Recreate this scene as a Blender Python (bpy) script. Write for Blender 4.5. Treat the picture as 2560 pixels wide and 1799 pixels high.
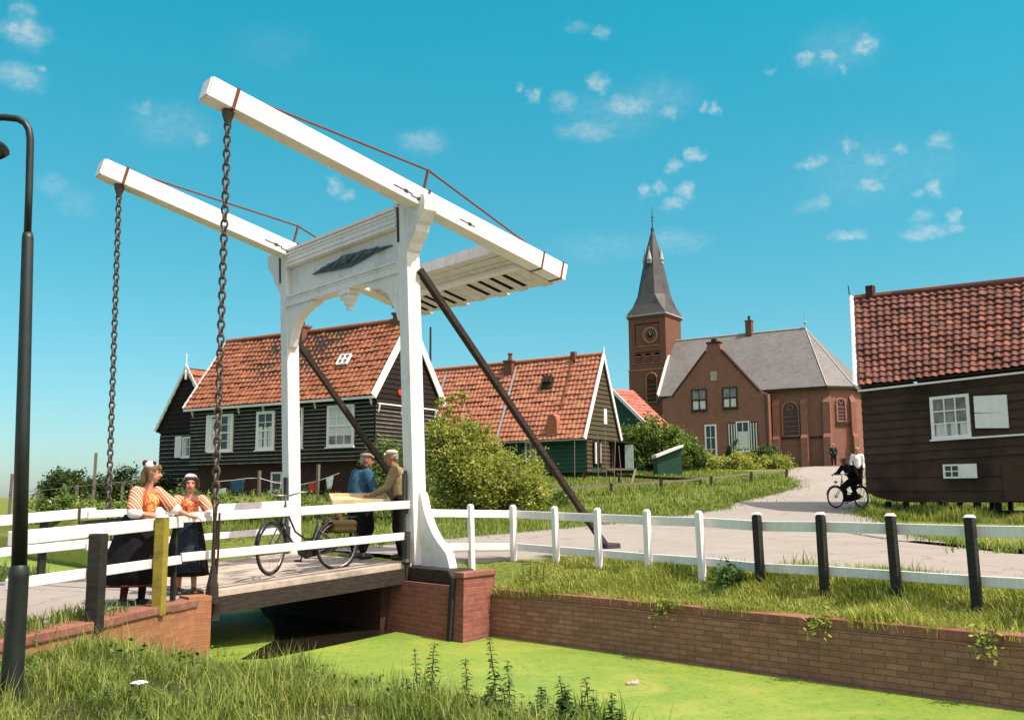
import bpy, bmesh, math, random
import numpy as np
from mathutils import Vector, Matrix

for o in list(bpy.data.objects):
    bpy.data.objects.remove(o)
scene = bpy.context.scene
COL = scene.collection
rad = math.radians

# ---------------------------------------------------------------- camera
EYE = Vector((0, 0, .957))
PITCH, ROLL = .137, .005
cam_data = bpy.data.cameras.new("camera")
cam_data.sensor_width = 36.0
cam_data.lens = 2450.0 / 2560.0 * 36.0
cam_data.clip_start = .1
cam_data.clip_end = 9000
cam = bpy.data.objects.new("camera", cam_data)
COL.objects.link(cam)
cam.location = EYE
cam.matrix_world = Matrix.Translation(EYE) @ Matrix.Rotation(math.pi / 2 + PITCH, 4, 'X') @ Matrix.Rotation(-ROLL, 4, 'Z')
scene.camera = cam

# ---------------------------------------------------------------- sun and sky
SUN_EL = rad(58)
SUN_H = Vector((.85, -.53, 0)).normalized()
SUN = Vector((SUN_H.x * math.cos(SUN_EL), SUN_H.y * math.cos(SUN_EL), math.sin(SUN_EL)))
sd = bpy.data.lights.new("sun", 'SUN')
sd.energy = 4.9
sd.angle = rad(.55)
sd.color = (1.0, .90, .80)
sun = bpy.data.objects.new("sun", sd)
COL.objects.link(sun)
sun.rotation_mode = 'QUATERNION'
sun.rotation_quaternion = SUN.to_track_quat('Z', 'Y')

scene.view_settings.view_transform = 'Standard'
scene.view_settings.look = 'None'
scene.view_settings.exposure = 0.35
scene.view_settings.gamma = 1.0

CLOUDS = [(-0.425, 0.802, 0.42, 0.0087, 2, 0.5),
          (-0.425, 0.81, 0.404, 0.0159, 1.5, 0.9),
          (-0.433, 0.822, 0.368, 0.0159, 2, 0.6),
          (-0.418, 0.826, 0.377, 0.006, 1.5, 0.7),
          (-0.342, 0.869, 0.357, 0.0072, 1.5, 0.4),
          (-0.319, 0.882, 0.346, 0.0238, 2, 0.18),
          (-0.296, 0.894, 0.337, 0.0072, 1.3, 0.4),
          (-0.088, 0.934, 0.347, 0.0139, 2, 0.4),
          (-0.176, 0.936, 0.305, 0.0068, 1, 0.6),
          (-0.163, 0.941, 0.296, 0.0064, 1.5, 0.55),
          (-0.417, 0.864, 0.282, 0.0099, 1.5, 0.25),
          (-0.401, 0.875, 0.269, 0.0119, 1.5, 0.15),
          (-0.225, 0.878, 0.421, 0.0238, 2, 0.06),
          (0.065, 0.892, 0.446, 0.0072, 2, 0.25),
          (0.087, 0.893, 0.442, 0.0056, 1.3, 0.5),
          (0.007, 0.918, 0.396, 0.0036, 1, 0.45),
          (0.022, 0.921, 0.39, 0.0056, 1, 0.7),
          (0.055, 0.922, 0.383, 0.0099, 1.5, 0.4),
          (0.087, 0.913, 0.399, 0.0079, 1.2, 0.65),
          (0.116, 0.918, 0.378, 0.0139, 2.6, 0.65),
          (0.078, 0.931, 0.357, 0.0139, 3, 0.45),
          (0.154, 0.916, 0.37, 0.0064, 1.5, 0.45),
          (0.146, 0.912, 0.383, 0.0219, 2, 0.18),
          (0.101, 0.924, 0.369, 0.0278, 2, 0.15),
          (0.189, 0.909, 0.373, 0.0044, 1, 0.55),
          (0.199, 0.908, 0.369, 0.0048, 0.8, 0.6),
          (0.181, 0.926, 0.33, 0.0064, 1.3, 0.75),
          (0.163, 0.933, 0.321, 0.0064, 2, 0.65),
          (0.133, 0.945, 0.299, 0.0068, 1, 0.65),
          (0.147, 0.942, 0.302, 0.0056, 1.2, 0.65),
          (0.171, 0.939, 0.298, 0.0072, 1.3, 0.7),
          (0.163, 0.944, 0.285, 0.0068, 1.4, 0.6),
          (0.247, 0.884, 0.397, 0.004, 1, 0.25),
          (0.278, 0.872, 0.403, 0.0068, 1.5, 0.75),
          (0.299, 0.866, 0.401, 0.0064, 0.9, 0.65),
          (0.308, 0.868, 0.39, 0.0052, 1, 0.55),
          (0.326, 0.854, 0.407, 0.0079, 1.4, 0.75),
          (0.305, 0.861, 0.407, 0.0238, 1.6, 0.15),
          (0.287, 0.905, 0.313, 0.0072, 2.2, 0.65),
          (0.297, 0.901, 0.317, 0.0036, 1.5, 0.5),
          (0.32, 0.89, 0.325, 0.006, 0.9, 0.6),
          (0.341, 0.887, 0.31, 0.0068, 1.5, 0.5),
          (0.361, 0.877, 0.317, 0.0052, 1.5, 0.55),
          (0.393, 0.862, 0.32, 0.0079, 2, 0.6),
          (0.339, 0.895, 0.29, 0.0072, 1.6, 0.65),
          (0.302, 0.912, 0.279, 0.0072, 1.3, 0.5),
          (0.29, 0.916, 0.276, 0.0099, 2, 0.25),
          (0.392, 0.877, 0.279, 0.0068, 1.2, 0.65),
          (0.377, 0.885, 0.274, 0.0048, 1.5, 0.45),
          (0.382, 0.888, 0.256, 0.0072, 1.8, 0.5),
          (0.386, 0.89, 0.241, 0.0095, 2.6, 0.6),
          (0.406, 0.879, 0.251, 0.0056, 0.8, 0.7),
          (0.41, 0.88, 0.241, 0.0056, 1.4, 0.65),
          (0.322, 0.915, 0.245, 0.0079, 3, 0.6),
          (0.333, 0.911, 0.243, 0.0036, 1.2, 0.4),
          (0.095, 0.964, 0.247, 0.0238, 3.5, 0.15),
          (0.162, 0.954, 0.251, 0.0159, 3, 0.25),
          (0.332, 0.894, 0.301, 0.0358, 1.8, 0.12),
          (0.383, 0.874, 0.298, 0.0238, 1.6, 0.1)]

world = bpy.data.worlds.new("World")
scene.world = world
world.use_nodes = True


def N(nt, t, **kw):
    n = nt.nodes.new(t)
    for k, v in kw.items():
        if k == 'inp':
            for a, b in v.items():
                n.inputs[a].default_value = b
        else:
            setattr(n, k, v)
    return n


def math_node(nt, op, a, b=None, c=None, clamp=False):
    n = N(nt, 'ShaderNodeMath', operation=op, use_clamp=clamp)
    for i, v in enumerate((a, b, c)):
        if v is None:
            continue
        if hasattr(v, 'is_output'):
            nt.links.new(v, n.inputs[i])
        else:
            n.inputs[i].default_value = v
    return n.outputs[0]


def build_world():
    nt = world.node_tree
    bg = nt.nodes['Background']
    sky = N(nt, 'ShaderNodeTexSky', sky_type='NISHITA')
    sky.sun_disc = False
    sky.sun_elevation = SUN_EL
    sky.sun_rotation = math.atan2(SUN_H.x, SUN_H.y)
    sky.air_density = 1.0
    sky.dust_density = .6
    sky.ozone_density = 1.0
    tc = N(nt, 'ShaderNodeTexCoord')
    sep = N(nt, 'ShaderNodeSeparateXYZ')
    nt.links.new(tc.outputs['Generated'], sep.inputs[0])
    # postcard dye: the sky of this print leans to cyan, most of all high up
    ramp = N(nt, 'ShaderNodeValToRGB')
    cr = ramp.color_ramp
    cr.elements[0].position = .0
    cr.elements[0].color = SKY_LO
    cr.elements[1].position = .45
    cr.elements[1].color = SKY_HI
    e = cr.elements.new(.2)
    e.color = SKY_MID
    nt.links.new(sep.outputs['Z'], ramp.inputs[0])
    tint = N(nt, 'ShaderNodeMix', data_type='RGBA', blend_type='MULTIPLY')
    tint.inputs[0].default_value = 1
    nt.links.new(sky.outputs[0], tint.inputs[6])
    nt.links.new(ramp.outputs[0], tint.inputs[7])
    # warm fill glow added round the sun to offset the cyan sky
    dt = N(nt, 'ShaderNodeVectorMath', operation='DOT_PRODUCT')
    nt.links.new(tc.outputs['Generated'], dt.inputs[0])
    dt.inputs[1].default_value = SUN
    glow = N(nt, 'ShaderNodeMapRange', interpolation_type='SMOOTHSTEP', clamp=True, inp={'From Min': .35, 'From Max': 1.0, 'To Min': 0.0, 'To Max': 1.0})
    nt.links.new(dt.outputs['Value'], glow.inputs['Value'])
    tint2 = N(nt, 'ShaderNodeMix', data_type='RGBA')
    nt.links.new(glow.outputs[0], tint2.inputs[0])
    nt.links.new(tint.outputs[2], tint2.inputs[6])
    tint2.inputs[7].default_value = (13.0, 9.8, 9.6, 1)
    tint = tint2
    # small fair weather clouds
    noi = N(nt, 'ShaderNodeTexNoise', inp={'Scale': 55.0, 'Detail': 6.0, 'Roughness': .62})
    nt.links.new(tc.outputs['Generated'], noi.inputs['Vector'])
    sub = N(nt, 'ShaderNodeVectorMath', operation='SUBTRACT')
    nt.links.new(noi.outputs['Color'], sub.inputs[0])
    sub.inputs[1].default_value = (.5, .5, .5)
    scl = N(nt, 'ShaderNodeVectorMath', operation='MULTIPLY_ADD')
    nt.links.new(sub.outputs[0], scl.inputs[0])
    scl.inputs[1].default_value = (.03, .03, .022)
    nt.links.new(tc.outputs['Generated'], scl.inputs[2])
    total = None
    for x, y, z, r, k, s in CLOUDS:
        if x < -.4 and z > .35:
            r, s = r * .72, s * .9
        d = N(nt, 'ShaderNodeVectorMath', operation='SUBTRACT')
        nt.links.new(scl.outputs[0], d.inputs[0])
        d.inputs[1].default_value = (x, y, z)
        m = N(nt, 'ShaderNodeVectorMath', operation='MULTIPLY')
        nt.links.new(d.outputs[0], m.inputs[0])
        m.inputs[1].default_value = (1 / (r * k ** .5), 1 / (r * k ** .5), k ** .5 / r)
        ln = N(nt, 'ShaderNodeVectorMath', operation='LENGTH')
        nt.links.new(m.outputs[0], ln.inputs[0])
        f = N(nt, 'ShaderNodeMapRange', interpolation_type='SMOOTHERSTEP', clamp=True,
              inp={'From Min': 1.9, 'From Max': .0, 'To Min': 0.0, 'To Max': s * .72})
        nt.links.new(ln.outputs['Value'], f.inputs['Value'])
        v = f.outputs[0]
        total = v if total is None else math_node(nt, 'MAXIMUM', total, v)
    n2 = N(nt, 'ShaderNodeTexNoise', inp={'Scale': 120.0, 'Detail': 5.0, 'Roughness': .6})
    mp = N(nt, 'ShaderNodeMapping')
    mp.inputs['Scale'].default_value = (1, 1, 1.7)
    nt.links.new(tc.outputs['Generated'], mp.inputs['Vector'])
    nt.links.new(mp.outputs[0], n2.inputs['Vector'])
    er = N(nt, 'ShaderNodeMapRange', clamp=True, inp={'From Min': .3, 'From Max': .66, 'To Min': .3, 'To Max': 1.0})
    nt.links.new(n2.outputs[0], er.inputs['Value'])
    fac = math_node(nt, 'MULTIPLY', total, er.outputs[0], clamp=True)
    mix = N(nt, 'ShaderNodeMix', data_type='RGBA')
    nt.links.new(fac, mix.inputs[0])
    nt.links.new(tint.outputs[2], mix.inputs[6])
    mix.inputs[7].default_value = CLOUD_COL
    nt.links.new(mix.outputs[2], bg.inputs[0])
    bg.inputs[1].default_value = .15


SKY_LO = (.50, .60, .70, 1)
SKY_MID = (.30, .79, .72, 1)
SKY_HI = (.11, 1.04, .89, 1)
CLOUD_COL = (4.6, 4.6, 4.5, 1)
build_world()

random.seed(7)
RNG = np.random.default_rng(7)

# ---------------------------------------------------------------- bridge frame
PSI = .86
UX = Vector((math.sin(PSI), math.cos(PSI), 0))
VX = Vector((math.cos(PSI), -math.sin(PSI), 0))
BO = Vector((-1.414, 14.36, 0))
Z = Vector((0, 0, 1))


def B(u, v, z=0.0):
    return BO + UX * u + VX * v + Z * z


def to_uv(x, y):
    dx, dy = x - BO.x, y - BO.y
    return dx * UX.x + dy * UX.y, dx * VX.x + dy * VX.y


def sm(x):
    x = np.clip(x, 0, 1)
    return x * x * (3 - 2 * x)


YS = [-50, 20, 24, 28, 33, 45, 58, 70, 80, 95, 9000]
ZS = [0, 0, .1, .25, .5, 1.55, 2.4, 2.85, 3.1, 3.2, 3.2]


def hterr(x, y):
    "height of the natural ground on the far bank: flat by the bridge, rising to the church mound"
    hr = np.interp(y, YS, ZS)
    cap = .9 * sm((x + 22) / 10) + .1
    cap = cap + (4 - cap) * sm((x + 5) / 7)
    return np.minimum(hr, cap)


# ---------------------------------------------------------------- mesh helpers
class M:
    def __init__(s):
        s.v, s.f, s.m, s.uv = [], [], [], {}

    def add(s, vs, fs, mi=0):
        b = len(s.v)
        s.v.extend(Vector(p) for p in vs)
        for f in fs:
            s.f.append([i + b for i in f])
            s.m.append(mi)
        return b

    def hexa(s, p, mi=0):
        "8 points: bottom loop 0-3, top loop 4-7"
        s.add(p, [(0, 3, 2, 1), (4, 5, 6, 7), (0, 1, 5, 4), (1, 2, 6, 5), (2, 3, 7, 6), (3, 0, 4, 7)], mi)

    def box(s, c, ax, ay, az, mi=0):
        c, ax, ay, az = map(Vector, (c, ax, ay, az))
        s.hexa([c - ax - ay - az, c + ax - ay - az, c + ax + ay - az, c - ax + ay - az,
                c - ax - ay + az, c + ax - ay + az, c + ax + ay + az, c - ax + ay + az], mi)

    def beam(s, p, q, w, h, up=Z, mi=0):
        "bar from p to q, w across, h along up"
        p, q = Vector(p), Vector(q)
        d = (q - p).normalized()
        x = d.cross(Vector(up)).normalized()
        y = x.cross(d)
        s.box((p + q) / 2, x * w / 2, y * h / 2, (q - p) / 2, mi)

    def prism(s, pts, ext, mi=0):
        n = len(pts)
        pts = [Vector(p) for p in pts]
        ext = Vector(ext)
        fs = [list(range(n))[::-1], list(range(n, 2 * n))]
        fs += [(i, (i + 1) % n, n + (i + 1) % n, n + i) for i in range(n)]
        s.add(pts + [p + ext for p in pts], fs, mi)

    def tube(s, pts, r, n=8, mi=0, cap=True):
        pts = [Vector(p) for p in pts]
        k = len(pts)
        rs = list(r) if hasattr(r, '__len__') else [r] * k
        vs, fs = [], []
        prev = None
        for i, p in enumerate(pts):
            t = (pts[min(i + 1, k - 1)] - pts[max(i - 1, 0)])
            t = t.normalized() if t.length > 1e-9 else Z
            if prev is None:
                a = Vector((1, 0, 0)) if abs(t.x) < .8 else Vector((0, 1, 0))
                x = (a - t * a.dot(t)).normalized()
            else:
                x = (prev - t * prev.dot(t)).normalized()
            prev = x
            y = t.cross(x)
            for j in range(n):
                an = 2 * math.pi * j / n
                vs.append(p + (x * math.cos(an) + y * math.sin(an)) * rs[i])
        for i in range(k - 1):
            for j in range(n):
                j2 = (j + 1) % n
                fs.append((i * n + j, i * n + j2, (i + 1) * n + j2, (i + 1) * n + j))
        if cap:
            fs.append(list(range(n))[::-1])
            fs.append(list(range((k - 1) * n, k * n)))
        s.add(vs, fs, mi)

    def loop_tube(s, pts, r, n=6, mi=0):
        "closed ring of pts"
        pts = [Vector(p) for p in pts]
        k = len(pts)
        c = sum(pts, Vector()) / k
        nrm = (pts[0] - c).cross(pts[k // 4] - c).normalized()
        vs, fs = [], []
        for i in range(k):
            t = (pts[(i + 1) % k] - pts[i - 1]).normalized()
            x = t.cross(nrm).normalized()
            for j in range(n):
                an = 2 * math.pi * j / n
                vs.append(pts[i] + (x * math.cos(an) + nrm * math.sin(an)) * r)
        for i in range(k):
            for j in range(n):
                i2, j2 = (i + 1) % k, (j + 1) % n
                fs.append((i * n + j, i * n + j2, i2 * n + j2, i2 * n + j))
        s.add(vs, fs, mi)

    def ball(s, c, r, n=10, mi=0, rot=None):
        c = Vector(c)
        r = Vector(r) if hasattr(r, '__len__') else Vector((r, r, r))
        vs, fs = [], []
        h = n // 2 + 1
        for i in range(h + 1):
            th = math.pi * i / h
            for j in range(n):
                ph = 2 * math.pi * j / n
                p = Vector((r.x * math.sin(th) * math.cos(ph), r.y * math.sin(th) * math.sin(ph), r.z * math.cos(th)))
                if rot:
                    p = rot @ p
                vs.append(c + p)
        for i in range(h):
            for j in range(n):
                fs.append((i * n + j, (i + 1) * n + j, (i + 1) * n + (j + 1) % n, i * n + (j + 1) % n))
        s.add(vs, fs, mi)

    def capsule(s, p, q, r1, r2=None, n=10, mi=0):
        p, q = Vector(p), Vector(q)
        r2 = r1 if r2 is None else r2
        d = (q - p)
        d = d.normalized() if d.length > 1e-9 else Z
        pts, rs = [], []
        for a in (80, 50, 25):
            pts.append(p - d * r1 * math.sin(rad(a)))
            rs.append(r1 * math.cos(rad(a)))
        pts += [p, q]
        rs += [r1, r2]
        for a in (25, 50, 80):
            pts.append(q + d * r2 * math.sin(rad(a)))
            rs.append(r2 * math.cos(rad(a)))
        s.tube(pts, rs, n, mi)

    def lathe(s, c, prof, n=20, axis=Z, mi=0, sx=1.0, sy=1.0, xd=None):
        c, axis = Vector(c), Vector(axis).normalized()
        if xd is None:
            xd = Vector((1, 0, 0)) if abs(axis.x) < .8 else Vector((0, 1, 0))
        x = (Vector(xd) - axis * Vector(xd).dot(axis)).normalized()
        y = axis.cross(x)
        vs, fs = [], []
        for r, h in prof:
            for j in range(n):
                a = 2 * math.pi * j / n
                vs.append(c + axis * h + (x * math.cos(a) * sx + y * math.sin(a) * sy) * r)
        for i in range(len(prof) - 1):
            for j in range(n):
                fs.append((i * n + j, i * n + (j + 1) % n, (i + 1) * n + (j + 1) % n, (i + 1) * n + j))
        s.add(vs, fs, mi)

    def grid(s, fn, nu, nv, mi=0, uvfn=None):
        b = len(s.v)
        for j in range(nv + 1):
            for i in range(nu + 1):
                s.v.append(Vector(fn(i / nu, j / nv)))
        for j in range(nv):
            for i in range(nu):
                f = [b + j * (nu + 1) + i, b + j * (nu + 1) + i + 1, b + (j + 1) * (nu + 1) + i + 1, b + (j + 1) * (nu + 1) + i]
                if uvfn:
                    s.uv[len(s.f)] = [uvfn((i + a) / nu, (j + c) / nv) for a, c in ((0, 0), (1, 0), (1, 1), (0, 1))]
                s.f.append(f)
                s.m.append(mi)


def link(o, parent=None):
    COL.objects.link(o)
    if parent is not None:
        o.parent = parent
    return o


def root_loc(o):
    p = Vector(o.location)
    while o.parent is not None:
        o = o.parent
        p += Vector(o.location)
    return p


def auto_uv(me, v, fs, given):
    uvl = me.uv_layers.new(name='UVMap')
    data = np.zeros(len(me.loops) * 2, dtype=np.float32)
    k = 0
    for fi, f in enumerate(fs):
        if fi in given:
            for c in given[fi]:
                data[k] = c[0]
                data[k + 1] = c[1]
                k += 2
            continue
        p0, p1, p2 = v[f[0]], v[f[1]], v[f[2]]
        n = (p1 - p0).cross(p2 - p0)
        if len(f) > 3:
            n = n + (p2 - p0).cross(v[f[3]] - p0)
        if n.length < 1e-12:
            n = Vector((0, 0, 1))
        n.normalize()
        if abs(n.z) > .985:
            t, b = VX, UX
        else:
            t = Z.cross(n).normalized()
            b = n.cross(t)
        for i in f:
            data[k] = v[i].dot(t)
            data[k + 1] = v[i].dot(b)
            k += 2
    uvl.data.foreach_set('uv', data)


def build(name, m, mats, parent=None, loc=None, smooth=False, bevel=0, label=None):
    "link one mesh object; vertices come in world space and are stored relative to the thing's origin"
    if not isinstance(mats, (list, tuple)):
        mats = [mats]
    base = root_loc(parent) if parent is not None else Vector(loc if loc is not None else m.v[0])
    me = bpy.data.meshes.new(name)
    me.from_pydata([tuple(p - base) for p in m.v], [], m.f)
    for mt in mats:
        me.materials.append(mt)
    if len(mats) > 1:
        me.polygons.foreach_set('material_index', m.m)
    auto_uv(me, m.v, m.f, m.uv)
    if smooth:
        me.polygons.foreach_set('use_smooth', [True] * len(me.polygons))
    me.update()
    o = bpy.data.objects.new(name, me)
    link(o, parent)
    if parent is None:
        o.location = base
    if bevel:
        bv = o.modifiers.new('bevel', 'BEVEL')
        bv.width = bevel
        bv.segments = 2
        bv.limit_method = 'ANGLE'
    if label:
        o['label'] = label
    return o


def tag(o, label=None, cat=None, group=None, kind=None):
    for k, v in (('label', label), ('category', cat), ('group', group), ('kind', kind)):
        if v:
            o[k] = v
    return o


def thing(name, label, cat, loc, rotz=0, group=None):
    o = bpy.data.objects.new(name, None)
    o.empty_display_size = .2
    COL.objects.link(o)
    o.location = Vector(loc)
    o.rotation_euler = (0, 0, rotz)
    return tag(o, label, cat, group)


def dup(root, loc, rotz=None, label=None, group=None):
    def cp(o, parent):
        c = o.copy()
        COL.objects.link(c)
        if parent is not None:
            c.parent = parent
        for ch in kids.get(o.name, []):
            cp(ch, c)
        return c
    kids = {}
    for o in bpy.data.objects:
        if o.parent is not None:
            kids.setdefault(o.parent.name, []).append(o)
    r = cp(root, None)
    r.location = loc
    if rotz is not None:
        r.rotation_euler = (0, 0, rotz)
    if label:
        r['label'] = label
    if group:
        r['group'] = group
    return r

# ---------------------------------------------------------------- materials
MATS = {}


def new_mat(name, rough=.8, spec=.3, metal=0.0):
    m = bpy.data.materials.new(name)
    m.use_nodes = True
    nt = m.node_tree
    b = nt.nodes['Principled BSDF']
    b.inputs['Roughness'].default_value = rough
    b.inputs['Specular IOR Level'].default_value = spec
    b.inputs['Metallic'].default_value = metal
    MATS[name] = m
    return m, nt, b


def c4(c):
    return (c[0], c[1], c[2], 1)


def coords(nt, kind='Object', scale=(1, 1, 1)):
    tc = N(nt, 'ShaderNodeTexCoord')
    mp = N(nt, 'ShaderNodeMapping')
    mp.inputs['Scale'].default_value = scale
    nt.links.new(tc.outputs[kind], mp.inputs['Vector'])
    return mp.outputs[0]


def add_bump(nt, b, height, strength=.3, dist=.02):
    bp = N(nt, 'ShaderNodeBump', inp={'Strength': strength, 'Distance': dist})
    nt.links.new(height, bp.inputs['Height'])
    nt.links.new(bp.outputs[0], b.inputs['Normal'])


def mix_rgb(nt, fac, a, b, blend='MIX'):
    n = N(nt, 'ShaderNodeMix', data_type='RGBA', blend_type=blend)
    for i, v in ((0, fac), (6, a), (7, b)):
        if hasattr(v, 'is_output'):
            nt.links.new(v, n.inputs[i])
        else:
            n.inputs[i].default_value = v if i == 0 else c4(v)
    return n.outputs[2]


def remap(nt, v, a, b, c=0.0, d=1.0):
    n = N(nt, 'ShaderNodeMapRange', clamp=True, inp={'From Min': a, 'From Max': b, 'To Min': c, 'To Max': d})
    nt.links.new(v, n.inputs['Value'])
    return n.outputs[0]


def noise_mat(name, c1, c2, scale=6.0, rough=.8, bump=.2, spec=.3, stretch=(1, 1, 1), metal=0.0, c3=None, big=.6, kind='Object', dist=.01):
    m, nt, b = new_mat(name, rough, spec, metal)
    v = coords(nt, kind, stretch)
    n1 = N(nt, 'ShaderNodeTexNoise', inp={'Scale': scale, 'Detail': 6.0, 'Roughness': .6})
    nt.links.new(v, n1.inputs['Vector'])
    col = mix_rgb(nt, remap(nt, n1.outputs[0], .32, .68), c1, c2)
    if c3 is not None:
        n2 = N(nt, 'ShaderNodeTexNoise', inp={'Scale': big, 'Detail': 4.0, 'Roughness': .6})
        nt.links.new(coords(nt, kind), n2.inputs['Vector'])
        col = mix_rgb(nt, remap(nt, n2.outputs[0], .48, .68), col, c3)
    nt.links.new(col, b.inputs['Base Color'])
    if bump:
        add_bump(nt, b, n1.outputs[0], bump, dist)
    return m


def brick_mat(name, c1, c2, mortar, w=.22, h=.068, ms=.006, stain=None, rough=.9, dark=None, bump=.5):
    m, nt, b = new_mat(name, rough, .2)
    uv = coords(nt, 'UV')
    # a little waviness in the courses
    wn = N(nt, 'ShaderNodeTexNoise', inp={'Scale': 1.3, 'Detail': 2.0})
    nt.links.new(uv, wn.inputs['Vector'])
    wm = N(nt, 'ShaderNodeVectorMath', operation='MULTIPLY_ADD')
    nt.links.new(wn.outputs['Color'], wm.inputs[0])
    wm.inputs[1].default_value = (0.02, .02, 0)
    nt.links.new(uv, wm.inputs[2])
    br = N(nt, 'ShaderNodeTexBrick', inp={'Scale': 1.0, 'Brick Width': w, 'Row Height': h, 'Mortar Size': ms, 'Mortar Smooth': .3, 'Bias': 0.0,
                                          'Color1': c4(c1), 'Color2': c4(c2), 'Mortar': c4(mortar)})
    nt.links.new(wm.outputs[0], br.inputs['Vector'])
    n1 = N(nt, 'ShaderNodeTexNoise', inp={'Scale': 9.0, 'Detail': 6.0, 'Roughness': .65})
    nt.links.new(uv, n1.inputs['Vector'])
    col = mix_rgb(nt, remap(nt, n1.outputs[0], .3, .75, 0, .6), br.outputs[0], dark or tuple(x * .45 for x in c1))
    if stain:
        n2 = N(nt, 'ShaderNodeTexNoise', inp={'Scale': .9, 'Detail': 5.0, 'Roughness': .7})
        nt.links.new(uv, n2.inputs['Vector'])
        col = mix_rgb(nt, remap(nt, n2.outputs[0], .5, .72, 0, .8), col, stain)
    nt.links.new(col, b.inputs['Base Color'])
    inv = math_node(nt, 'SUBTRACT', 1.0, br.outputs[1])
    hgt = math_node(nt, 'ADD', inv, math_node(nt, 'MULTIPLY', n1.outputs[0], .5))
    add_bump(nt, b, hgt, bump, .02)
    return m


def tile_mat(name, c1, c2, c3, dark, lichen=None):
    "pantiles; UV counts tiles, so each tile gets its own firing"
    m, nt, b = new_mat(name, .75, .3)
    uv = coords(nt, 'UV')
    fl = N(nt, 'ShaderNodeVectorMath', operation='FLOOR')
    nt.links.new(uv, fl.inputs[0])
    wn = N(nt, 'ShaderNodeTexWhiteNoise', noise_dimensions='2D')
    nt.links.new(fl.outputs[0], wn.inputs['Vector'])
    rp = N(nt, 'ShaderNodeValToRGB')
    cr = rp.color_ramp
    cr.elements[0].color = c4(c1)
    cr.elements[1].color = c4(c3)
    e = cr.elements.new(.5)
    e.color = c4(c2)
    e = cr.elements.new(.8)
    e.color = c4(tuple(x * .8 + y * .2 for x, y in zip(c2, c3)))
    nt.links.new(wn.outputs['Value'], rp.inputs[0])
    n1 = N(nt, 'ShaderNodeTexNoise', inp={'Scale': .35, 'Detail': 6.0, 'Roughness': .65})
    nt.links.new(uv, n1.inputs['Vector'])
    col = mix_rgb(nt, remap(nt, n1.outputs[0], .42, .72, 0, .7), rp.outputs[0], dark)
    if lichen:
        n2 = N(nt, 'ShaderNodeTexNoise', inp={'Scale': 2.2, 'Detail': 5.0, 'Roughness': .7})
        nt.links.new(uv, n2.inputs['Vector'])
        col = mix_rgb(nt, remap(nt, n2.outputs[0], .58, .7, 0, .7), col, lichen)
    nt.links.new(col, b.inputs['Base Color'])
    n3 = N(nt, 'ShaderNodeTexNoise', inp={'Scale': 3.0, 'Detail': 4.0})
    nt.links.new(uv, n3.inputs['Vector'])
    add_bump(nt, b, n3.outputs[0], .25, .02)
    return m


def plant_mat(name, ramp, rough=.6, transl=.25):
    "leaves and blades: each has its own green from the attribute rnd"
    m, nt, b = new_mat(name, rough, .25)
    at = N(nt, 'ShaderNodeAttribute', attribute_name='rnd')
    rp = N(nt, 'ShaderNodeValToRGB')
    cr = rp.color_ramp
    cr.elements[0].position = ramp[0][0]
    cr.elements[0].color = c4(ramp[0][1])
    cr.elements[1].position = ramp[-1][0]
    cr.elements[1].color = c4(ramp[-1][1])
    for p, c in ramp[1:-1]:
        e = cr.elements.new(p)
        e.color = c4(c)
    nt.links.new(at.outputs['Fac'], rp.inputs[0])
    nt.links.new(rp.outputs[0], b.inputs['Base Color'])
    tr = N(nt, 'ShaderNodeBsdfTranslucent')
    tcol = mix_rgb(nt, 1.0, rp.outputs[0], (1.2, 1.5, .6), 'MULTIPLY')
    nt.links.new(tcol, tr.inputs[0])
    mx = N(nt, 'ShaderNodeMixShader')
    mx.inputs[0].default_value = transl
    out = nt.nodes['Material Output']
    nt.links.new(b.outputs[0], mx.inputs[1])
    nt.links.new(tr.outputs[0], mx.inputs[2])
    nt.links.new(mx.outputs[0], out.inputs[0])
    return m


def glass_mat(name, c, rough=.06):
    m, nt, b = new_mat(name, rough, .6)
    b.inputs['Base Color'].default_value = c4(c)
    v = coords(nt, 'Object')
    n = N(nt, 'ShaderNodeTexNoise', inp={'Scale': 2.5, 'Detail': 2.0})
    nt.links.new(v, n.inputs['Vector'])
    add_bump(nt, b, n.outputs[0], .08, .02)
    return m


WHITE = noise_mat('white_paint', (.80, .765, .74), (.73, .70, .675), 9, .55, .12, .35, (1, 1, .25), c3=(.64, .61, .58), big=2.2)


def painted_wood(name):
    m, nt, b = new_mat(name, .6, .3)
    v = coords(nt, 'Object')
    uv = coords(nt, 'UV')
    n1 = N(nt, 'ShaderNodeTexNoise', inp={'Scale': 1.6, 'Detail': 8.0, 'Roughness': .72})
    nt.links.new(v, n1.inputs['Vector'])
    mp = N(nt, 'ShaderNodeMapping')
    mp.inputs['Scale'].default_value = (26, 1.6, 1)
    nt.links.new(uv, mp.inputs['Vector'])
    n2 = N(nt, 'ShaderNodeTexNoise', inp={'Scale': 1.0, 'Detail': 5.0, 'Roughness': .6})
    nt.links.new(mp.outputs[0], n2.inputs['Vector'])
    n3 = N(nt, 'ShaderNodeTexNoise', inp={'Scale': 22.0, 'Detail': 4.0, 'Roughness': .7})
    nt.links.new(v, n3.inputs['Vector'])
    col = mix_rgb(nt, remap(nt, n2.outputs[0], .35, .7), (.80, .765, .74), (.68, .645, .61))
    col = mix_rgb(nt, remap(nt, n1.outputs[0], .52, .72, 0, .8), col, (.52, .49, .44))
    spots = math_node(nt, 'MULTIPLY', remap(nt, n3.outputs[0], .66, .74), remap(nt, n1.outputs[0], .42, .6))
    col = mix_rgb(nt, spots, col, (.26, .21, .16))
    nt.links.new(col, b.inputs['Base Color'])
    add_bump(nt, b, n2.outputs[0], .3, .012)
    return m


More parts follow.
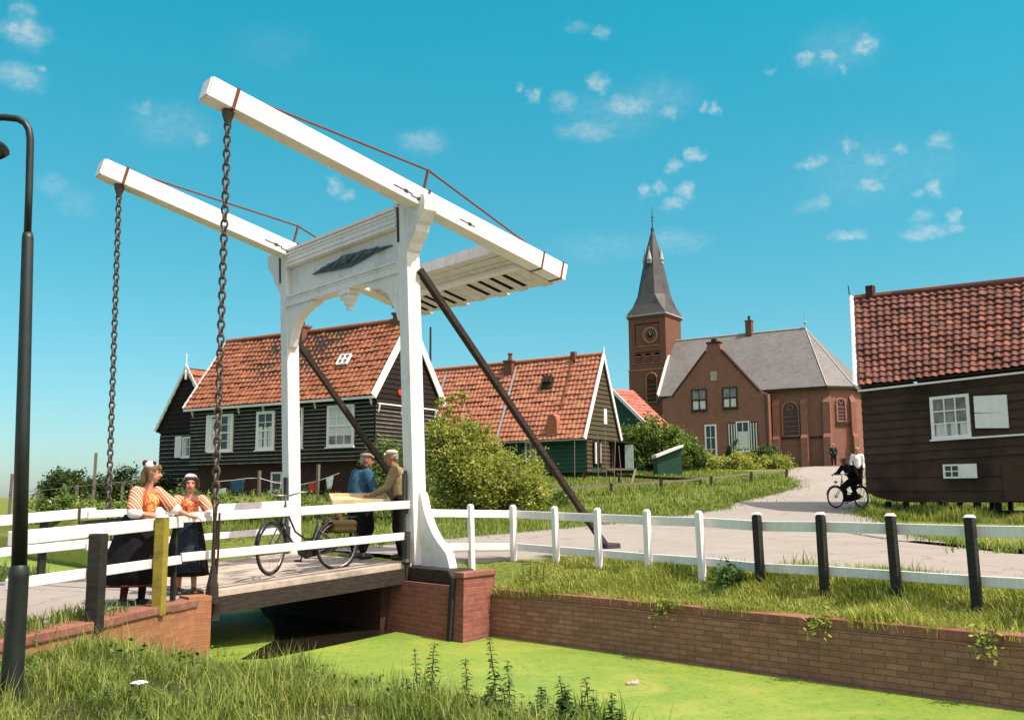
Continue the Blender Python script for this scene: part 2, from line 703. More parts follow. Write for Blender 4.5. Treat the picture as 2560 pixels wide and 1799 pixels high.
WHITE = painted_wood('white_painted_timber')
WHITE_TRIM = noise_mat('white_trim', (.82, .785, .75), (.72, .69, .66), 8, .6, .1)
GREY_WHITE = noise_mat('weathered_white', (.66, .64, .60), (.52, .50, .47), 7, .7, .2, .25, (1, 1, .3))
IRON = noise_mat('black_iron', (.022, .02, .018), (.05, .042, .035), 30, .6, .2, .4)
RUST = noise_mat('red_brown_iron', (.16, .045, .022), (.10, .03, .018), 25, .7, .2)
CHAIN = noise_mat('chain_iron', (.035, .025, .02), (.11, .085, .06), 35, .55, .2, .5)
LAMP_MAT = noise_mat('dark_green_lamp_paint', (.008, .013, .010), (.015, .02, .014), 12, .45, .08, .5)
BLACKWOOD = noise_mat('tarred_boards', (.013, .008, .0058), (.026, .0165, .012), 5, .75, .3, .2, (1, 1, 8))
BLACKEDGE = noise_mat('pale_board_edge', (.34, .33, .27), (.16, .15, .12), 3, .8, 0)  # paler strip along the lower edge of each board
BROWNWOOD = noise_mat('brown_tarred_boards', (.05, .026, .0165), (.085, .046, .03), 4, .75, .3, .2, (1, 1, 8), c3=(.03, .016, .011), big=.8)
BROWNEDGE = noise_mat('brown_board_edge', (.04, .026, .016), (.03, .02, .014), 3, .8, 0)
GREENWOOD = noise_mat('dark_green_boards', (.013, .045, .03), (.03, .08, .052), 5, .7, .3, .2, (1, 1, 8))
GREENEDGE = noise_mat('green_board_edge', (.05, .13, .09), (.03, .08, .06), 3, .8, 0)
GABLEWOOD = noise_mat('olive_gable_boards', (.055, .045, .025), (.10, .08, .045), 5, .8, .3, .2, (1, 1, 8))
DARKWOOD = noise_mat('dark_timber', (.02, .015, .011), (.05, .038, .028), 8, .8, .4, .2, (1, 1, 6))
GREYWOOD = noise_mat('grey_weathered_timber', (.22, .19, .15), (.12, .10, .08), 8, .85, .4, .2, (1, 1, 5))
BLACKPOST = noise_mat('black_post_paint', (.012, .011, .009), (.03, .027, .02), 8, .65, .3, .3, (1, 1, 4))
YELLOWPOST = noise_mat('yellow_green_post_paint', (.30, .24, .03), (.21, .18, .03), 7, .7, .2, .25, (1, 1, 3), c3=(.11, .12, .03), big=5)
DECK = noise_mat('deck_planks', (.52, .43, .345), (.40, .33, .265), 10, .85, .4, .2, (1, 1, 1), c3=(.2, .18, .15), big=2.0)
BRICK_QUAY = brick_mat('quay_brick', (.42, .20, .135), (.29, .13, .088), (.17, .11, .08), .23, .06, .006, (.19, .10, .065), dark=(.13, .065, .045), bump=.7)
BRICK_ROW = brick_mat('rowlock_brick', (.36, .155, .10), (.25, .105, .07), (.18, .12, .09), .07, .3, .006, (.11, .065, .04))
BRICK_PIER = brick_mat('pier_brick', (.31, .105, .07), (.21, .068, .048), (.26, .17, .13), .22, .064, .006, (.15, .06, .045))
BRICK_WING = brick_mat('wing_brick', (.42, .18, .085), (.33, .13, .065), (.28, .20, .13), .22, .066, .006, (.2, .13, .06))
BRICK_CHURCH = brick_mat('church_brick', (.31, .135, .095), (.235, .10, .07), (.28, .175, .13), .25, .08, .008, (.2, .075, .048), bump=.2)
BRICK_TOWER = brick_mat('tower_brick', (.22, .095, .058), (.16, .066, .042), (.19, .115, .08), .25, .08, .008, (.16, .06, .04), bump=.2)
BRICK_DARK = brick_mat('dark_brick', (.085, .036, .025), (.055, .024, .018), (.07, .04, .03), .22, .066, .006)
SLATE = None
TILE_A = tile_mat('orange_pantiles', (.23, .075, .036), (.30, .105, .048), (.36, .145, .068), (.15, .062, .036), (.27, .145, .08))
TILE_B = tile_mat('light_orange_pantiles', (.36, .13, .075), (.43, .17, .092), (.48, .22, .115), (.28, .11, .062), (.33, .22, .13))
TILE_C = tile_mat('brown_red_pantiles', (.10, .036, .026), (.15, .055, .038), (.29, .10, .05), (.10, .05, .042))
TILE_D = tile_mat('red_pantiles', (.36, .09, .06), (.46, .14, .09), (.42, .16, .12), (.3, .1, .08))
GLASS = glass_mat('window_glass', (.02, .022, .025))
GLASS_PALE = noise_mat('curtained_glass', (.30, .26, .24), (.10, .085, .08), 3, .2, 0, .5)
CURTAIN = noise_mat('white_curtain', (.72, .70, .66), (.5, .48, .46), 12, .9, .2, .1, (6, 6, .4))
SKIN = noise_mat('skin', (.55, .26, .17), (.47, .20, .13), 14, .55, .05, .35)
SKIN_TAN = noise_mat('weathered_skin', (.42, .18, .11), (.35, .14, .08), 14, .6, .05, .3)
FACE_DARK = noise_mat('eye_brown', (.03, .02, .015), (.05, .03, .02), 20, .4, 0)
LIPS = noise_mat('lips', (.38, .08, .07), (.32, .06, .06), 20, .5, 0)
HAIR_BLOND = noise_mat('dark_blond_hair', (.17, .11, .04), (.09, .055, .02), 40, .5, .5, .4, (1, 1, .2))
HAIR_BROWN = noise_mat('brown_hair', (.08, .055, .03), (.035, .024, .014), 40, .5, .5, .4, (1, 1, .2))
HAIR_GREY = noise_mat('grey_hair', (.35, .32, .28), (.2, .18, .16), 40, .6, .5, .3)
BLACKCLOTH = noise_mat('black_cloth', (.008, .007, .008), (.016, .015, .016), 12, .9, .3, .1)
DARKBLUE = noise_mat('dark_blue_apron', (.012, .018, .028), (.03, .042, .058), 26, .9, .3, .1)
BLUECLOTH = noise_mat('blue_smock_cloth', (.05, .12, .175), (.03, .075, .115), 11, .9, 1.0, .1)
TANCLOTH = noise_mat('tan_jacket_cloth', (.30, .23, .12), (.20, .15, .08), 11, .9, 1.0, .1)
CAPCLOTH = noise_mat('cap_cloth', (.32, .26, .20), (.20, .16, .12), 20, .9, .3, .1)
WHITECLOTH = noise_mat('white_cloth', (.80, .78, .74), (.68, .66, .62), 12, .9, .3, .1)
REDCLOTH = noise_mat('red_cloth', (.55, .07, .035), (.40, .05, .03), 12, .9, .3, .1)
REDTRIM = noise_mat('dark_red_trim', (.10, .02, .018), (.06, .014, .012), 12, .9, .3, .1)
CLOG = noise_mat('dark_clogs', (.03, .022, .018), (.07, .055, .045), 10, .5, .2, .4)
TRAYWOOD = noise_mat('pale_wood', (.60, .50, .28), (.48, .39, .21), 8, .7, .2, .25, (1, 1, 1))
RUBBER = noise_mat('black_rubber', (.018, .017, .016), (.03, .028, .026), 20, .8, .1)
CHROME = noise_mat('dull_chrome', (.45, .42, .38), (.3, .27, .22), 20, .35, .05, .5, metal=.8)
BIKEPAINT = noise_mat('black_bicycle_paint', (.012, .012, .014), (.02, .02, .022), 10, .3, .02, .5)
LEATHER = noise_mat('brown_leather', (.09, .045, .02), (.05, .025, .012), 12, .6, .2)
SACK = noise_mat('olive_canvas', (.085, .062, .024), (.05, .037, .015), 12, .9, .4, .1)
BARK = noise_mat('bark', (.10, .075, .045), (.05, .036, .022), 14, .9, .5, .15)
ZINC = noise_mat('zinc_flashing', (.42, .42, .40), (.3, .3, .29), 6, .5, .1, .4)
STONE = noise_mat('pale_stone', (.42, .37, .29), (.32, .27, .21), 6, .85, .2)
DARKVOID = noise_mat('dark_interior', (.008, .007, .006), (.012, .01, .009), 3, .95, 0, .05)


def striped_cloth(name, c1, c2, scale, direction='X', c3=None):
    m, nt, b = new_mat(name, .9, .1)
    v = coords(nt, 'Object')
    w = N(nt, 'ShaderNodeTexWave', wave_type='BANDS', bands_direction=direction, inp={'Scale': scale, 'Distortion': .6, 'Detail': 1.0})
    nt.links.new(v, w.inputs['Vector'])
    col = mix_rgb(nt, remap(nt, w.outputs[1], .42, .58), c1, c2)
    if c3:
        w2 = N(nt, 'ShaderNodeTexWave', wave_type='BANDS', bands_direction=direction, inp={'Scale': scale * .5, 'Distortion': .6})
        nt.links.new(v, w2.inputs['Vector'])
        col = mix_rgb(nt, remap(nt, w2.outputs[1], .8, .9), col, c3)
    nt.links.new(col, b.inputs['Base Color'])
    return m


def flowered_cloth(name, c1, c2, c3, scale=28):
    m, nt, b = new_mat(name, .9, .1)
    v = coords(nt, 'Object')
    vo = N(nt, 'ShaderNodeTexVoronoi', inp={'Scale': scale})
    nt.links.new(v, vo.inputs['Vector'])
    sp = N(nt, 'ShaderNodeSeparateColor')
    nt.links.new(vo.outputs['Color'], sp.inputs[0])
    col = mix_rgb(nt, remap(nt, sp.outputs[0], .45, .55), c1, c2)
    col = mix_rgb(nt, remap(nt, vo.outputs['Distance'], .2, .32), c3, col)
    nt.links.new(col, b.inputs['Base Color'])
    return m


SLEEVE = striped_cloth('red_white_striped_sleeve', (.70, .58, .48), (.50, .08, .05), 12, 'DIAGONAL', (.66, .38, .14))
BODICE = flowered_cloth('flowered_bodice', (.55, .25, .07), (.48, .07, .035), (.66, .50, .28))
BODICE_RED = flowered_cloth('red_bodice', (.58, .12, .05), (.66, .34, .10), (.70, .55, .30), 24)


def slate_mat():
    m, nt, b = new_mat('roof_slates', .6, .35)
    uv = coords(nt, 'UV')
    br = N(nt, 'ShaderNodeTexBrick', inp={'Scale': 1.0, 'Brick Width': .28, 'Row Height': .22, 'Mortar Size': .008, 'Color1': (.17, .162, .15, 1), 'Color2': (.125, .12, .112, 1), 'Mortar': (.07, .067, .063, 1)})
    nt.links.new(uv, br.inputs['Vector'])
    n2 = N(nt, 'ShaderNodeTexNoise', inp={'Scale': .5, 'Detail': 6.0, 'Roughness': .7})
    nt.links.new(uv, n2.inputs['Vector'])
    col = mix_rgb(nt, remap(nt, n2.outputs[0], .4, .7, 0, .7), br.outputs[0], (.20, .19, .165))
    nt.links.new(col, b.inputs['Base Color'])
    add_bump(nt, b, math_node(nt, 'SUBTRACT', 1.0, br.outputs[1]), .4, .02)
    return m


SLATE = slate_mat()


def slate_dark_mat():
    m = noise_mat('spire_slates', (.055, .052, .05), (.09, .085, .078), 5, .6, .3, .35, (1, 1, 2.5), c3=(.04, .038, .036), big=.8)
    return m


SLATE_DARK = slate_dark_mat()


def road_mat():
    m, nt, b = new_mat('pale_road', .9, .2)
    v = coords(nt, 'Object')
    n1 = N(nt, 'ShaderNodeTexNoise', inp={'Scale': .8, 'Detail': 8.0, 'Roughness': .65})
    n2 = N(nt, 'ShaderNodeTexNoise', inp={'Scale': 55.0, 'Detail': 4.0, 'Roughness': .7})
    n3 = N(nt, 'ShaderNodeTexNoise', inp={'Scale': .22, 'Detail': 3.0})
    for n in (n1, n2, n3):
        nt.links.new(v, n.inputs['Vector'])
    col = mix_rgb(nt, remap(nt, n1.outputs[0], .3, .7), (.32, .30, .26), (.255, .24, .21))
    col = mix_rgb(nt, remap(nt, n2.outputs[0], .4, .7, 0, .5), col, (.25, .20, .16))
    col = mix_rgb(nt, remap(nt, n3.outputs[0], .5, .75, 0, .35), col, (.30, .24, .20))
    vo = N(nt, 'ShaderNodeTexVoronoi', feature='DISTANCE_TO_EDGE', inp={'Scale': .55})
    wv = N(nt, 'ShaderNodeVectorMath', operation='MULTIPLY_ADD')
    nt.links.new(n1.outputs['Color'], wv.inputs[0])
    wv.inputs[1].default_value = (1.3, 1.3, 0)
    nt.links.new(v, wv.inputs[2])
    nt.links.new(wv.outputs[0], vo.inputs['Vector'])
    crk = math_node(nt, 'MULTIPLY', remap(nt, vo.outputs['Distance'], .0, .016, 1, 0), remap(nt, n3.outputs[0], .42, .55, 0, .7))
    col = mix_rgb(nt, crk, col, (.13, .11, .09))
    n4 = N(nt, 'ShaderNodeTexNoise', inp={'Scale': 3.2, 'Detail': 6.0, 'Roughness': .75})
    nt.links.new(v, n4.inputs['Vector'])
    col = mix_rgb(nt, remap(nt, n4.outputs[0], .56, .72, 0, .55), col, (.22, .19, .155))
    nt.links.new(col, b.inputs['Base Color'])
    add_bump(nt, b, n2.outputs[0], .35, .015)
    return m


ROAD = road_mat()


def ground_mat(name, c1, c2, c3):
    m, nt, b = new_mat(name, .95, .1)
    v = coords(nt, 'Object')
    n1 = N(nt, 'ShaderNodeTexNoise', inp={'Scale': .6, 'Detail': 8.0, 'Roughness': .7})
    n2 = N(nt, 'ShaderNodeTexNoise', inp={'Scale': 14.0, 'Detail': 5.0, 'Roughness': .7})
    for n in (n1, n2):
        nt.links.new(v, n.inputs['Vector'])
    col = mix_rgb(nt, remap(nt, n1.outputs[0], .35, .65), c1, c2)
    col = mix_rgb(nt, remap(nt, n2.outputs[0], .4, .68), col, c3)
    nt.links.new(col, b.inputs['Base Color'])
    add_bump(nt, b, n2.outputs[0], .8, .05)
    return m


WATER_DARK = noise_mat('deck_shade_water', (.014, .011, .007), (.02, .017, .01), 3, .12, .12, .5)  # dark colour standing for the shade under the bridge
GROUND = ground_mat('meadow_ground', (.15, .19, .035), (.20, .22, .045), (.08, .12, .025))
SOIL = ground_mat('bank_soil', (.05, .055, .018), (.075, .07, .025), (.03, .035, .012))


def duckweed_mat():
    m, nt, b = new_mat('duckweed', .55, .3)
    v = coords(nt, 'Object')
    n1 = N(nt, 'ShaderNodeTexNoise', inp={'Scale': .55, 'Detail': 6.0, 'Roughness': .6})
    n2 = N(nt, 'ShaderNodeTexVoronoi', inp={'Scale': 90.0})
    n3 = N(nt, 'ShaderNodeTexNoise', inp={'Scale': 5.0, 'Detail': 6.0, 'Roughness': .7})
    for n in (n1, n2, n3):
        nt.links.new(v, n.inputs['Vector'])
    col = mix_rgb(nt, remap(nt, n1.outputs[0], .35, .65), (.12, .225, .026), (.20, .285, .038))
    col = mix_rgb(nt, remap(nt, n3.outputs[0], .45, .75, 0, .5), col, (.10, .19, .022))
    sp = N(nt, 'ShaderNodeSeparateColor')
    nt.links.new(n2.outputs['Color'], sp.inputs[0])
    col = mix_rgb(nt, remap(nt, sp.outputs[0], 0, 1, 0, .35), col, (.25, .32, .055))
    n5 = N(nt, 'ShaderNodeTexNoise', inp={'Scale': 16.0, 'Detail': 8.0, 'Roughness': .75})
    nt.links.new(v, n5.inputs['Vector'])
    gap = math_node(nt, 'MULTIPLY', remap(nt, n5.outputs[0], .52, .62), remap(nt, n3.outputs[0], .38, .58))
    col = mix_rgb(nt, math_node(nt, 'MULTIPLY', gap, .75), col, (.05, .075, .02))
    n6 = N(nt, 'ShaderNodeTexNoise', inp={'Scale': 1.1, 'Detail': 7.0, 'Roughness': .7, 'Distortion': 1.2})
    nt.links.new(v, n6.inputs['Vector'])
    col = mix_rgb(nt, remap(nt, n6.outputs[0], .5, .68, 0, .7), col, (.30, .31, .06))
    nt.links.new(col, b.inputs['Base Color'])
    add_bump(nt, b, n2.outputs['Distance'], .4, .008)
    return m


DUCKWEED = duckweed_mat()
GRASS_LONG = plant_mat('long_grass', [(0, (.05, .085, .018)), (.3, (.12, .17, .03)), (.65, (.20, .25, .045)), (1, (.32, .33, .09))])
GRASS_BANK = plant_mat('bank_grass', [(0, (.07, .11, .02)), (.35, (.19, .235, .04)), (.7, (.32, .34, .065)), (1, (.46, .42, .13))])
GRASS_FIELD = plant_mat('field_grass', [(0, (.07, .11, .02)), (.5, (.17, .22, .04)), (1, (.32, .32, .08))])
LEAF_OLIVE = plant_mat('olive_leaves', [(0, (.09, .11, .025)), (.4, (.26, .28, .06)), (1, (.52, .48, .16))], .6, .38)
LEAF_GREEN = plant_mat('green_leaves', [(0, (.04, .075, .018)), (.5, (.12, .185, .04)), (1, (.27, .32, .08))])
LEAF_DARK = plant_mat('dark_leaves', [(0, (.02, .04, .014)), (.5, (.05, .085, .025)), (1, (.11, .15, .045))])
NETTLE = plant_mat('nettle_leaves', [(0, (.03, .065, .018)), (.5, (.065, .125, .03)), (1, (.14, .21, .05))])
UMBEL = noise_mat('white_umbel', (.75, .75, .68), (.55, .58, .48), 20, .9, .2)

# ================================================================ setting: ground, water, roads
WATER_Z = -.93


def np_obj(name, verts, quads, mat, tris=None, rnd=None, parent=None, loc=None, smooth=False):
    "mesh from arrays (world space)"
    base = root_loc(parent) if parent is not None else Vector(loc if loc is not None else verts[0])
    v = np.asarray(verts, dtype=np.float64) - np.array(base)
    me = bpy.data.meshes.new(name)
    nq = 0 if quads is None else len(quads)
    ntr = 0 if tris is None else len(tris)
    me.vertices.add(len(v))
    me.vertices.foreach_set('co', v.astype(np.float32).ravel())
    idx = []
    if nq:
        idx.append(np.asarray(quads).ravel())
    if ntr:
        idx.append(np.asarray(tris).ravel())
    idx = np.concatenate(idx).astype(np.int32)
    me.loops.add(len(idx))
    me.loops.foreach_set('vertex_index', idx)
    me.polygons.add(nq + ntr)
    st = np.concatenate([np.arange(nq) * 4, nq * 4 + np.arange(ntr) * 3]).astype(np.int32)
    me.polygons.foreach_set('loop_start', st)
    if smooth:
        me.polygons.foreach_set('use_smooth', np.ones(nq + ntr, dtype=bool))
    me.update(calc_edges=True)
    me.validate()
    if rnd is not None:
        a = me.attributes.new('rnd', 'FLOAT', 'POINT')
        a.data.foreach_set('value', np.asarray(rnd, dtype=np.float32))
    me.materials.append(mat)
    o = bpy.data.objects.new(name, me)
    link(o, parent)
    if parent is None:
        o.location = base
    return o


def grid_quads(nu, nv):
    i, j = np.meshgrid(np.arange(nu - 1), np.arange(nv - 1))
    a = (j * nu + i).ravel()
    return np.stack([a, a + 1, a + nu + 1, a + nu], 1)


def wob(x, y):
    return .5 * np.sin(x * 2.3 + 1.3 * np.sin(y * 1.7)) + .5 * np.sin(y * 3.1 + 1.1 * np.sin(x * 1.9 + 2))


def uv_world(u, v):
    return BO.x + UX.x * u + VX.x * v, BO.y + UX.y * u + VX.y * v


def u_quay(v):
    return np.interp(np.asarray(v, float), [1.0, 1.36, 3.5, 5.9, 7.8, 15], [.36, .38, .60, .75, .90, 1.4])


def z_right(u, v):
    x, y = uv_world(u, v)
    h = hterr(x, y)
    w = u - u_quay(v)
    t = sm((w - .15) / 1.05)
    t = np.where((np.asarray(v) > -3.9) & (np.asarray(v) < .3), 1.0, t)
    z = -.33 + (h + .33) * t - .02
    return z + .025 * wob(x * 1.6, y * 1.6) * (1 - sm((w - 1.2) / .5)) + np.where(w > 6, .02 * wob(x * .5, y * .5), 0)


def u_left(v):
    return np.interp(v, [-1, 1, 3, 5, 6, 10, 30], [-3.2, -2.95, -2.62, -2.25, -2.1, -2.05, -2.05])


def wing_v(u):
    return .25 + np.clip(-3.3 - np.asarray(u, float), 0, 6.2) * .84


def z_left(u, v):
    w = u_left(v) - u
    d = v - wing_v(u)
    bank = -1.02 + .43 * sm(w / 2.4) + .05 * sm((w - 2) / 3)
    x, y = uv_world(u, v)
    bank = bank + .16 * sm((w - .3) / 2.2) * (1 - sm((d - .3) / 2.4)) * sm((-u - 3.9) / 1.3)
    bank = bank + .035 * wob(x * 2, y * 2)
    up = -.34
    t = sm((-.25 - d) / .5)
    t = np.maximum(t, sm((w - 9) / 4))
    return bank + (up - bank) * t


def terrain(name, ws, vs, ufn, zfn, mat):
    W, Vv = np.meshgrid(np.array(ws, float), np.array(vs, float))
    u = ufn(W, Vv)
    z = zfn(u, Vv)
    z = np.where(W < 0, -1.6, z)
    u = np.where(W < 0, ufn(np.zeros_like(W), Vv), u)
    x, y = uv_world(u, Vv)
    o = np_obj(name, np.stack([x, y, z], -1).reshape(-1, 3), grid_quads(len(ws), len(vs)), mat, loc=(0, 0, 0), smooth=True)
    o['kind'] = 'structure'
    return o


def steps(*segs):
    out = []
    for a, b, n in segs:
        out += list(np.linspace(a, b, n, endpoint=False))
    return out + [segs[-1][1]]


VS = steps((-4000, -400, 4), (-400, -80, 8), (-80, -20, 30), (-20, -5, 30), (-5, 14, 96), (14, 40, 26), (40, 400, 12), (400, 4000, 4))
WS = [-1] + steps((0, 2.4, 16), (2.4, 10, 24), (10, 60, 60), (60, 160, 25), (160, 4000, 8))
terrain('ground', WS, VS, lambda w, v: u_quay(v) + .12 + np.maximum(w, 0), z_right, GROUND)
WL = [-1] + steps((0, 6, 32), (6, 14, 16), (14, 60, 20), (60, 4000, 8))
terrain('ground', WL, VS, lambda w, v: u_left(v) - np.maximum(w, 0), z_left, SOIL)

m = M()
m.add([B(-3.6, -4000, WATER_Z), B(1.4, -4000, WATER_Z), B(1.4, -30, WATER_Z), B(-3.6, -30, WATER_Z)], [(0, 3, 2, 1)])
m.add([B(-3.6, -30, WATER_Z), B(1.4, -30, WATER_Z), B(1.4, 40, WATER_Z), B(-3.6, 40, WATER_Z)], [(0, 3, 2, 1)])
o = build('canal_water', m, DUCKWEED, loc=B(-1.5, 0, WATER_Z))
o['kind'] = 'structure'


# dark sheet on the duckweed: shade below the deck put into the colour
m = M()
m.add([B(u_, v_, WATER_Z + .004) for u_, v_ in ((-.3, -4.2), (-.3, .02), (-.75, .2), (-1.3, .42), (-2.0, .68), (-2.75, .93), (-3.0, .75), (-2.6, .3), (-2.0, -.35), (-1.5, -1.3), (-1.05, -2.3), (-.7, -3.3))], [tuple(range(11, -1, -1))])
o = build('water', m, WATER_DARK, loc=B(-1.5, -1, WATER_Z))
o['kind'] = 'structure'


def ribbon(name, left, right, zfn, off, mat, n=60, k=14, shoulder=.0):
    def res(pts):
        p = np.array(pts, float)
        s = np.concatenate([[0], np.cumsum(np.linalg.norm(np.diff(p, axis=0), axis=1))])
        t = np.linspace(0, s[-1], n)
        return np.stack([np.interp(t, s, p[:, 0]), np.interp(t, s, p[:, 1])], 1)
    L, R = res(left), res(right)
    f = np.linspace(0, 1, k)[None, :, None]
    P = L[:, None, :] * (1 - f) + R[:, None, :] * f
    dl_ = L - R
    dl_ /= np.linalg.norm(dl_, axis=1)[:, None] + 1e-9
    wd_ = (shoulder * np.clip((np.arange(n) / n - .25) / .1, 0, 1) + .002)[:, None, None]
    P = np.concatenate([P[:, :1] + wd_ * dl_[:, None, :], P, P[:, -1:] - wd_ * dl_[:, None, :]], 1)
    x, y = P[..., 0].ravel(), P[..., 1].ravel()
    z = (zfn(x, y) + off).reshape(n, k + 2)
    z[:, 0] -= .085
    z[:, -1] -= .085
    z = z.ravel()
    o = np_obj(name, np.stack([x, y, z], -1), grid_quads(k + 2, n), mat, loc=(0, 0, 0))
    o['kind'] = 'structure'
    return o


def buv(u, v):
    p = B(u, v)
    return (p.x, p.y)


# the road from the bridge, widening along the fence and climbing to the church
left = [buv(.62, -3.75), (-1.43, 21.06), (1.03, 24.39), (2.21, 25.91), (4.4, 28.6), (5.84, 30.59), (7.0, 32.6), (7.96, 34.89), (9.2, 36.6), (10.6, 38.8), (12.0, 41.5), (12.7, 44.5), (13.4, 49), (15.92, 56.8), (19.5, 66), (23.5, 74.5)]
right = [buv(.62, .05), buv(2.3, .4), buv(2.35, 4), buv(2.6, 10), buv(3.5, 14), buv(6, 12), buv(7.4, 6.5), (7.7, 15.2), (8.06, 17.64), (8.77, 22.33), (10.2, 28.4), (10.6, 30.2), (11.6, 32.3), (14.6, 40.5), (18.6, 52.4), (22.5, 62), (29, 74.5)]
ribbon('road', left, right, hterr, .028, ROAD, 150, 40, .4)
# the apron on the near bank
ln = [(-3.2, -3.85), (-5, -4.4), (-9, -6.5), (-40, -8)]
rn = [(-3.2, .2), (-5.8, 2.2), (-10, 5.7), (-40, 4)]
ribbon('road', [buv(*p) for p in ln], [buv(*p) for p in rn], lambda x, y: np.full_like(x, -.25), 0, ROAD, 40, 12)

# ================================================================ brickwork by the water
STREAK = noise_mat('brick_streak', (.055, .034, .026), (.09, .055, .04), 14, .95, .3, .1)
r = thing('quay_wall', 'long low brown brick canal wall below the grassy bank and fence', 'wall', B(.7, 7, -1))
q0, q1 = 1.1, 15.0


def uq(v):
    return float(u_quay(v))


m = M()
m.hexa([B(uq(q0), q0, -1.5), B(uq(q1), q1, -1.5), B(uq(q1) + .3, q1, -1.5), B(uq(q0) + .3, q0, -1.5),
        B(uq(q0) + .02, q0, -.40), B(uq(q1) + .02, q1, -.40), B(uq(q1) + .3, q1, -.40), B(uq(q0) + .3, q0, -.40)])
build('brick_face', m, BRICK_QUAY, r)
m = M()
a = q0
k = 0
while a < q1 - .01:
    b_ = min(a + 1.1 + .5 * random.random(), q1)
    dz, du = random.uniform(-.007, .007), random.uniform(-.006, .006)
    p0, p1 = uq(a), uq(b_)
    m.hexa([B(p0 - .004 + du, a, -.397), B(p1 - .004 + du, b_ - .006, -.397), B(p1 + .26, b_ - .006, -.397), B(p0 + .26, a, -.397),
            B(p0 + .004 + du, a, -.30 + dz), B(p1 + .004 + du, b_ - .006, -.30 + dz), B(p1 + .26, b_ - .006, -.30 + dz), B(p0 + .26, a, -.30 + dz)])
    a = b_
build('coping', m, BRICK_ROW, r, bevel=.006)

for (v0, z0_, v1, z1_, w_) in ((6.07, -.36, 5.83, -.83, .05), (6.66, -.40, 6.43, -.72, .03), (4.09, -.38, 3.88, -.70, .03), (2.9, -.4, 2.78, -.68, .016)):  # dark streaks tapering down the brick face
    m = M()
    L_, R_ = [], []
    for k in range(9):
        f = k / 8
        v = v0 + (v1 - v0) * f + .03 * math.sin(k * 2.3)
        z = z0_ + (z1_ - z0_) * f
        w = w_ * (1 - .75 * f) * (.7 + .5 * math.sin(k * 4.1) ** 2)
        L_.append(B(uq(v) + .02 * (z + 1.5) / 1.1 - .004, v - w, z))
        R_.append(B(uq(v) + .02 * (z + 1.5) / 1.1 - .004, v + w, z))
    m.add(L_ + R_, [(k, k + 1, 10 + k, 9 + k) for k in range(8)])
    build('streak', m, STREAK, r)

r = thing('bridge_abutment', 'red brick abutment carrying the bridge portal at the far bank', 'abutment', B(.1, -1.2, -1))
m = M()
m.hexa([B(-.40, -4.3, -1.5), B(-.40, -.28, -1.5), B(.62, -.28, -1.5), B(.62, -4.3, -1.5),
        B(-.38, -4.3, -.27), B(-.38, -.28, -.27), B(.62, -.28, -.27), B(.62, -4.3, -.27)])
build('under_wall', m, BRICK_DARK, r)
m = M()
m.hexa([B(-.36, -.279, -1.5), B(-.36, 1.24, -1.5), B(.4, 1.10, -1.5), B(.4, -.279, -1.5),
        B(-.20, -.279, -.24), B(-.20, 1.17, -.24), B(.4, 1.06, -.24), B(.4, -.279, -.24)])
m.hexa([B(-.345, 1.30, -1.5), B(-.345, 1.56, -1.5), B(.5, 1.26, -1.5), B(.5, 1.10, -1.5),
        B(-.195, 1.24, -.12), B(-.195, 1.40, -.12), B(.5, 1.20, -.12), B(.5, 1.07, -.12)])
build('pier', m, BRICK_PIER, r)
m = M()
m.hexa([B(-.22, 1.22, -.119), B(-.22, 1.43, -.119), B(.5, 1.23, -.119), B(.5, 1.05, -.119),
        B(-.22, 1.22, -.05), B(-.22, 1.43, -.05), B(.5, 1.23, -.05), B(.5, 1.05, -.05)])
build('pier_cap', m, BRICK_ROW, r, bevel=.008)
m = M()
m.beam(B(-.345, 1.27, -1.4), B(-.205, 1.205, -.13), .07, .1, UX)
build('fender_post', m, BLACKPOST, r)

r = thing('wing_wall', 'low orange brick wing wall on the near bank, overgrown at its left end', 'wall', B(-4.5, 1.25, -.9))
WD = (B(-5.8, 2.35) - B(-3.3, .25)).normalized()
WN = Vector((-WD.y, WD.x, 0))
if WN.dot(VX) < 0:
    WN = -WN
W0 = B(-3.3, .25)
m = M()
m.beam(W0 - WD * .18 - WN * .14 + Z * -.78, W0 + WD * 7.5 - WN * .14 + Z * -.78, .28, .9)
m.box(B(-3.32, .16, -.72), UX * .14, VX * .15, Z * .5)
build('brick_face', m, BRICK_WING, r)
m = M()
a = -.22
while a < 7.4:
    b_ = min(a + .9 + .4 * random.random(), 7.5)
    dz = random.uniform(-.008, .008)
    m.beam(W0 + WD * a - WN * .135 + Z * (-.285 + dz), W0 + WD * (b_ - .006) - WN * .135 + Z * (-.285 + dz), .31, .086)
    a = b_
build('coping', m, BRICK_ROW, r, bevel=.008)
m = M()
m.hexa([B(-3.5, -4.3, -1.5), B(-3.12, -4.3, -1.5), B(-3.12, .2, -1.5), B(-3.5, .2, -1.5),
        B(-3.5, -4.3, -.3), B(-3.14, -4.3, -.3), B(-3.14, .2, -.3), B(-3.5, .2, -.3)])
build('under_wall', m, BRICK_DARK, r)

# ================================================================ the drawbridge
LAM = .042
W_ = 3.74
bridge = thing('drawbridge', 'white wooden drawbridge with two raised balance beams hung with chains', 'drawbridge', B(0, -1.87, 0))


def PB(u, v, z):
    return B(u - LAM * z, v, z)


def pbox(m, u0, u1, v0, v1, z0, z1, mi=0):
    m.hexa([PB(u0, v0, z0), PB(u1, v0, z0), PB(u1, v1, z0), PB(u0, v1, z0), PB(u0, v0, z1), PB(u1, v0, z1), PB(u1, v1, z1), PB(u0, v1, z1)], mi)


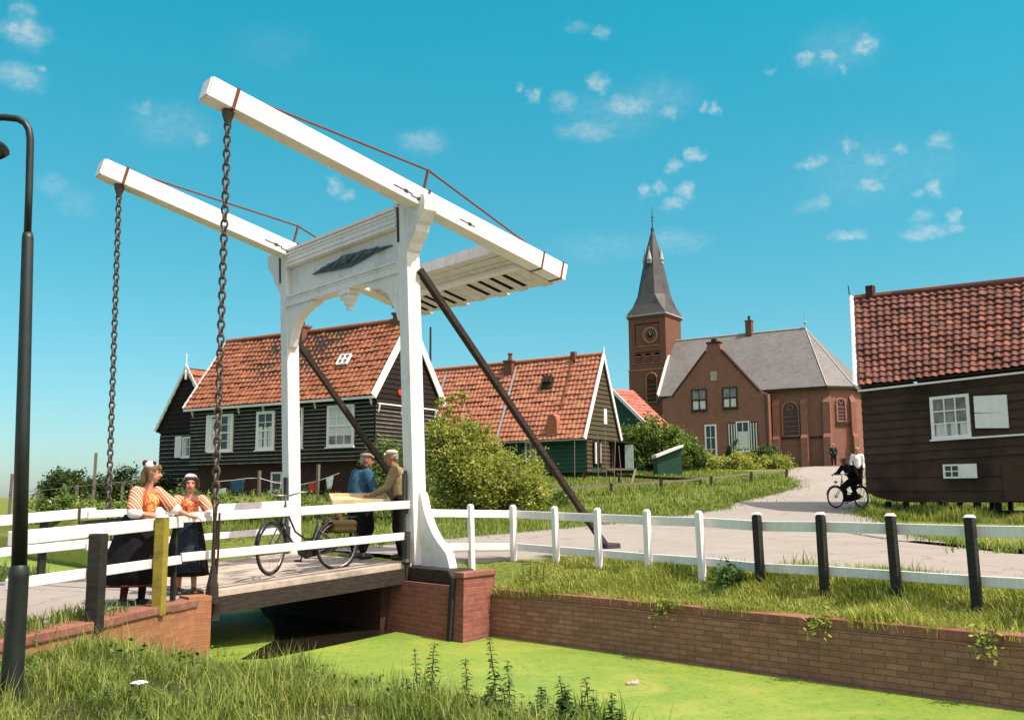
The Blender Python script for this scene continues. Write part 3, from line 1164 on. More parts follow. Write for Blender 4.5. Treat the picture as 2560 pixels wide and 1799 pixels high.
for k, (v0, v1, sg) in enumerate(((-.24, 0, 1), (-W_ - .24, -W_, -1))):
    m = M()
    pbox(m, 0, .235, v0, v1, -.04, 5.31)
    p = build('post', m, WHITE, bridge, bevel=.012)
    m = M()
    vb = v0 if sg < 0 else v0 + .012
    pbox(m, -.016, -.002, vb, vb + .045, 4.74, 5.27)
    build('iron_strap', m, IRON, p)
    # stepped corbel under the beam
    ed = v1 if sg > 0 else v0
    prof = [(0, 5.34), (.50, 5.34), (.52, 5.24), (.50, 5.10), (.41, 5.03), (.36, 4.97), (.30, 4.93), (.26, 4.83), (.18, 4.74), (.10, 4.68), (.05, 4.60), (0, 4.56)]
    m = M()
    m.prism([PB(.0, ed + sg * (.002 + .92 * a), z) for a, z in prof], UX * .24)
    build('corbel', m, WHITE, p, bevel=.01)
    m = M()
    pbox(m, -.03, .26, v0 - .02, v1 + .02, 5.312, 5.36)
    build('post_cap', m, WHITE, p, bevel=.01)
    # flared buttress at the foot
    if sg > 0:
        prof = [(-.03, -.05), (-.03, 1.02), (.02, 1.0), (.05, .95), (.085, .82), (.13, .70), (.2, .57), (.29, .44), (.41, .32), (.54, .22), (.62, .15), (.66, .05), (.69, -.05)]
        m = M()
        m.prism([PB(.105, .002 + a, z) for a, z in prof], UX * .137)
        build('buttress', m, WHITE, p, bevel=.008)
    m = M()
    pbox(m, -.03, -.002, v0 + .06, v0 + .10, .70, 1.32) if sg > 0 else pbox(m, -.03, -.002, v0 + .1, v0 + .14, .70, 1.28)
    build('hinge_bar', m, IRON, p)
m = M()
m.hexa([B(-.12, -.3, -.235), B(-.12, 1.12, -.235), B(.33, 1.12, -.235), B(.33, -.3, -.235), B(-.12, -.3, -.045), B(-.12, .95, -.045), B(.33, .95, -.045), B(.33, -.3, -.045)])
build('sill_beam', m, DARKWOOD, bridge, bevel=.015)
m = M()
m.hexa([B(-.12, -W_ - .6, -.235), B(-.12, -W_ + .1, -.235), B(.33, -W_ + .1, -.235), B(.33, -W_ - .6, -.235), B(-.12, -W_ - .6, -.045), B(-.12, -W_ + .1, -.045), B(.33, -W_ + .1, -.045), B(.33, -W_ - .6, -.045)])
build('sill_beam', m, DARKWOOD, bridge, bevel=.015)

va, vb = -W_ + .002, -.242
m = M()
pbox(m, -.004, .22, va, vb, 4.98, 5.30)
pbox(m, .10, .20, va, vb, 4.47, 4.979)
pbox(m, -.006, .22, va, vb, 4.27, 4.469)
cross = build('crossbeam', m, WHITE, bridge, bevel=.01)
m = M()
for z0, z1, u0 in ((5.255, 5.30, -.035), (5.20, 5.235, -.02), (5.145, 5.165, -.016), (5.06, 5.085, -.016), (4.985, 5.02, -.028), (4.435, 4.466, -.026), (4.39, 4.41, -.016), (4.275, 4.31, -.022)):
    pbox(m, u0, -.008, va + .01, vb - .01, z0, z1)
build('moulding', m, WHITE, cross)
for sg, e in ((1, -W_), (-1, -.24)):
    prof = [(0, 4.268), (0, 3.55), (.06, 3.57), (.11, 3.7), (.2, 3.86), (.33, 4.0), (.5, 4.10), (.72, 4.17), (1.0, 4.215), (1.02, 4.268)]
    m = M()
    m.prism([PB(.01, e + sg * (.004 + a * .95), z) for a, z in prof], UX * .17)
    build('arch_bracket', m, WHITE, cross, bevel=.006)
m = M()
c = PB(.1, -1.78, 4.27)
pbox(m, -.03, .2, -1.94, -1.62, 4.19, 4.268)
pbox(m, -.01, .18, -1.91, -1.65, 4.11, 4.188)
m.lathe(c, [(.001, -.33), (.05, -.325), (.055, -.28), (.04, -.265), (.075, -.25), (.11, -.16), (.11, -.15), (.001, -.15)], 12)
build('pendant', m, WHITE, cross, bevel=.004)
# carved relief of leaves in the panel, painted dark
CARVE = noise_mat('dark_blue_carving', (.06, .10, .115), (.11, .15, .165), 18, .7, .4, .2)
m = M()
top = [(-2.95, 4.735), (-2.5, 4.80), (-2.1, 4.83), (-1.95, 4.87), (-1.75, 4.86), (-1.5, 4.84), (-1.25, 4.845), (-1.0, 4.80), (-.5, 4.765)]
bot = [(-.5, 4.755), (-1.0, 4.73), (-1.3, 4.69), (-1.7, 4.645), (-2.0, 4.66), (-2.4, 4.69)]
m.prism([PB(.06, v, z) for v, z in top + bot], UX * .036)
for i in range(9):
    v = -2.55 + i * .22
    zc = 4.75 + .02 * math.sin(i * 2)
    h = .1 * (1 - abs(v + 1.75) / 1.5)
    m.tube([PB(.056, v - .18, zc - h * .5), PB(.035, v, zc + h * .1), PB(.056, v + .16, zc + h * .7)], [.01, .03, .008], 6)
m.ball(PB(.0, -1.75, 4.755), (.05, .05, .07), 10)
build('carving', m, CARVE, cross)

AL = .2394
CA, SA = math.cos(AL), math.sin(AL)


def bm(t, h, v):
    return B(-.10 + CA * t + SA * h, v, 5.15 - SA * t + CA * h)


def bmbox(m, t0, t1, h0, h1, v0, v1, mi=0):
    m.hexa([bm(t0, h0, v0), bm(t1, h0, v0), bm(t1, h0, v1), bm(t0, h0, v1), bm(t0, h1, v0), bm(t1, h1, v0), bm(t1, h1, v1), bm(t0, h1, v1)], mi)


BEAMS = ((.09, .362, 'n'), (-W_ - .178, -W_ + .094, 'f'))
for v0, v1, nm in BEAMS:
    m = M()
    bmbox(m, -3.49, 2.91, 0, .283, v0, v1)
    bmbox(m, -3.515, -3.492, .012, .271, v0 + .012, v1 - .012)
    bmo = build('balance_beam', m, WHITE, bridge, bevel=.012)
    vm = (v0 + v1) / 2
    m = M()
    pts = [bm(-3.12, .30, vm), bm(-3.0, .305, vm), bm(-.03, .66, vm), bm(2.38, .305, vm), bm(2.86, .30, vm)]
    m.tube(pts, .016, 8)
    build('truss_rod', m, RUST, bmo)
    m = M()
    m.beam(bm(-.03, .284, vm), bm(-.03, .67, vm), .04, .03, UX)
    m.beam(bm(0, .284, vm), bm(0, .02, vm), .01, .01, UX)
    bmbox(m, -.03, .01, .12, .29, v1 + .001, v1 + .012)
    bmbox(m, -.03, .01, .284, .30, v0, v1 + .012)
    build('king_post', m, RUST, bmo)
    for t in (-3.14, 2.36, 2.80):
        m = M()
        w = .022 if t < 0 else .014
        bmbox(m, t - w, t + w, -.012, .297, v1 + .001, v1 + .012)
        bmbox(m, t - w, t + w, -.012, .297, v0 - .012, v0 - .001)
        bmbox(m, t - w, t + w, .284, .297, v0 - .001, v1 + .001)
        bmbox(m, t - w, t + w, -.012, -.001, v0 - .001, v1 + .001)
        build('iron_strap', m, RUST, bmo)
    # forged cracks and bolts beside the bearing
    for t, h, l in ((-.62, .10, .34), (-.30, .075, .2), (.62, .10, .3)):
        m = M()
        bmbox(m, t, t + l, h, h + .014, v1 + .001, v1 + .006)
        bmbox(m, t + l * .55, t + l * .75, h - .016, h + .03, v1 + .001, v1 + .008)
        build('bearing_iron', m, IRON, bmo)

# counterweight box between the tails of the beams
c0, c1 = -W_ + .097, .087
m = M()
bmbox(m, 2.10, 2.84, .02, .26, c0, c1)
bmbox(m, 1.62, 1.76, .05, .26, c0, c1)
bmbox(m, 1.765, 1.92, .035, .25, c0, c1)
bmbox(m, 1.925, 2.07, .02, .25, c0, c1)
n = 13
for i in range(n):
    w = (c1 - c0) / n
    e = (.06, -.02, .03, 0)[i % 4]
    bmbox(m, 2.13, 2.86 + e, -.012, .018, c0 + i * w + .006, c0 + (i + 1) * w - .006)
cw = build('counterweight_box', m, GREY_WHITE, bridge)
m = M()
bmbox(m, 2.05, 2.15, -.06, .02, c0 + .05, c1 - .02)
build('ledge', m, WHITE, cw, bevel=.01)
m = M()
for v in (-.45, -.78, -1.1, -1.42, -2.1, -2.4, -2.7, -3.0, -3.3):
    bmbox(m, 2.24, 2.74, -.019, -.0125, v - .05, v + .05)
build('slot', m, DARKVOID, cw)


# chains of oval links
def chain(p, q, pitch, name='chain'):
    p, q = Vector(p), Vector(q)
    d = (q - p)
    L = d.length
    d.normalize()
    n = int(L / pitch)
    m = M()
    x = d.cross(UX).normalized()
    y = d.cross(x)
    for i in range(n):
        c = p + d * (L * (i + .5) / n)
        s = (x + y).normalized() if i % 2 else (x - y).normalized()
        hl, hw = pitch * .68, pitch * .44
        pts = []
        for a in range(12):
            an = 2 * math.pi * a / 12
            pts.append(c + d * (hl * math.cos(an)) + s * (hw * math.sin(an)))
        m.loop_tube(pts, pitch * .17, 6)
    return build(name, m, CHAIN, bridge)


TIP = -3.04


def zdeck(u):
    return .0725 * u


for v0, vbm, vd in ((0, .225, .07), (1, -W_ - .04, -W_ - .05)):
    tp = bm(-3.14, -.03, vbm)
    bt = B(TIP - .03, vd, zdeck(TIP) + .98)
    m = M()
    m.lathe(tp + Z * -.16, [(.001, .0), (.035, .0), (.05, .06), (.075, .13), (.085, .2), (.001, .2)], 10)
    build('chain_shackle', m, CHAIN, bridge)
    chain(tp + Z * -.12, bt, .092)
    m = M()
    b2 = B(TIP - .03, vd, zdeck(TIP) + .03)
    m.tube([bt + Z * .06, bt, bt + Z * -.1, b2 + Z * .22], [.014, .028, .022, .024], 8)
    m.tube([bt + UX * .06, bt + UX * .06 - Z * .5, b2 + UX * .05 + Z * .2], .014, 6)
    m.tube([b2 + Z * .3, b2 + Z * .2, b2 + Z * .06, b2 - Z * .14], [.03, .045, .075, .085], 8)
    build('chain_anchor', m, DARKWOOD, bridge)

# deck: planks along the span with dark gaps, edge beams below
m = M()
v = -W_ + .06
while v < -.05:
    w = .17 + .03 * random.random()
    w = min(w, .03 - v)
    dz = random.uniform(-.004, .004)
    near = v > -.75
    t = .0 if not near else .012
    m.hexa([B(TIP, v, zdeck(TIP) - .06), B(-.03, v, -.06), B(-.03, v + w - .012, -.06), B(TIP, v + w - .012, zdeck(TIP) - .06),
            B(TIP, v, zdeck(TIP) + dz + t), B(-.03, v, dz + t), B(-.03, v + w - .012, dz + t), B(TIP, v + w - .012, zdeck(TIP) + dz + t)])
    v += w + (.03 if near else .004)
deck = build('deck', m, DECK, bridge)
m = M()
for v in (.0, -.9, -1.85, -2.8, -W_ + .16):
    m.hexa([B(TIP, v - .16, zdeck(TIP) - .27), B(-.02, v - .16, -.27), B(-.02, v, -.27), B(TIP, v, zdeck(TIP) - .27),
            B(TIP, v - .16, zdeck(TIP) - .061), B(-.02, v - .16, -.061), B(-.02, v, -.061), B(TIP, v, zdeck(TIP) - .061)])
build('girder', m, DARKWOOD, deck)
m = M()
m.box(B(TIP + .06, -W_ / 2, zdeck(TIP) - .2), UX * .05, VX * (W_ / 2), Z * .135)
build('end_beam', m, DARKWOOD, deck)
# rails on both sides
for v in (-.07, -W_ + .1):
    for (zr, zl, h) in ((.83, .70, .115), (.385, .225, .105)):
        m = M()
        p0, p1 = B(-3.42, v, zl), B(-.06, v, zr)
        m.beam(p0, p1, .06, h)
        build('rail', m, WHITE, bridge, bevel=.008)
    m = M()
    m.beam(B(-.09, v - .06, -.05), B(-.11, v - .06, 1.28), .05, .04, UX)
    m.beam(B(-.12, v + .05, -.2), B(-.12, v + .05, .45), .07, .06, UX)
    m.tube([B(-.14, v + .08, -.38), B(-.14, v + .08, .05)], .02, 6)
    m.lathe(B(-.14, v + .06, -.02), [(.001, 0), (.05, .01), (.07, .04), (.05, .08), (.001, .09)], 8)
    build('rail_upright', m, IRON, bridge)
    m = M()
    m.beam(B(TIP + .1, v - .06, zdeck(TIP)), B(TIP + .1, v - .06, .72), .04, .03, UX)
    build('rail_upright', m, IRON, bridge)

# iron-shod stays from the posts to the road
m = M()
m.beam(PB(.2, .03, 4.30), B(4.35, -.35, .02), .10, .085, Z)
build('stay', m, DARKWOOD, bridge)
m = M()
m.beam(PB(.2, -W_ - .05, 3.72), B(3.2, -3.75, .02), .10, .085, Z)
build('stay', m, DARKWOOD, bridge)
m = M()
m.box(B(4.37, -.35, .05), UX * .17, VX * .15, Z * .07)
m.beam(B(4.1, -.33, .25), B(4.4, -.36, -.02), .13, .11)
build('stay_foot', m, IRON, bridge, bevel=.02)

# ================================================================ fences
fence = thing('rail_fence', 'white two-rail fence along the canal, its last posts painted black', 'fence', B(1.6, 4, 0))
FP = [(.92, .22, .80), (1.58, .40, .785), (1.6, 1.34, .765), (1.6, 2.18, .75), (1.6, 3.07, .735), (1.6, 3.97, .725), (1.6, 4.81, .695), (1.6, 5.64, .705), (1.6, 6.51, .70), (1.6, 7.32, .695), (1.62, 8.2, .70), (1.66, 9.1, .70), (1.7, 10.0, .70), (1.75, 10.9, .70)]
for i, (u, v, zt) in enumerate(FP):
    m = M()
    ln_ = .012 * math.sin(i * 2.1)
    zb = -.16 - .06 * (i > 3)
    white = i < 6
    b0, t0 = B(u - .045, v + ln_, zb), B(u - .045 - .02, v - .012 + ln_ * 2, zt)
    ax, ay = (VX * .041, UX * .038) if white else (VX * .044, UX * .042)
    m.hexa([b0 - ax - ay, b0 + ax - ay, b0 + ax + ay, b0 - ax + ay, t0 - ax - ay, t0 + ax - ay, t0 + ax + ay, t0 - ax + ay])
    # bevelled head
    m.hexa([t0 - ax - ay, t0 + ax - ay, t0 + ax + ay, t0 - ax + ay] + [t0 + Z * .03 + (s1 * ax + s2 * ay) * .55 for s1, s2 in ((-1, -1), (1, -1), (1, 1), (-1, 1))])
    p = build('post', m, WHITE if white else BLACKPOST, fence, bevel=.006)
    if not white:
        p['label'] = 'black fence post with white cap'
        m = M()
        m.hexa([t0 + Z * .022 + (s1 * ax + s2 * ay) * 1.06 for s1, s2 in ((-1, -1), (1, -1), (1, 1), (-1, 1))] + [t0 + Z * .05 + (s1 * ax + s2 * ay) * .6 for s1, s2 in ((-1, -1), (1, -1), (1, 1), (-1, 1))])
        build('post_cap', m, WHITE, p)
RP = [(.2, .06, .0)] + FP
for k, (dz, h) in enumerate(((-.115, .115), (-.60, .105))):
    for (i0, i1) in ((0, 2), (2, 5), (5, 8), (8, 11), (11, 14)):
        m = M()
        for i in range(i0, i1):
            (u0, v0, z0), (u1, v1, z1) = RP[i], RP[i + 1]
            if i == 0:
                z0 = .82
            e = .0 if i > i0 else -.02
            d = (B(u1, v1) - B(u0, v0)).normalized()
            m.beam(B(u0 + .03, v0, z0 + dz) - d * (0 if i > i0 else .05), B(u1 + .03, v1, z1 + dz) + d * .0, .045, h)
        build('rail', m, WHITE, fence, bevel=.006)

# near bank: fence on the wing wall (near side) and across the road (far side)
nf = thing('rail_fence', 'white rail fence on the wing wall beside the lamp post, one post yellow', 'fence', W0 + WD * 1.5)
FN = WN * -.14
for s, zb, zt, mat, w in ((2.16, -.36, .60, BLACKPOST, .075), (.93, -.34, .735, YELLOWPOST, .065)):
    m = M()
    p = W0 + WD * s + WN * (-.02)
    m.beam(p + Z * zb, p + Z * zt, w * 1.9, w * 1.7, WD)
    po = build('post', m, mat, nf, bevel=.01)
    po['label'] = 'yellow-green fence post' if mat is YELLOWPOST else 'black fence post'
    if mat is YELLOWPOST:
        m = M()
        m.lathe(p + Z * zt, [(.001, .03), (.05, .028), (.075, .0), (.06, -.012), (.001, -.012)], 12)
        build('post_cap', m, WHITE, po)
for z0, z1, h in ((.665, .60, .13), (.225, .205, .1)):
    m = M()
    p0 = W0 + WD * .28 + FN * .9 + Z * z0
    p1 = W0 + WD * 3.35 + FN * .9 + Z * z1
    m.beam(p0, p1, .05, h)
    build('rail', m, WHITE, nf, bevel=.008)
m = M()
m.beam(W0 + WD * .32 + FN * 1.3 + Z * -.24, W0 + WD * .32 + FN * 1.3 + Z * .6, .05, .05, WD)
build('post', m, BLACKPOST, nf)

ff = thing('rail_fence', 'white rail fence across the near road behind the two girls', 'fence', B(-4, -3.9, -.2))
for z0, z1, h in ((.73, .61, .15), (.27, .165, .13)):
    m = M()
    m.beam(B(-3.25, -3.8, z0), B(-5.6, -3.9, z1 - .06), .05, h)
    build('rail', m, WHITE, ff, bevel=.008)
for u in (-3.95, -5.3):
    m = M()
    m.beam(B(u, -3.93, -.4), B(u, -3.93, .62), .11, .1, UX)
    build('post', m, BLACKPOST, ff, bevel=.01)
m = M()
m.beam(B(-3.5, -3.77, .82), B(-3.5, -3.77, .56), .025, .03, UX)
m.beam(B(-3.5, -3.74, .58), B(-2.3, -3.70, .66), .03, .05)
build('iron_latch', m, IRON, ff)

# street lamp at the left
lamp = thing('street_lamp', 'dark green swan-neck street lamp post rising from the grass', 'street lamp', (-3.46, 7.0, -.55))
m = M()
m.lathe((-3.46, 7.0, 0), [(.072, -.8), (.072, -.3), (.066, .40), (.07, .42), (.062, .47), (.052, .49)], 18)
build('base', m, LAMP_MAT, lamp, smooth=True)
m = M()
m.tube([(-3.462, 7.0, .48), (-3.50, 7, 1.5), (-3.549, 7.0, 2.84), (-3.552, 7, 2.88)], [.052, .047, .04, .034], 16)
m.tube([(-3.553, 7.0, 2.87), (-3.562, 7, 3.2), (-3.573, 7.0, 3.5), (-3.578, 7, 3.60), (-3.592, 7, 3.67), (-3.625, 7, 3.725), (-3.68, 7, 3.757), (-3.78, 7, 3.768), (-3.95, 7.0, 3.768), (-4.1, 7, 3.74), (-4.18, 7, 3.66), (-4.2, 7, 3.6)],
       [.026] * 12, 14)
build('pole', m, LAMP_MAT, lamp, smooth=True)
m = M()
m.lathe((-4.06, 7.0, 3.44), [(.27, .08), (.3, .10), (.285, .13), (.22, .17), (.12, .22), (.06, .26), (.05, .32), (.001, .33)], 20)
build('lamp_shade', m, LAMP_MAT, lamp, smooth=True)
m = M()
m.ball((-4.06, 7.0, 3.52), (.09, .09, .1), 12)
build('bulb', m, WHITE_TRIM, lamp, smooth=True)

# ================================================================ buildings
class Frame:
    "a facade: s runs along it (to the left-hand distance), off points out of the wall, z up"

    def __init__(s, x, y, deg):
        a = rad(deg)
        s.p = Vector((x, y, 0))
        s.a = Vector((-math.sin(a), math.cos(a), 0))
        s.n = Vector((-s.a.y, s.a.x, 0))
        if s.n.y > 0:
            s.n = -s.n

    def __call__(s, t, off, z):
        return s.p + s.a * t + s.n * off + Z * z

    def side(s, t0, flip=False):
        "the end wall through s=t0: first argument runs into the depth"
        def f(t, off, z):
            return s.p + s.a * (t0 + (off if flip else -off)) - s.n * t + Z * z
        return f


def boards(m, pt, rng, z0, z1, pitch, edge=.02, off=.0, zt=None):
    "lapped boards; rng(z) gives the extent at height z"
    z = z0
    zt = zt or (lambda s: 0.0)
    while z < z1 - .01:
        zz = min(z + pitch, z1)
        a0, b0 = rng(z)
        a1, b1 = rng(zz)
        j = random.uniform(-.004, .004)
        p = [pt(a0, off + .036 + j, z + zt(a0)), pt(b0, off + .036 + j, z + zt(b0)), pt(b1, off + .01, zz + zt(b1)), pt(a1, off + .01, zz + zt(a1))]
        e = [pt(a0, off + .040 + j, z + zt(a0)), pt(b0, off + .040 + j, z + zt(b0)), pt(b0, off + .040 + j, z + edge + zt(b0)), pt(a0, off + .040 + j, z + edge + zt(a0))]
        w = [pt(a0, off, z + zt(a0)), pt(b0, off, z + zt(b0))]
        m.add(p, [(0, 1, 2, 3)], 0)
        if edge > 0:
            m.add(e, [(0, 1, 2, 3)], 1)
            m.add([e[2], e[3], p[0], p[1]], [(0, 1, 2, 3)], 1)
        m.add([e[0], e[1], w[1], w[0]], [(0, 1, 2, 3)], 0)
        z += pitch


def tiles(name, e0, e1, r0, r1, cols, rows, mat, parent, seg=4, amp=.03, step=.035, sag=.0, thick=.07):
    e0, e1, r0, r1 = map(Vector, (e0, e1, r0, r1))
    nrm = (e1 - e0).cross(r0 - e0).normalized()
    if nrm.z < 0:
        nrm = -nrm
    m = M()
    nu = cols * seg
    b = 0
    lines = []
    for r in range(rows):
        lines.append((r, r / rows, step))
        lines.append((r, (r + .985) / rows, 0.0))
    jit = [random.uniform(-.016, .016) for _ in range(rows + 1)]
    tj = {}
    for (r, y, st) in lines:
        for i in range(nu + 1):
            x = i / nu
            ph = (i % seg) / seg
            hh = amp * (.5 + .5 * math.sin(2 * math.pi * ph)) if seg > 2 else 0
            p = e0.lerp(e1, x).lerp(r0.lerp(r1, x), y)
            sg = -sag * math.sin(math.pi * x) * 4 * y * (1 - .5 * y)
            kj = tj.setdefault((r, i // seg), (random.gauss(0, .008), random.gauss(0, .010)))
            m.v.append(p + nrm * (hh + st + kj[0] + jit[r] * math.sin(x * 23 + r)) + (r0 - e0).normalized() * (kj[1] if st else 0) + Z * sg)
    for li in range(len(lines) - 1):
        r = lines[li][0]
        rr = r if li % 2 == 0 else r + 1
        y0, y1 = (.02, .98) if li % 2 == 0 else (.0, .02)
        for i in range(nu):
            m.uv[len(m.f)] = [((i + .001) / seg, rr + y0), ((i + .99) / seg, rr + y0), ((i + .99) / seg, rr + y1), ((i + .001) / seg, rr + y1)]
            m.f.append([li * (nu + 1) + i, li * (nu + 1) + i + 1, (li + 1) * (nu + 1) + i + 1, (li + 1) * (nu + 1) + i])
            m.m.append(0)
    k = len(m.v)
    q = [e0 - nrm * .01, e1 - nrm * .01, r1 - nrm * .01, r0 - nrm * .01]
    m.hexa([p - nrm * thick for p in q] + q, 1)
    o = build(name, m, [mat, DARKWOOD], parent)
    return o


def window(parent, pt, s0, s1, z0, z1, cols=3, rows=4, fw=.07, mun=.025, frame=None, glass=None, meet=None, curtain=None, sill=True, off=.04, zt=None, label=None):
    frame = frame or WHITE_TRIM
    glass = glass or GLASS
    zt = zt or (lambda s: 0.0)
    if s0 > s1:
        s0, s1 = s1, s0

    def bx(m, a, b, c, d, o0, o1):
        m.hexa([pt(a, o0, c + zt(a)), pt(b, o0, c + zt(b)), pt(b, o1, c + zt(b)), pt(a, o1, c + zt(a)), pt(a, o0, d + zt(a)), pt(b, o0, d + zt(b)), pt(b, o1, d + zt(b)), pt(a, o1, d + zt(a))])
    m = M()
    bx(m, s0, s0 + fw, z0, z1, off - .05, off + .05)
    bx(m, s1 - fw, s1, z0, z1, off - .05, off + .05)
    bx(m, s0 + fw, s1 - fw, z0, z0 + fw, off - .05, off + .048)
    bx(m, s0 + fw, s1 - fw, z1 - fw, z1, off - .05, off + .048)
    for i in range(1, cols):
        x = s0 + fw + (s1 - s0 - 2 * fw) * i / cols
        bx(m, x - mun / 2, x + mun / 2, z0 + fw, z1 - fw, off + .012, off + .036)
    for j in range(1, rows):
        zz = z0 + fw + (z1 - z0 - 2 * fw) * j / rows
        w = mun * (2 if meet == j else 1)
        bx(m, s0 + fw, s1 - fw, zz - w / 2, zz + w / 2, off + .011, off + (.04 if meet == j else .033))
    f = build('window', m, frame, parent, label=label)
    if sill:
        m = M()
        bx(m, s0 - .04, s1 + .04, z0 - .05, z0 - .002, off - .02, off + .10)
        build('sill', m, frame, f)
    m = M()
    bx(m, s0 + fw * .9, s1 - fw * .9, z0 + fw * .9, z1 - fw * .9, off - .03, off + .005)
    build('pane', m, glass, f)
    if curtain:
        for (a, b, c, d) in curtain:
            m = M()
            n = 7
            A0, A1 = s0 + fw + (s1 - s0 - 2 * fw) * a, s0 + fw + (s1 - s0 - 2 * fw) * b
            C0, C1 = z0 + fw + (z1 - z0 - 2 * fw) * c, z0 + fw + (z1 - z0 - 2 * fw) * d
            vs = []
            for i in range(n):
                s = A0 + (A1 - A0) * i / (n - 1)
                o = off + .007 + .003 * (i % 2)
                vs += [pt(s, o, C0 + zt(s)), pt(s, o, C1 + zt(s))]
            m.add(vs, [(2 * i, 2 * i + 2, 2 * i + 3, 2 * i + 1) for i in range(n - 1)])
            build('curtain', m, CURTAIN, f)
    return f


def board_strip(m, p, q, w, t, up=Z, mi=0):
    m.beam(p, q, t, w, up, mi)


def scallop(m, p, q, out, n, w=.1, t=.05):
    "row of small tile ends along a rake"
    p, q = Vector(p), Vector(q)
    d = (q - p) / n
    for i in range(n):
        c = p + d * (i + .5)
        m.beam(c - d * .49, c + d * .40, t, w * (.8 + .25 * (i % 2)), Vector(out))


def chimney(parent, c, w, h, mat, pot=True, name='chimney', dirx=None, potmat=None):
    c = Vector(c)
    x = (dirx or Vector((1, 0, 0))).normalized()
    y = Z.cross(x)
    m = M()
    m.box(c + Z * h / 2, x * w / 2, y * w / 2, Z * h / 2)
    m.box(c + Z * (h + .04), x * (w / 2 + .05), y * (w / 2 + .05), Z * .045)
    o = build(name, m, mat, parent)
    if pot:
        m = M()
        m.lathe(c + Z * (h + .086), [(.13, 0), (.11, .12), (.10, .3), (.14, .34), (.14, .38), (.08, .42), (.001, .43)], 10)
        build('chimney_pot', m, potmat or DARKWOOD, o)
    return o


# ---------------------------------------------------------------- black house behind the bridge
F1 = Frame(-5.19, 37.0, 58)
L1, D1 = 10.3, 3.96
h1 = thing('wooden_house', 'long black boarded house with orange tiled roof, framed by the bridge portal', 'house', F1(5, -2, .8))
m = M()
Zb, Ze, Zr = 2.30, 4.80, 7.80
prof = [(0, Zb), (0, Ze), (D1 / 2, Zr), (D1, Ze), (D1, Zb)]
m.prism([F1(0, -t, z) for t, z in prof], F1.a * L1)
boards(m, F1, lambda z: (0, L1), Zb, Ze, .155, .03)
S1 = F1.side(0)
boards(m, S1, lambda z: (0, D1), Zb, 4.40, .155, .03)
gz = lambda z: ((z - Ze) / (Zr - Ze) * D1 / 2, D1 - (z - Ze) / (Zr - Ze) * D1 / 2)
boards(m, S1, lambda z: (0, D1) if z < Ze else gz(z), 4.46, Zr - .1, .2, 0, off=.03)
build('wall', m, [BLACKWOOD, BLACKEDGE], h1)
m = M()
m.hexa([F1(.25, -.3, .2), F1(L1 - .2, -.3, .2), F1(L1 - .2, -D1 + .2, .2), F1(.25, -D1 + .2, .2), F1(.25, -.3, Zb - .002), F1(L1 - .2, -.3, Zb - .002), F1(L1 - .2, -D1 + .2, Zb - .002), F1(.25, -D1 + .2, Zb - .002)])
build('base_wall', m, BRICK_DARK, h1)
ov = .32
sl = (Zr - Ze) / (D1 / 2)
e0, e1 = F1(-.14, ov, Ze - ov * sl * .35 + .08), F1(L1 + .16, ov, Ze - ov * sl * .35 + .08)
r0, r1 = F1(-.14, -D1 / 2, Zr + .14), F1(L1 + .16, -D1 / 2, Zr + .14)
roof = tiles('roof', e0, e1, r0, r1, 42, 15, TILE_A, h1, 4, .035, .04, sag=.05)
tiles('roof', F1(L1 + .16, -D1 - ov, Ze - .05), F1(-.14, -D1 - ov, Ze - .05), r1, r0, 20, 6, TILE_A, h1, 2)
m = M()
m.tube([r0 + Z * .03, r0.lerp(r1, .5) + Z * .0, r1 + Z * .03], .10, 8)
build('ridge_tiles', m, TILE_A, roof)
m = M()
m.beam(e0 - F1.n * .02 - Z * .06, e1 - F1.n * .02 - Z * .06, .05, .10)
build('eaves_board', m, WHITE_TRIM, h1)
for i in range(8):
    s = .12 + i * (L1 - .3) / 7
    m = M()
    m.prism([F1(s, .04, Ze - .02), F1(s, .27, Ze - .05), F1(s, .27, Ze - .13), F1(s, .14, Ze - .2), F1(s, .06, Ze - .42), F1(s, .04, Ze - .42)], F1.a * .06)
    build('eaves_bracket', m, WHITE_TRIM, h1)
m = M()
for t0, t1 in ((-ov * .9, D1 / 2), (D1 + ov, D1 / 2)):
    za = Ze - ov * sl * .35
    m.beam(S1(t0, .145, za + .05), S1(t1, .145, Zr + .09), .05, .30, Vector(F1.n))
build('bargeboard', m, WHITE_TRIM, h1)
m = M()
scallop(m, F1(L1 + .17, ov, Ze - .06), F1(L1 + .17, -D1 / 2, Zr + .12), F1.a, 20, .08, .10)
build('verge_tiles', m, WHITE_TRIM, h1)
m = M()
m.beam(S1(.05, .08, 4.43), S1(D1 - .1, .08, 4.43), .09, .05)
for t in (.12, 1.5, 2.6, 3.7):
    m.prism([S1(t, .045, 4.40), S1(t, .13, 4.40), S1(t, .08, 4.2), S1(t, .045, 4.1)], -F1.n * .06)
build('gable_fascia', m, WHITE_TRIM, h1)
m = M()
m.lathe(S1(1.39, .08, 4.95), [(.001, .03), (.12, .03), (.13, 0), (.001, 0)], 14, -F1.a)
build('red_roundel', m, REDCLOTH, h1)
window(h1, F1, 9.03, 7.63, 2.84, 4.40, 2, 4, .10, .03, meet=2, curtain=[(.0, .2, 0, 1), (.8, 1, 0, .95)])
m = M()
m.box(F1(9.13, .09, 3.62), F1.a * .09, F1.n * .02, Z * .78)
build('shutter', m, WHITE_TRIM, h1)
window(h1, F1, 6.24, 5.22, 2.83, 4.41, 2, 4, .12, .03, meet=2, curtain=[(.0, .3, 0, .62), (.35, .62, .0, .6), (.72, 1, 0, .62)])
window(h1, F1, 4.25, 3.66, 2.86, 4.44, 2, 4, .08, .03, meet=2)
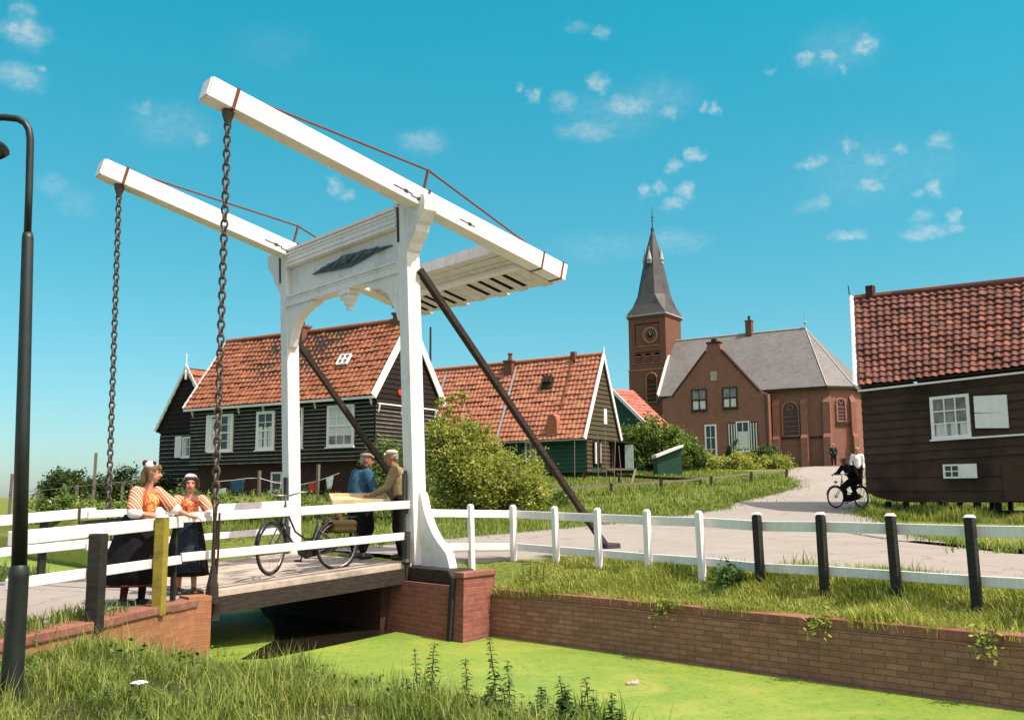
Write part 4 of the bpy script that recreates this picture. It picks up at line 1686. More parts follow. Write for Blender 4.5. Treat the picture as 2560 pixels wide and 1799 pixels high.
window(h1, F1, 2.36, .99, 2.84, 4.45, 3, 4, .10, .03, glass=GLASS_PALE, meet=2, curtain=[(.0, 1, .22, 1)])
window(h1, Frame(*(F1(0, -.3, 0).xy), 58), 5.62, 5.0, 1.15, 1.94, 1, 2, .07, .03)
chimney(h1, F1(5.65, -D1 / 2 + .15, 7.5), .5, .62, BRICK_TOWER, True, dirx=F1.a)
chimney(h1, F1(.42, -D1 / 2, 7.75), .42, .42, BRICK_TOWER, True, dirx=F1.a)
m = M()
f = (6.3 - Ze) / (Zr - Ze)
c = e0.lerp(r0, f).lerp(e1.lerp(r1, f), .23)
nr = (e1 - e0).cross(r0 - e0).normalized()
nr = nr if nr.z > 0 else -nr
up_ = (r0 - e0).normalized()
for k in (-1, 0, 1):
    m.box(c + nr * .08 + F1.a * k * .26, F1.a * .025, up_ * .26, nr * .05)
for k in (-1, 0, 1):
    m.box(c + nr * .075 + up_ * k * .25, F1.a * .27, up_ * .022, nr * .045)
sk = build('skylight', m, WHITE_TRIM, roof)
m = M()
m.box(c + nr * .05, F1.a * .25, up_ * .24, nr * .03)
build('pane', m, GLASS_PALE, sk)

# smaller house to the left behind it
F2 = Frame(-16.87, 47.0, 58)
F2.a = -F2.a
h2 = thing('wooden_house', 'small black gabled house with white finial behind the long black house', 'house', F2(1.8, -3, .5))
G2 = lambda z: (0, 3.9) if z < 4.2 else ((z - 4.2) / 2.72 * 1.9, 3.9 - (z - 4.2) / 2.72 * 2.0)
m = M()
m.prism([F2(s, 0, z) for s, z in ((0.05, .2), (0, 4.2), (1.9, 6.9), (3.9, 4.2), (3.9, .2))], -F2.n * 6.5)
boards(m, F2, lambda z: (0, 3.9), 1.0, 3.85, .2, .03)
boards(m, F2, G2, 3.95, 6.8, .22, 0, off=.05)
build('wall', m, [BLACKWOOD, BLACKEDGE], h2)
for s0, s1, z0, z1 in ((-.15, 1.9, 4.05, 7.0), (4.05, 1.9, 4.05, 7.0)):
    tiles('roof', F2(s0, .15, z0), F2(s0, -6.6, z0), F2(s1, .15, z1), F2(s1, -6.6, z1), 20, 8, TILE_A, h2, 2)
    m = M()
    scallop(m, F2(s0, .2, z0 + .02), F2(s1, .2, z1 + .02), Z, 16, .16, .05)
    build('bargeboard', m, WHITE_TRIM, h2)
m = M()
m.lathe(F2(1.9, .2, 6.78), [(.06, -.35), (.07, 0), (.04, .1), (.06, .3), (.03, .4), (.025, .85), (.001, .9)], 10)
build('finial', m, WHITE_TRIM, h2)
chimney(h2, F2(3.0, -3.4, 6.1), .5, 1.1, BRICK_TOWER, True, dirx=F2.a)
window(h2, F2, 1.70, 2.36, 2.78, 3.74, 2, 2, .08, .03, curtain=[(0, .3, 0, 1), (.7, 1, 0, 1)])
m = M()
m.box(F2(1.40, .07, 3.28), F2.a * .22, F2.n * .02, Z * .50)
build('shutter', m, WHITE_TRIM, h2)

# ---------------------------------------------------------------- green house
F3 = Frame(3.61, 48.0, 56)
h3 = thing('wooden_house', 'green boarded house with a steep orange roof behind the big bush', 'house', F3(4, -1.6, 1.7))
L3, D3, Ze, Zr, Zb = 11.2, 3.3, 3.78, 7.9, 2.05
m = M()
prof = [(0, Zb), (0, Ze), (D3 / 2, Zr), (D3, Ze), (D3, Zb)]
m.prism([F3(0, -t, z) for t, z in prof], F3.a * L3)
boards(m, F3, lambda z: (0, L3), Zb, Ze, .21, .05)
build('wall', m, [GREENWOOD, GREENEDGE], h3)
S3 = F3.side(0)
m = M()
g3 = lambda z: ((z - Ze) / (Zr - Ze) * D3 / 2, D3 - (z - Ze) / (Zr - Ze) * D3 / 2)
boards(m, S3, g3, Ze - .1, Zr - .15, .23, .02, off=.03)
boards(m, S3, lambda z: (0, .55), Zb, Ze - .12, .21, .03)
boards(m, S3, lambda z: (1.45, D3), Zb, Ze - .12, .21, .03)
build('gable_wall', m, [GABLEWOOD, BLACKWOOD], h3)
ov = .42
e0, e1 = F3(-.14, ov, Ze - .1), F3(L3 + .1, ov, Ze - .1)
r0, r1 = F3(-.14, -D3 / 2, Zr + .12), F3(L3 + .1, -D3 / 2, Zr + .12)
roof = tiles('roof', e0, e1, r0, r1, 46, 17, TILE_B, h3, 4, .035, .045, sag=.03)
tiles('roof', F3(L3, -D3 - .2, Ze - .1), F3(-.14, -D3 - .2, Ze - .1), r1, r0, 20, 6, TILE_B, h3, 2)
m = M()
m.tube([r0 + Z * .02, r1 + Z * .02], .10, 8)
build('ridge_tiles', m, TILE_B, roof)
m = M()
m.beam(e0 - Z * .05, e1 - Z * .05, .05, .08)
build('eaves_board', m, ZINC, h3)
m = M()
m.beam(S3(-ov, .16, Ze - .12), S3(D3 / 2, .16, Zr + .1), .06, .22, Vector(F3.n))
m.beam(S3(D3 + .1, .16, Ze - .05), S3(D3 / 2, .16, Zr + .1), .06, .16, Vector(F3.n))
m.beam(S3(D3 / 2, .17, 5.9), S3(D3 / 2, .17, 7.6), .05, .08)
m.tube([S3(D3 / 2, .16, Zr), S3(D3 / 2, .16, Zr + .5)], [.05, .03], 6)
build('bargeboard', m, WHITE_TRIM, h3)
m = M()
m.box(S3(1.82, .08, 4.87), F3.n * .14, F3.a * .03, Z * .38)
build('hatch', m, WHITE_TRIM, h3)
window(h3, F3, 3.53, 2.86, 2.72, 3.62, 2, 2, .08, .03, glass=GLASS_PALE)
m = M()
m.box(S3(.75, .1, 3.0), F3.n * .16 + F3.a * -.06, F3.a * -.03, Z * .52)
m.box(S3(1.2, .1, 3.0), F3.n * .1 + F3.a * -.1, F3.a * -.03, Z * .5)
build('open_door', m, WHITE_TRIM, h3)
m = M()
m.box(S3(.98, .0, 2.95), F3.n * .42, F3.a * .05, Z * .6)
build('doorway', m, DARKVOID, h3)
for s in (.15, 1.3, 2.4, 3.6, 5):
    m = M()
    m.beam(F3(s, -.15, .9), F3(s, -.15, Zb - .002), .14, .14, F3.n)
    build('pile', m, BLACKPOST, h3)


def on_roof(s_frac, y, lift=0.0):
    p = e0.lerp(r0, y).lerp(e1.lerp(r1, y), s_frac)
    n_ = (e1 - e0).cross(r0 - e0).normalized()
    n_ = n_ if n_.z > 0 else -n_
    return p + n_ * lift


up_ = (r0 - e0).normalized()
nr = on_roof(.2, .2, 1) - on_roof(.2, .2, 0)
chimney(h3, F3(5.5, -D3 / 2 + .12, 7.1), .5, .95, BRICK_TOWER, True, dirx=F3.a, potmat=BRICK_TOWER)
m = M()
m.box(F3(1.55, -D3 / 2 + .1, 8.05), F3.a * .13, F3.n * .13, Z * .22)
m.beam(on_roof(.15, .35, .09), on_roof(.15, .98, .09), .05, .05, nr)
build('stove_pipe', m, BRICK_TOWER, roof)
m = M()
for k in (-.2, 0, .2):
    m.box(on_roof(.255, .72, .15) + F3.a * k, F3.a * .06, up_ * .2, nr * .12)
m.box(on_roof(.255, .68, .05), F3.a * .34, up_ * .3, nr * .06)
build('roof_vent', m, DARKWOOD, roof)
m = M()
d0 = on_roof(.165, .04, .06)
for sgn in (0,):
    pr = [(-.3, 0), (-.3, .75), (-.22, .95), (-.08, 1.06), (.08, 1.06), (.22, .95), (.3, .75), (.3, 0)]
    m.prism([d0 + F3.a * a + Z * b + F3.n * -.02 for a, b in pr], -F3.n * .5)
build('dormer', m, TILE_B, roof)
m = M()
m.beam(on_roof(.455, .02, .06), on_roof(.455, .92, .06), .12, .03, nr)
build('roof_flashing', m, ZINC, roof)
m = M()
m.beam(on_roof(.87, .3, .06), on_roof(.87, .92, .06), .12, .03, nr)
build('roof_flashing', m, ZINC, roof)

# lean-to and shed to the right of it
r = thing('shed', 'dark open shed with a pale door beside the green house gable', 'shed', (5.5, 50, 2.1))
m = M()
for a, b in (((4.98, 50), (6.1, 50)), ((4.98, 51.3), (6.1, 51.3))):
    m.beam((a[0], a[1], 2.0), (a[0], a[1], 3.62), .12, .12, Vector((1, 0, 0)))
    m.beam((b[0], b[1], 2.0), (b[0], b[1], 3.5), .12, .12, Vector((1, 0, 0)))
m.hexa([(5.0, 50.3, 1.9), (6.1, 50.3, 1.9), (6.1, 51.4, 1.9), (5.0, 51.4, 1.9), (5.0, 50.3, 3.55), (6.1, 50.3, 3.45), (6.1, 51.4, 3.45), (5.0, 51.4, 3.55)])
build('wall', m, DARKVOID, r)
m = M()
m.hexa([(4.85, 49.8, 3.62), (6.35, 49.8, 3.50), (6.35, 51.6, 3.5), (4.85, 51.6, 3.62), (4.85, 49.8, 3.68), (6.35, 49.8, 3.56), (6.35, 51.6, 3.56), (4.85, 51.6, 3.68)])
build('roof', m, DARKWOOD, r)
m = M()
m.box((5.92, 49.9, 2.85), (.2, -.08, 0), (.01, .03, 0), (0, 0, .62))
build('door', m, noise_mat('pale_green_door', (.42, .52, .45), (.3, .38, .33), 6, .7, .1), r)
m = M()
m.box((5.5, 49.7, 2.22), (.75, 0, 0), (0, .1, 0), (0, 0, .05))
build('sill_plank', m, GREYWOOD, r)

r = thing('lean_to', 'low green lean-to with a sloping white roof edge below the brick house', 'lean-to', (7.9, 50, 2.1))
m = M()
m.hexa([(7.35, 49.95, 1.8), (8.6, 49.95, 1.8), (8.6, 51.5, 1.8), (7.35, 51.5, 1.8), (7.35, 49.95, 2.78), (8.6, 49.95, 3.28), (8.6, 51.5, 3.28), (7.35, 51.5, 2.78)])
build('wall', m, GREENWOOD, r)
m = M()
m.hexa([(7.28, 49.8, 2.80), (8.66, 49.8, 3.33), (8.66, 51.6, 3.33), (7.28, 51.6, 2.80), (7.28, 49.8, 2.96), (8.66, 49.8, 3.47), (8.66, 51.6, 3.47), (7.28, 51.6, 2.96)])
build('roof', m, WHITE_TRIM, r)

# red roofed gable between the green house and the tower
r = thing('wooden_house', 'green gable with a faded red roof half hidden below the church tower', 'house', (7.5, 60, 2.5))
A = Vector((6.14, 60, 7.4))
dr = Vector((.53, -.85, 0))
rg = Vector((.85, .53, 0))
m = M()
m.prism([A + Z * -.15, A + dr * 4 + Z * -3.0, A + dr * 4 + Z * -5, A - dr * 4 - Z * 5, A - dr * 4 - Z * 3.0], rg * 1.45)
build('wall', m, GREENWOOD, r)
ro = tiles('roof', A + dr * 4.2 - rg * .15 - Z * 3.02, A + dr * 4.2 + rg * 1.6 - Z * 3.02, A - rg * .15, A + rg * 1.6, 7, 14, TILE_D, r, 4)
tiles('roof', A - dr * 4.2 - rg * .15 - Z * 3.02, A - dr * 4.2 + rg * 1.6 - Z * 3.02, A - rg * .15, A + rg * 1.6, 6, 6, TILE_D, r, 2)
m = M()
m.beam(A - rg * .17 + Z * .04, A + dr * 4.2 - rg * .17 - Z * 2.98, .05, .2, Z)
build('bargeboard', m, WHITE_TRIM, r)

# ---------------------------------------------------------------- house at the right edge
F4 = Frame(10.73, 30.0, 45)
h4 = thing('wooden_house', 'dark brown boarded house on stilts with brown-red tiles at the picture edge', 'house', F4(-3, -2.4, .3))
tilt = lambda s: -.03 * s
R4 = -8.5
D4 = 4.8
m = M()
m.prism([F4(0, 0, 1.0), F4(-.3, 0, .85), F4(-.8, 0, .73), F4(-1.4, 0, .69), F4(R4, 0, .69), F4(R4, 0, 4.35), F4(0, 0, 4.1)], -F4.n * D4)
boards(m, F4, lambda z: (R4, 0), 1.86, 4.1, .245, .035, zt=tilt)
boards(m, F4, lambda z: (R4, -.02), 1.02, 1.84, .41, .0, off=-.012, zt=lambda s: 0)
build('wall', m, [BROWNWOOD, BROWNEDGE], h4)
m = M()
m.add([F4(0, 0, 4.1), F4(.95, -D4 / 2, 7.3), F4(0, -D4, 4.1), F4(0, -D4, 1), F4(0, 0, 1.0), F4(-.2, -D4 / 2, 4.0)], [(0, 1, 5), (1, 2, 5), (2, 3, 5), (3, 4, 5), (4, 0, 5)])
build('gable_wall', m, BROWNWOOD, h4)
e0, e1 = F4(-.08, .24, 4.20), F4(R4 - .1, .24, 4.20 + .03 * 8.5)
r0, r1 = F4(1.16, -D4 / 2, 7.47), F4(R4 - .1, -D4 / 2, 7.05)
roof = tiles('roof', e0, e1, r0, r1, 39, 16, TILE_C, h4, 6, .05, .05, sag=.02)
tiles('roof', F4(-.1, -D4 - .2, 4.2), F4(R4, -D4 - .2, 4.3), r0, r1, 20, 6, TILE_C, h4, 2)
m = M()
m.tube([r0 + Z * .02, r1 + Z * .02], .11, 8)
build('ridge_tiles', m, TILE_C, roof)
m = M()
m.beam(e0 + F4.a * .10 - Z * .02, r0 + F4.a * .10 + Z * .05, .07, .26, F4.n)
build('bargeboard', m, WHITE_TRIM, h4)
m = M()
m.beam(F4(.0, .2, 4.06), F4(R4, .2, 4.06 + .03 * 8.5), .05, .055)
build('eaves_board', m, WHITE_TRIM, h4)
m = M()
m.box(F4(.62, -D4 / 2, 7.6), F4.a * .12, F4.n * .12, Z * .22)
build('chimney', m, BRICK_DARK, h4)
m = M()
m.tube([r0.lerp(e0, .62) + F4.a * .20, r0 + F4.a * .20 + Z * .1, r0 + F4.a * .23 + Z * .48], .018, 6)
build('finial', m, DARKWOOD, h4)
window(h4, F4, -2.1, -3.2, 2.49, 3.72, 3, 3, .085, .035, zt=lambda s: -.03 * (s + 2.1), glass=GLASS_PALE, curtain=[(.0, .22, .0, .35), (.3, .5, 0, .35), (.62, .95, 0, .33)])
m = M()
for z0, z1 in ((2.72, 3.13), (3.15, 3.62)):
    m.hexa([F4(-3.34, .06, z0 + .04), F4(-4.22, .06, z0 + .0), F4(-4.22, .10, z0), F4(-3.34, .10, z0 + .04), F4(-3.34, .06, z1 + .04), F4(-4.22, .06, z1 + .02), F4(-4.22, .10, z1 + .02), F4(-3.34, .10, z1 + .04)])
build('shutter', m, WHITE_TRIM, h4)
m = M()
m.beam(F4(-3.2, .1, 2.49), F4(R4, .1, 2.62), .05, .05)
build('sill_rail', m, WHITE_TRIM, h4)
window(h4, F4, -2.36, -2.83, 1.37, 1.77, 2, 2, .05, .03, sill=False)
m = M()
m.box(F4(-3.06, .06, 1.57), F4.a * .225, F4.n * .02, Z * .2)
build('shutter', m, WHITE_TRIM, h4)
m = M()
m.box(F4(-4.35, .035, 1.25), F4.a * .4, F4.n * .02, Z * .52)
build('hatch_door', m, BROWNWOOD, h4)
for s in (-.5, -1.05, -1.55, -2.05, -2.6, -3.1, -3.65, -4.4, -5.2, -6.2):
    for o_ in (-.35, -D4 + .3):
        m = M()
        m.beam(F4(s, o_, .05), F4(s, o_, .72), .13, .13, F4.n)
        build('stilt', m, BLACKPOST, h4)
m = M()
m.beam(F4(-2.3, -.2, .1), F4(-2.3, -.2, .66), .09, .05, F4.n)
build('stilt', m, YELLOWPOST, h4)

# ---------------------------------------------------------------- church, tower and parsonage
F5 = Frame(25.39, 78.0, 56)
GZ = 2.7
ch = thing('church_nave', 'brick church nave with a grey slate roof and gothic windows beside the road', 'church', F5(7, -4.5, GZ))
D5 = 9.0
m = M()
plan = [(14.7, 0), (0, 0), (-1.3, 1.3), (-1.3, D5 - 1.3), (0, D5), (14.7, D5)]
m.prism([F5(s, -t, GZ) for s, t in plan], Z * (9.5 - GZ))
m.prism([F5(14.7, 0, 9.5), F5(14.7, -D5 / 2, 15.0), F5(14.7, -D5, 9.5)], F5.a * -.3)
build('wall', m, BRICK_CHURCH, ch)
m = M()
ov = .35
plan_r = [(15.0, ov), (.1, ov), (-1.6, -1.25 + .0), (-1.65, -D5 + 1.2), (.1, -D5 - ov), (15.0, -D5 - ov)]
zr = 15.1
R0, R1 = F5(3.1, -D5 / 2, zr), F5(15.4, -D5 / 2, zr)
E = [F5(s, o, 9.48) for s, o in plan_r]
E[0] = F5(14.75, ov, 9.5)
for poly in ([E[0], E[1], R0, R1], [E[1], E[2], R0], [E[2], E[3], R0], [E[3], E[4], R0], [E[4], E[5], R1, R0]):
    m.add(poly, [list(range(len(poly)))])
roof = build('roof', m, SLATE, ch)
m = M()
for i in range(5):
    a_, b_ = E[i], E[i + 1]
    m.beam(a_ - Z * .12, b_ - Z * .12, .16, .22)
build('gutter', m, DARKWOOD, ch)
m = M()
m.tube([R0 + Z * .03, R1 + Z * .03], .09, 6)
m.tube([R0 + Z * .02, E[1] + Z * .05], .05, 6)
m.tube([R0 + Z * .02, E[2] + Z * .05], .05, 6)
build('ridge_lead', m, ZINC, roof)
m = M()
m.beam(E[0] + F5.a * .1 + Z * .0, R1 + F5.a * .1 - Z * .0, .1, .55, F5.n)
build('bargeboard', m, GREY_WHITE, ch)
m = M()
m.tube([R0, R0 + Z * 1.4], [.06, .02], 6)
m.ball(R0 + Z * .5, .14, 8)
build('finial', m, ZINC, ch)
chimney(ch, F5(8.1, -D5 / 2, 14.9), .55, 1.3, BRICK_TOWER, True, dirx=F5.a)
for s in (2.03, .22, 4.35):
    m = M()
    m.prism([F5(s - .28, o, z) for o, z in ((.0, GZ), (.7, GZ), (.62, 5.4), (.42, 5.7), (.40, 8.2), (0, 8.8))], F5.a * .56)
    build('buttress', m, BRICK_CHURCH, ch)
AP = lambda t, off, z: F5(0, 0, 0) + (-F5.a - F5.n).normalized() * t + (F5.n - F5.a).normalized() * off + Z * z
m = M()
m.prism([AP(1.62, o, z) for o, z in ((.0, GZ), (.6, GZ), (.5, 5.4), (.35, 5.7), (.33, 8.2), (0, 8.8))], (-F5.a - F5.n).normalized() * .4)
build('buttress', m, BRICK_CHURCH, ch)


def gothic(parent, pt, s0, s1, z0, z1, frame, glass, off=.03):
    if s0 > s1:
        s0, s1 = s1, s0
    w = (s1 - s0)
    zs = z1 - w * .6
    pts = [(s0, z0), (s1, z0), (s1, zs)]
    for i in range(1, 8):
        a = math.pi * i / 8
        pts.append(((s0 + s1) / 2 + math.cos(a) * w / 2, zs + math.sin(a) ** .85 * w * .6))
    pts.append((s0, zs))
    m = M()
    m.prism([pt(s, off - .02, z) for s, z in pts], pt(0, .02, 0) - pt(0, 0, 0))
    g = build('window', m, glass, parent)
    m = M()
    cl = pts + [pts[0]]
    m.tube([pt(s, off + .05, z) for s, z in cl], .08, 5)
    for k in (1, 2):
        x = s0 + w * k / 3
        m.beam(pt(x, off + .03, z0), pt(x, off + .03, z1 - w * .12), .06, .06)
    n = 5
    for k in range(1, n):
        zz = z0 + (zs - z0) * k / n
        m.beam(pt(s0, off + .03, zz), pt(s1, off + .03, zz), .05, .04)
    m.loop_tube([pt((s0 + s1) / 2 + .18 * w * math.cos(a * math.pi / 5), off + .04, zs + .25 * w + .18 * w * math.sin(a * math.pi / 5)) for a in range(10)], .035, 5)
    build('tracery', m, frame, g)
    return g


GLASS_BROWN = noise_mat('leaded_glass', (.10, .05, .04), (.04, .024, .02), 4, .35, .1, .4)
BR_PALE = noise_mat('brick_tracery', (.36, .17, .12), (.26, .11, .075), 6, .85, .2)
gothic(ch, F5, 2.55, 3.93, 5.6, 8.4, BR_PALE, GLASS_BROWN)
gothic(ch, AP, .5, 1.25, 6.65, 8.5, BR_PALE, GLASS_BROWN)
for a_, b_ in ((F5(2.3, .06, 5.45), F5(4.1, .06, 5.45)), (F5(.5, .06, 5.45), F5(1.75, .06, 5.45)), (AP(.35, .06, 6.4), AP(1.6, .06, 6.4))):
    m = M()
    m.beam(a_, b_, .1, .14)
    build('string_course', m, DARKWOOD, ch)

pa = thing('brick_house', 'gabled brick parsonage in front of the church with shuttered window', 'house', F5(9, 0, GZ))
P = Frame(*(F5(0, 1.0, 0).xy), 56)
m = M()
out = [(4.72, GZ), (4.72, 9.05), (5.5, 9.4), (8.62, 13.0), (8.78, 13.65), (9.85, 13.65), (10.0, 13.0), (13.15, 9.4), (14.15, 9.1), (14.15, GZ)]
m.prism([P(s, 0, z) for s, z in out], -P.n * .5)
m.prism([P(s, -.502, z) for s, z in ((4.78, GZ), (4.78, 8.9), (9.3, 12.4), (14.1, 8.9), (14.1, GZ))], -P.n * 1.5)
build('wall', m, BRICK_CHURCH, pa)
m = M()
for (s0, z0, s1, z1) in ((5.4, 9.32, 8.62, 13.05), (13.25, 9.32, 10.0, 13.05)):
    m.beam(P(s0, -.22, z0), P(s1, -.22, z1), .62, .13, Z)
m.box(P(9.31, -.25, 13.72), P.a * .62, P.n * .34, Z * .07)
m.box(P(9.31, -.25, 13.92), P.a * .2, P.n * .2, Z * .14)
build('gable_coping', m, BRICK_DARK, pa)
m = M()
for s0, s1 in ((4.9, 9.3), (14.0, 9.3)):
    m.add([P(s0, -.45, 8.9), P(s1, -.45, 12.75), P(s1, -5, 12.75), P(s0, -5, 8.9)], [(0, 1, 2, 3)])
build('roof', m, SLATE, pa)
window(pa, P, 10.02, 11.42, 7.96, 9.82, 2, 2, .1, .06, frame=DARKWOOD, glass=GLASS_PALE, meet=1, curtain=[(.05, .42, .05, .45), (.58, .95, .05, .45)])
window(pa, P, 7.31, 8.63, 8.02, 9.82, 2, 2, .1, .06, frame=DARKWOOD, glass=GLASS_PALE, meet=1, curtain=[(.05, .42, .05, .45), (.58, .95, .05, .45)])
window(pa, P, 6.38, 7.53, 4.42, 6.91, 2, 1, .1, .07, frame=WHITE_TRIM, glass=GLASS, curtain=[(.05, .45, .05, .68), (.55, .95, .05, .68)])
for s0, s1 in ((5.68, 6.35), (7.56, 8.25)):
    m = M()
    m.box(P((s0 + s1) / 2, .05, 5.6), P.a * (s1 - s0) / 2, P.n * .03, Z * 1.22)
    sh = build('shutter', m, DARKWOOD, pa)
    m = M()
    for k in range(3):
        s = s0 + (s1 - s0) * (k + .5) / 3
        m.box(P(s, .085, 5.6), P.a * .05, P.n * .004, Z * 1.15)
    build('shutter_stripe', m, GREY_WHITE, sh)
window(pa, P, 9.26, 10.3, 3.6, 6.77, 2, 3, .12, .05, frame=WHITE_TRIM, glass=GLASS)
m = M()
m.box(P(9.35, .02, 10.86), P.a * .28, P.n * .03, Z * .4)
build('stone_tablet', m, STONE, pa)
m = M()
for s in (10.15, 11.7, 8.4, 7.0):
    m.beam(P(s, .03, 10.9 - abs(s - 9.3) * .45), P(s, .03, 11.5 - abs(s - 9.3) * .45), .05, .03)
build('wall_anchor', m, IRON, pa)
m = M()
m.tube([P(4.85, .12, GZ), P(4.85, .12, 8.6), P(4.95, .2, 9.0)], .07, 6)
build('drain_pipe', m, DARKWOOD, pa)

T = Frame(*(F5(0, -2.5, 0).xy), 56)
tw = thing('church_tower', 'brick church tower with clock and pointed slate spire', 'tower', T(17.2, -1.6, GZ))
tw_d = 3.3
s0, s1 = 15.4, 18.95


def tbox(m, a, b, f, bk, z0, z1, mi=0):
    m.hexa([T(a, f, z0), T(b, f, z0), T(b, bk, z0), T(a, bk, z0), T(a, f, z1), T(b, f, z1), T(b, bk, z1), T(a, bk, z1)], mi)


m = M()
tbox(m, s0 - .12, s1 + .14, .14, -tw_d - .14, GZ, 12.3)
tbox(m, s0, s1, 0, -tw_d, 12.3, 17.5)
tbox(m, s0 - .12, s0 + .5, .1, -tw_d, 12.301, 17.2)
tbox(m, s1 - .5, s1 + .1, .1, -tw_d, 12.301, 17.2)
tbox(m, s0 + .5, s1 - .5, .1, .001, 16.7, 17.2)
tbox(m, s0 + .5, s1 - .5, .1, .001, 12.301, 12.95)
tbox(m, s0 + .5, s1 - .5, .1, .001, 14.05, 14.5)
tbox(m, s0 - .2, s1 + .2, .2, -tw_d - .2, 17.2, 17.5)
build('wall', m, BRICK_TOWER, tw)
m = M()
tbox(m, s0 - .16, s1 + .18, .18, -tw_d - .16, 12.28, 12.42)
build('string_course', m, BR_PALE, tw)
m = M()
tbox(m, s0 + .5, s1 - .5, .16, .001, 14.5, 14.6)
build('string_course', m, BR_PALE, tw)
m = M()
tbox(m, s0 + .3, s1 - .3, .16, .001, 12.95, 13.02)
build('string_course', m, BR_PALE, tw)
m = M()
for (a_, b_, c0_, d0_) in ((s0 + .5, s1 - .5, 16.62, 16.70), (s0 + .52, s0 + .6, 14.6, 16.62), (s1 - .6, s1 - .52, 14.6, 16.62)):
    tbox(m, a_, b_, .012, .002, c0_, d0_)
build('panel_edge', m, BRICK_DARK, tw)
for c_ in (16.2, 17.15, 18.1):
    m = M()
    pts = [(c_ - .3, 13.05), (c_ + .3, 13.05), (c_ + .3, 13.6)] + [(c_ + .3 * math.cos(math.pi * k / 8), 13.6 + .3 * math.sin(math.pi * k / 8)) for k in range(1, 8)] + [(c_ - .3, 13.6)]
    m.prism([T(s, .004, z) for s, z in pts], T.n * .03)
    lv = build('belfry_opening', m, DARKVOID, tw)
    m = M()
    for zz in (13.2, 13.4, 13.6):
        m.box(T(c_, .08, zz), T.a * .29, T.n * .05 + Z * -.03, Z * .025)
    build('louvre', m, BR_PALE, lv)
gothic(tw, T, 16.2, 17.3, 9.3, 12.0, BR_PALE, BRICK_DARK, off=.17)
m = M()
c_ = T(16.85, .03, 15.55)
m.lathe(c_, [(.001, .04), (.52, .04), (.52, 0), (.001, 0)], 24, T.n)
clk = build('clock_face', m, DARKWOOD, tw)
m = M()
m.lathe(c_, [(.78, 0), (.80, .07), (.62, .09), (.56, .05), (.56, 0)], 24, T.n)
build('clock_ring', m, BR_PALE, clk)
m = M()
for k in range(12):
    a = math.pi * k / 6
    d = T.a * math.sin(a) + Z * math.cos(a)
    m.beam(c_ + T.n * .055 + d * .36, c_ + T.n * .055 + d * .48, .05, .015, T.n)
d = T.a * -math.sin(rad(350)) + Z * math.cos(rad(350))
m.beam(c_ + T.n * .07, c_ + T.n * .07 + d * .42, .05, .015, T.n)
d = T.a * -math.sin(rad(45)) + Z * math.cos(rad(45))
m.beam(c_ + T.n * .075, c_ + T.n * .075 + d * .3, .06, .015, T.n)
build('clock_hands', m, noise_mat('gilt', (.55, .42, .2), (.45, .34, .16), 8, .4, 0), clk)
ctr = T((s0 + s1) / 2, -tw_d / 2, 0)


def ring(hw, hd, z, cut):
    p = []
    for sx, sy in ((1, 1), (-1, 1), (-1, -1), (1, -1)):
        c1 = (sx * hw * (1 - cut), sy * hd)
        c2 = (sx * hw, sy * hd * (1 - cut))
        for q in ((c2, c1) if sx * sy > 0 else (c1, c2)):
            p.append(ctr + T.a * q[0] + T.n * q[1] + Z * z)
    return p


rings = [ring(2.02, 1.9, 17.5, .02), ring(1.93, 1.8, 17.75, .02), ring(1.66, 1.55, 18.5, .25), ring(1.42, 1.34, 19.5, .5), ring(1.02, .97, 21.8, .55), ring(.55, .53, 24.1, .55), ring(.08, .08, 26.0, .55)]
m = M()
vs = [p for r_ in rings for p in r_]
fs = []
for i in range(len(rings) - 1):
    for j in range(8):
        fs.append((i * 8 + j, i * 8 + (j + 1) % 8, i * 8 + 8 + (j + 1) % 8, i * 8 + 8 + j))
fs.append(list(range(8))[::-1])
fs.append(list(range(len(vs) - 8, len(vs))))
m.add(vs, fs)
sp = build('spire', m, SLATE_DARK, tw)
m = M()
r0_ = ring(2.03, 1.91, 17.45, .02)
for j in range(8):
    m.beam(r0_[j], r0_[(j + 1) % 8], .12, .12)
for a_, b_ in ((2, 3), (4, 5), (0, 1)):
    pass
build('spire_eaves', m, ZINC, sp)
for sx, sy in ((1, 0), (-1, 0), (0, 1), (0, -1)):
    m = M()
    b_ = ctr + T.a * sx * .86 + T.n * sy * .83 + Z * 22.9
    m.lathe(b_, [(.25, 0), (.24, .1), (.15, .5), (.04, .9), (.03, 1.25), (.001, 1.3)], 8)
    m.box(b_ - Z * .15 - T.a * sx * .1 - T.n * sy * .1, T.a * .2, T.n * .2, Z * .2)
    build('lucarne', m, ZINC, sp)
m = M()
m.lathe(ctr + Z * 25.8, [(.17, 0), (.14, .35), (.06, .4), (.05, 1.0), (.1, 1.1), (.05, 1.2), (.02, 2.4), (.001, 2.45)], 8)
m.beam(ctr + Z * 27.2 - T.a * .25, ctr + Z * 27.2 + T.a * .25, .04, .04)
build('spire_finial', m, IRON, sp)

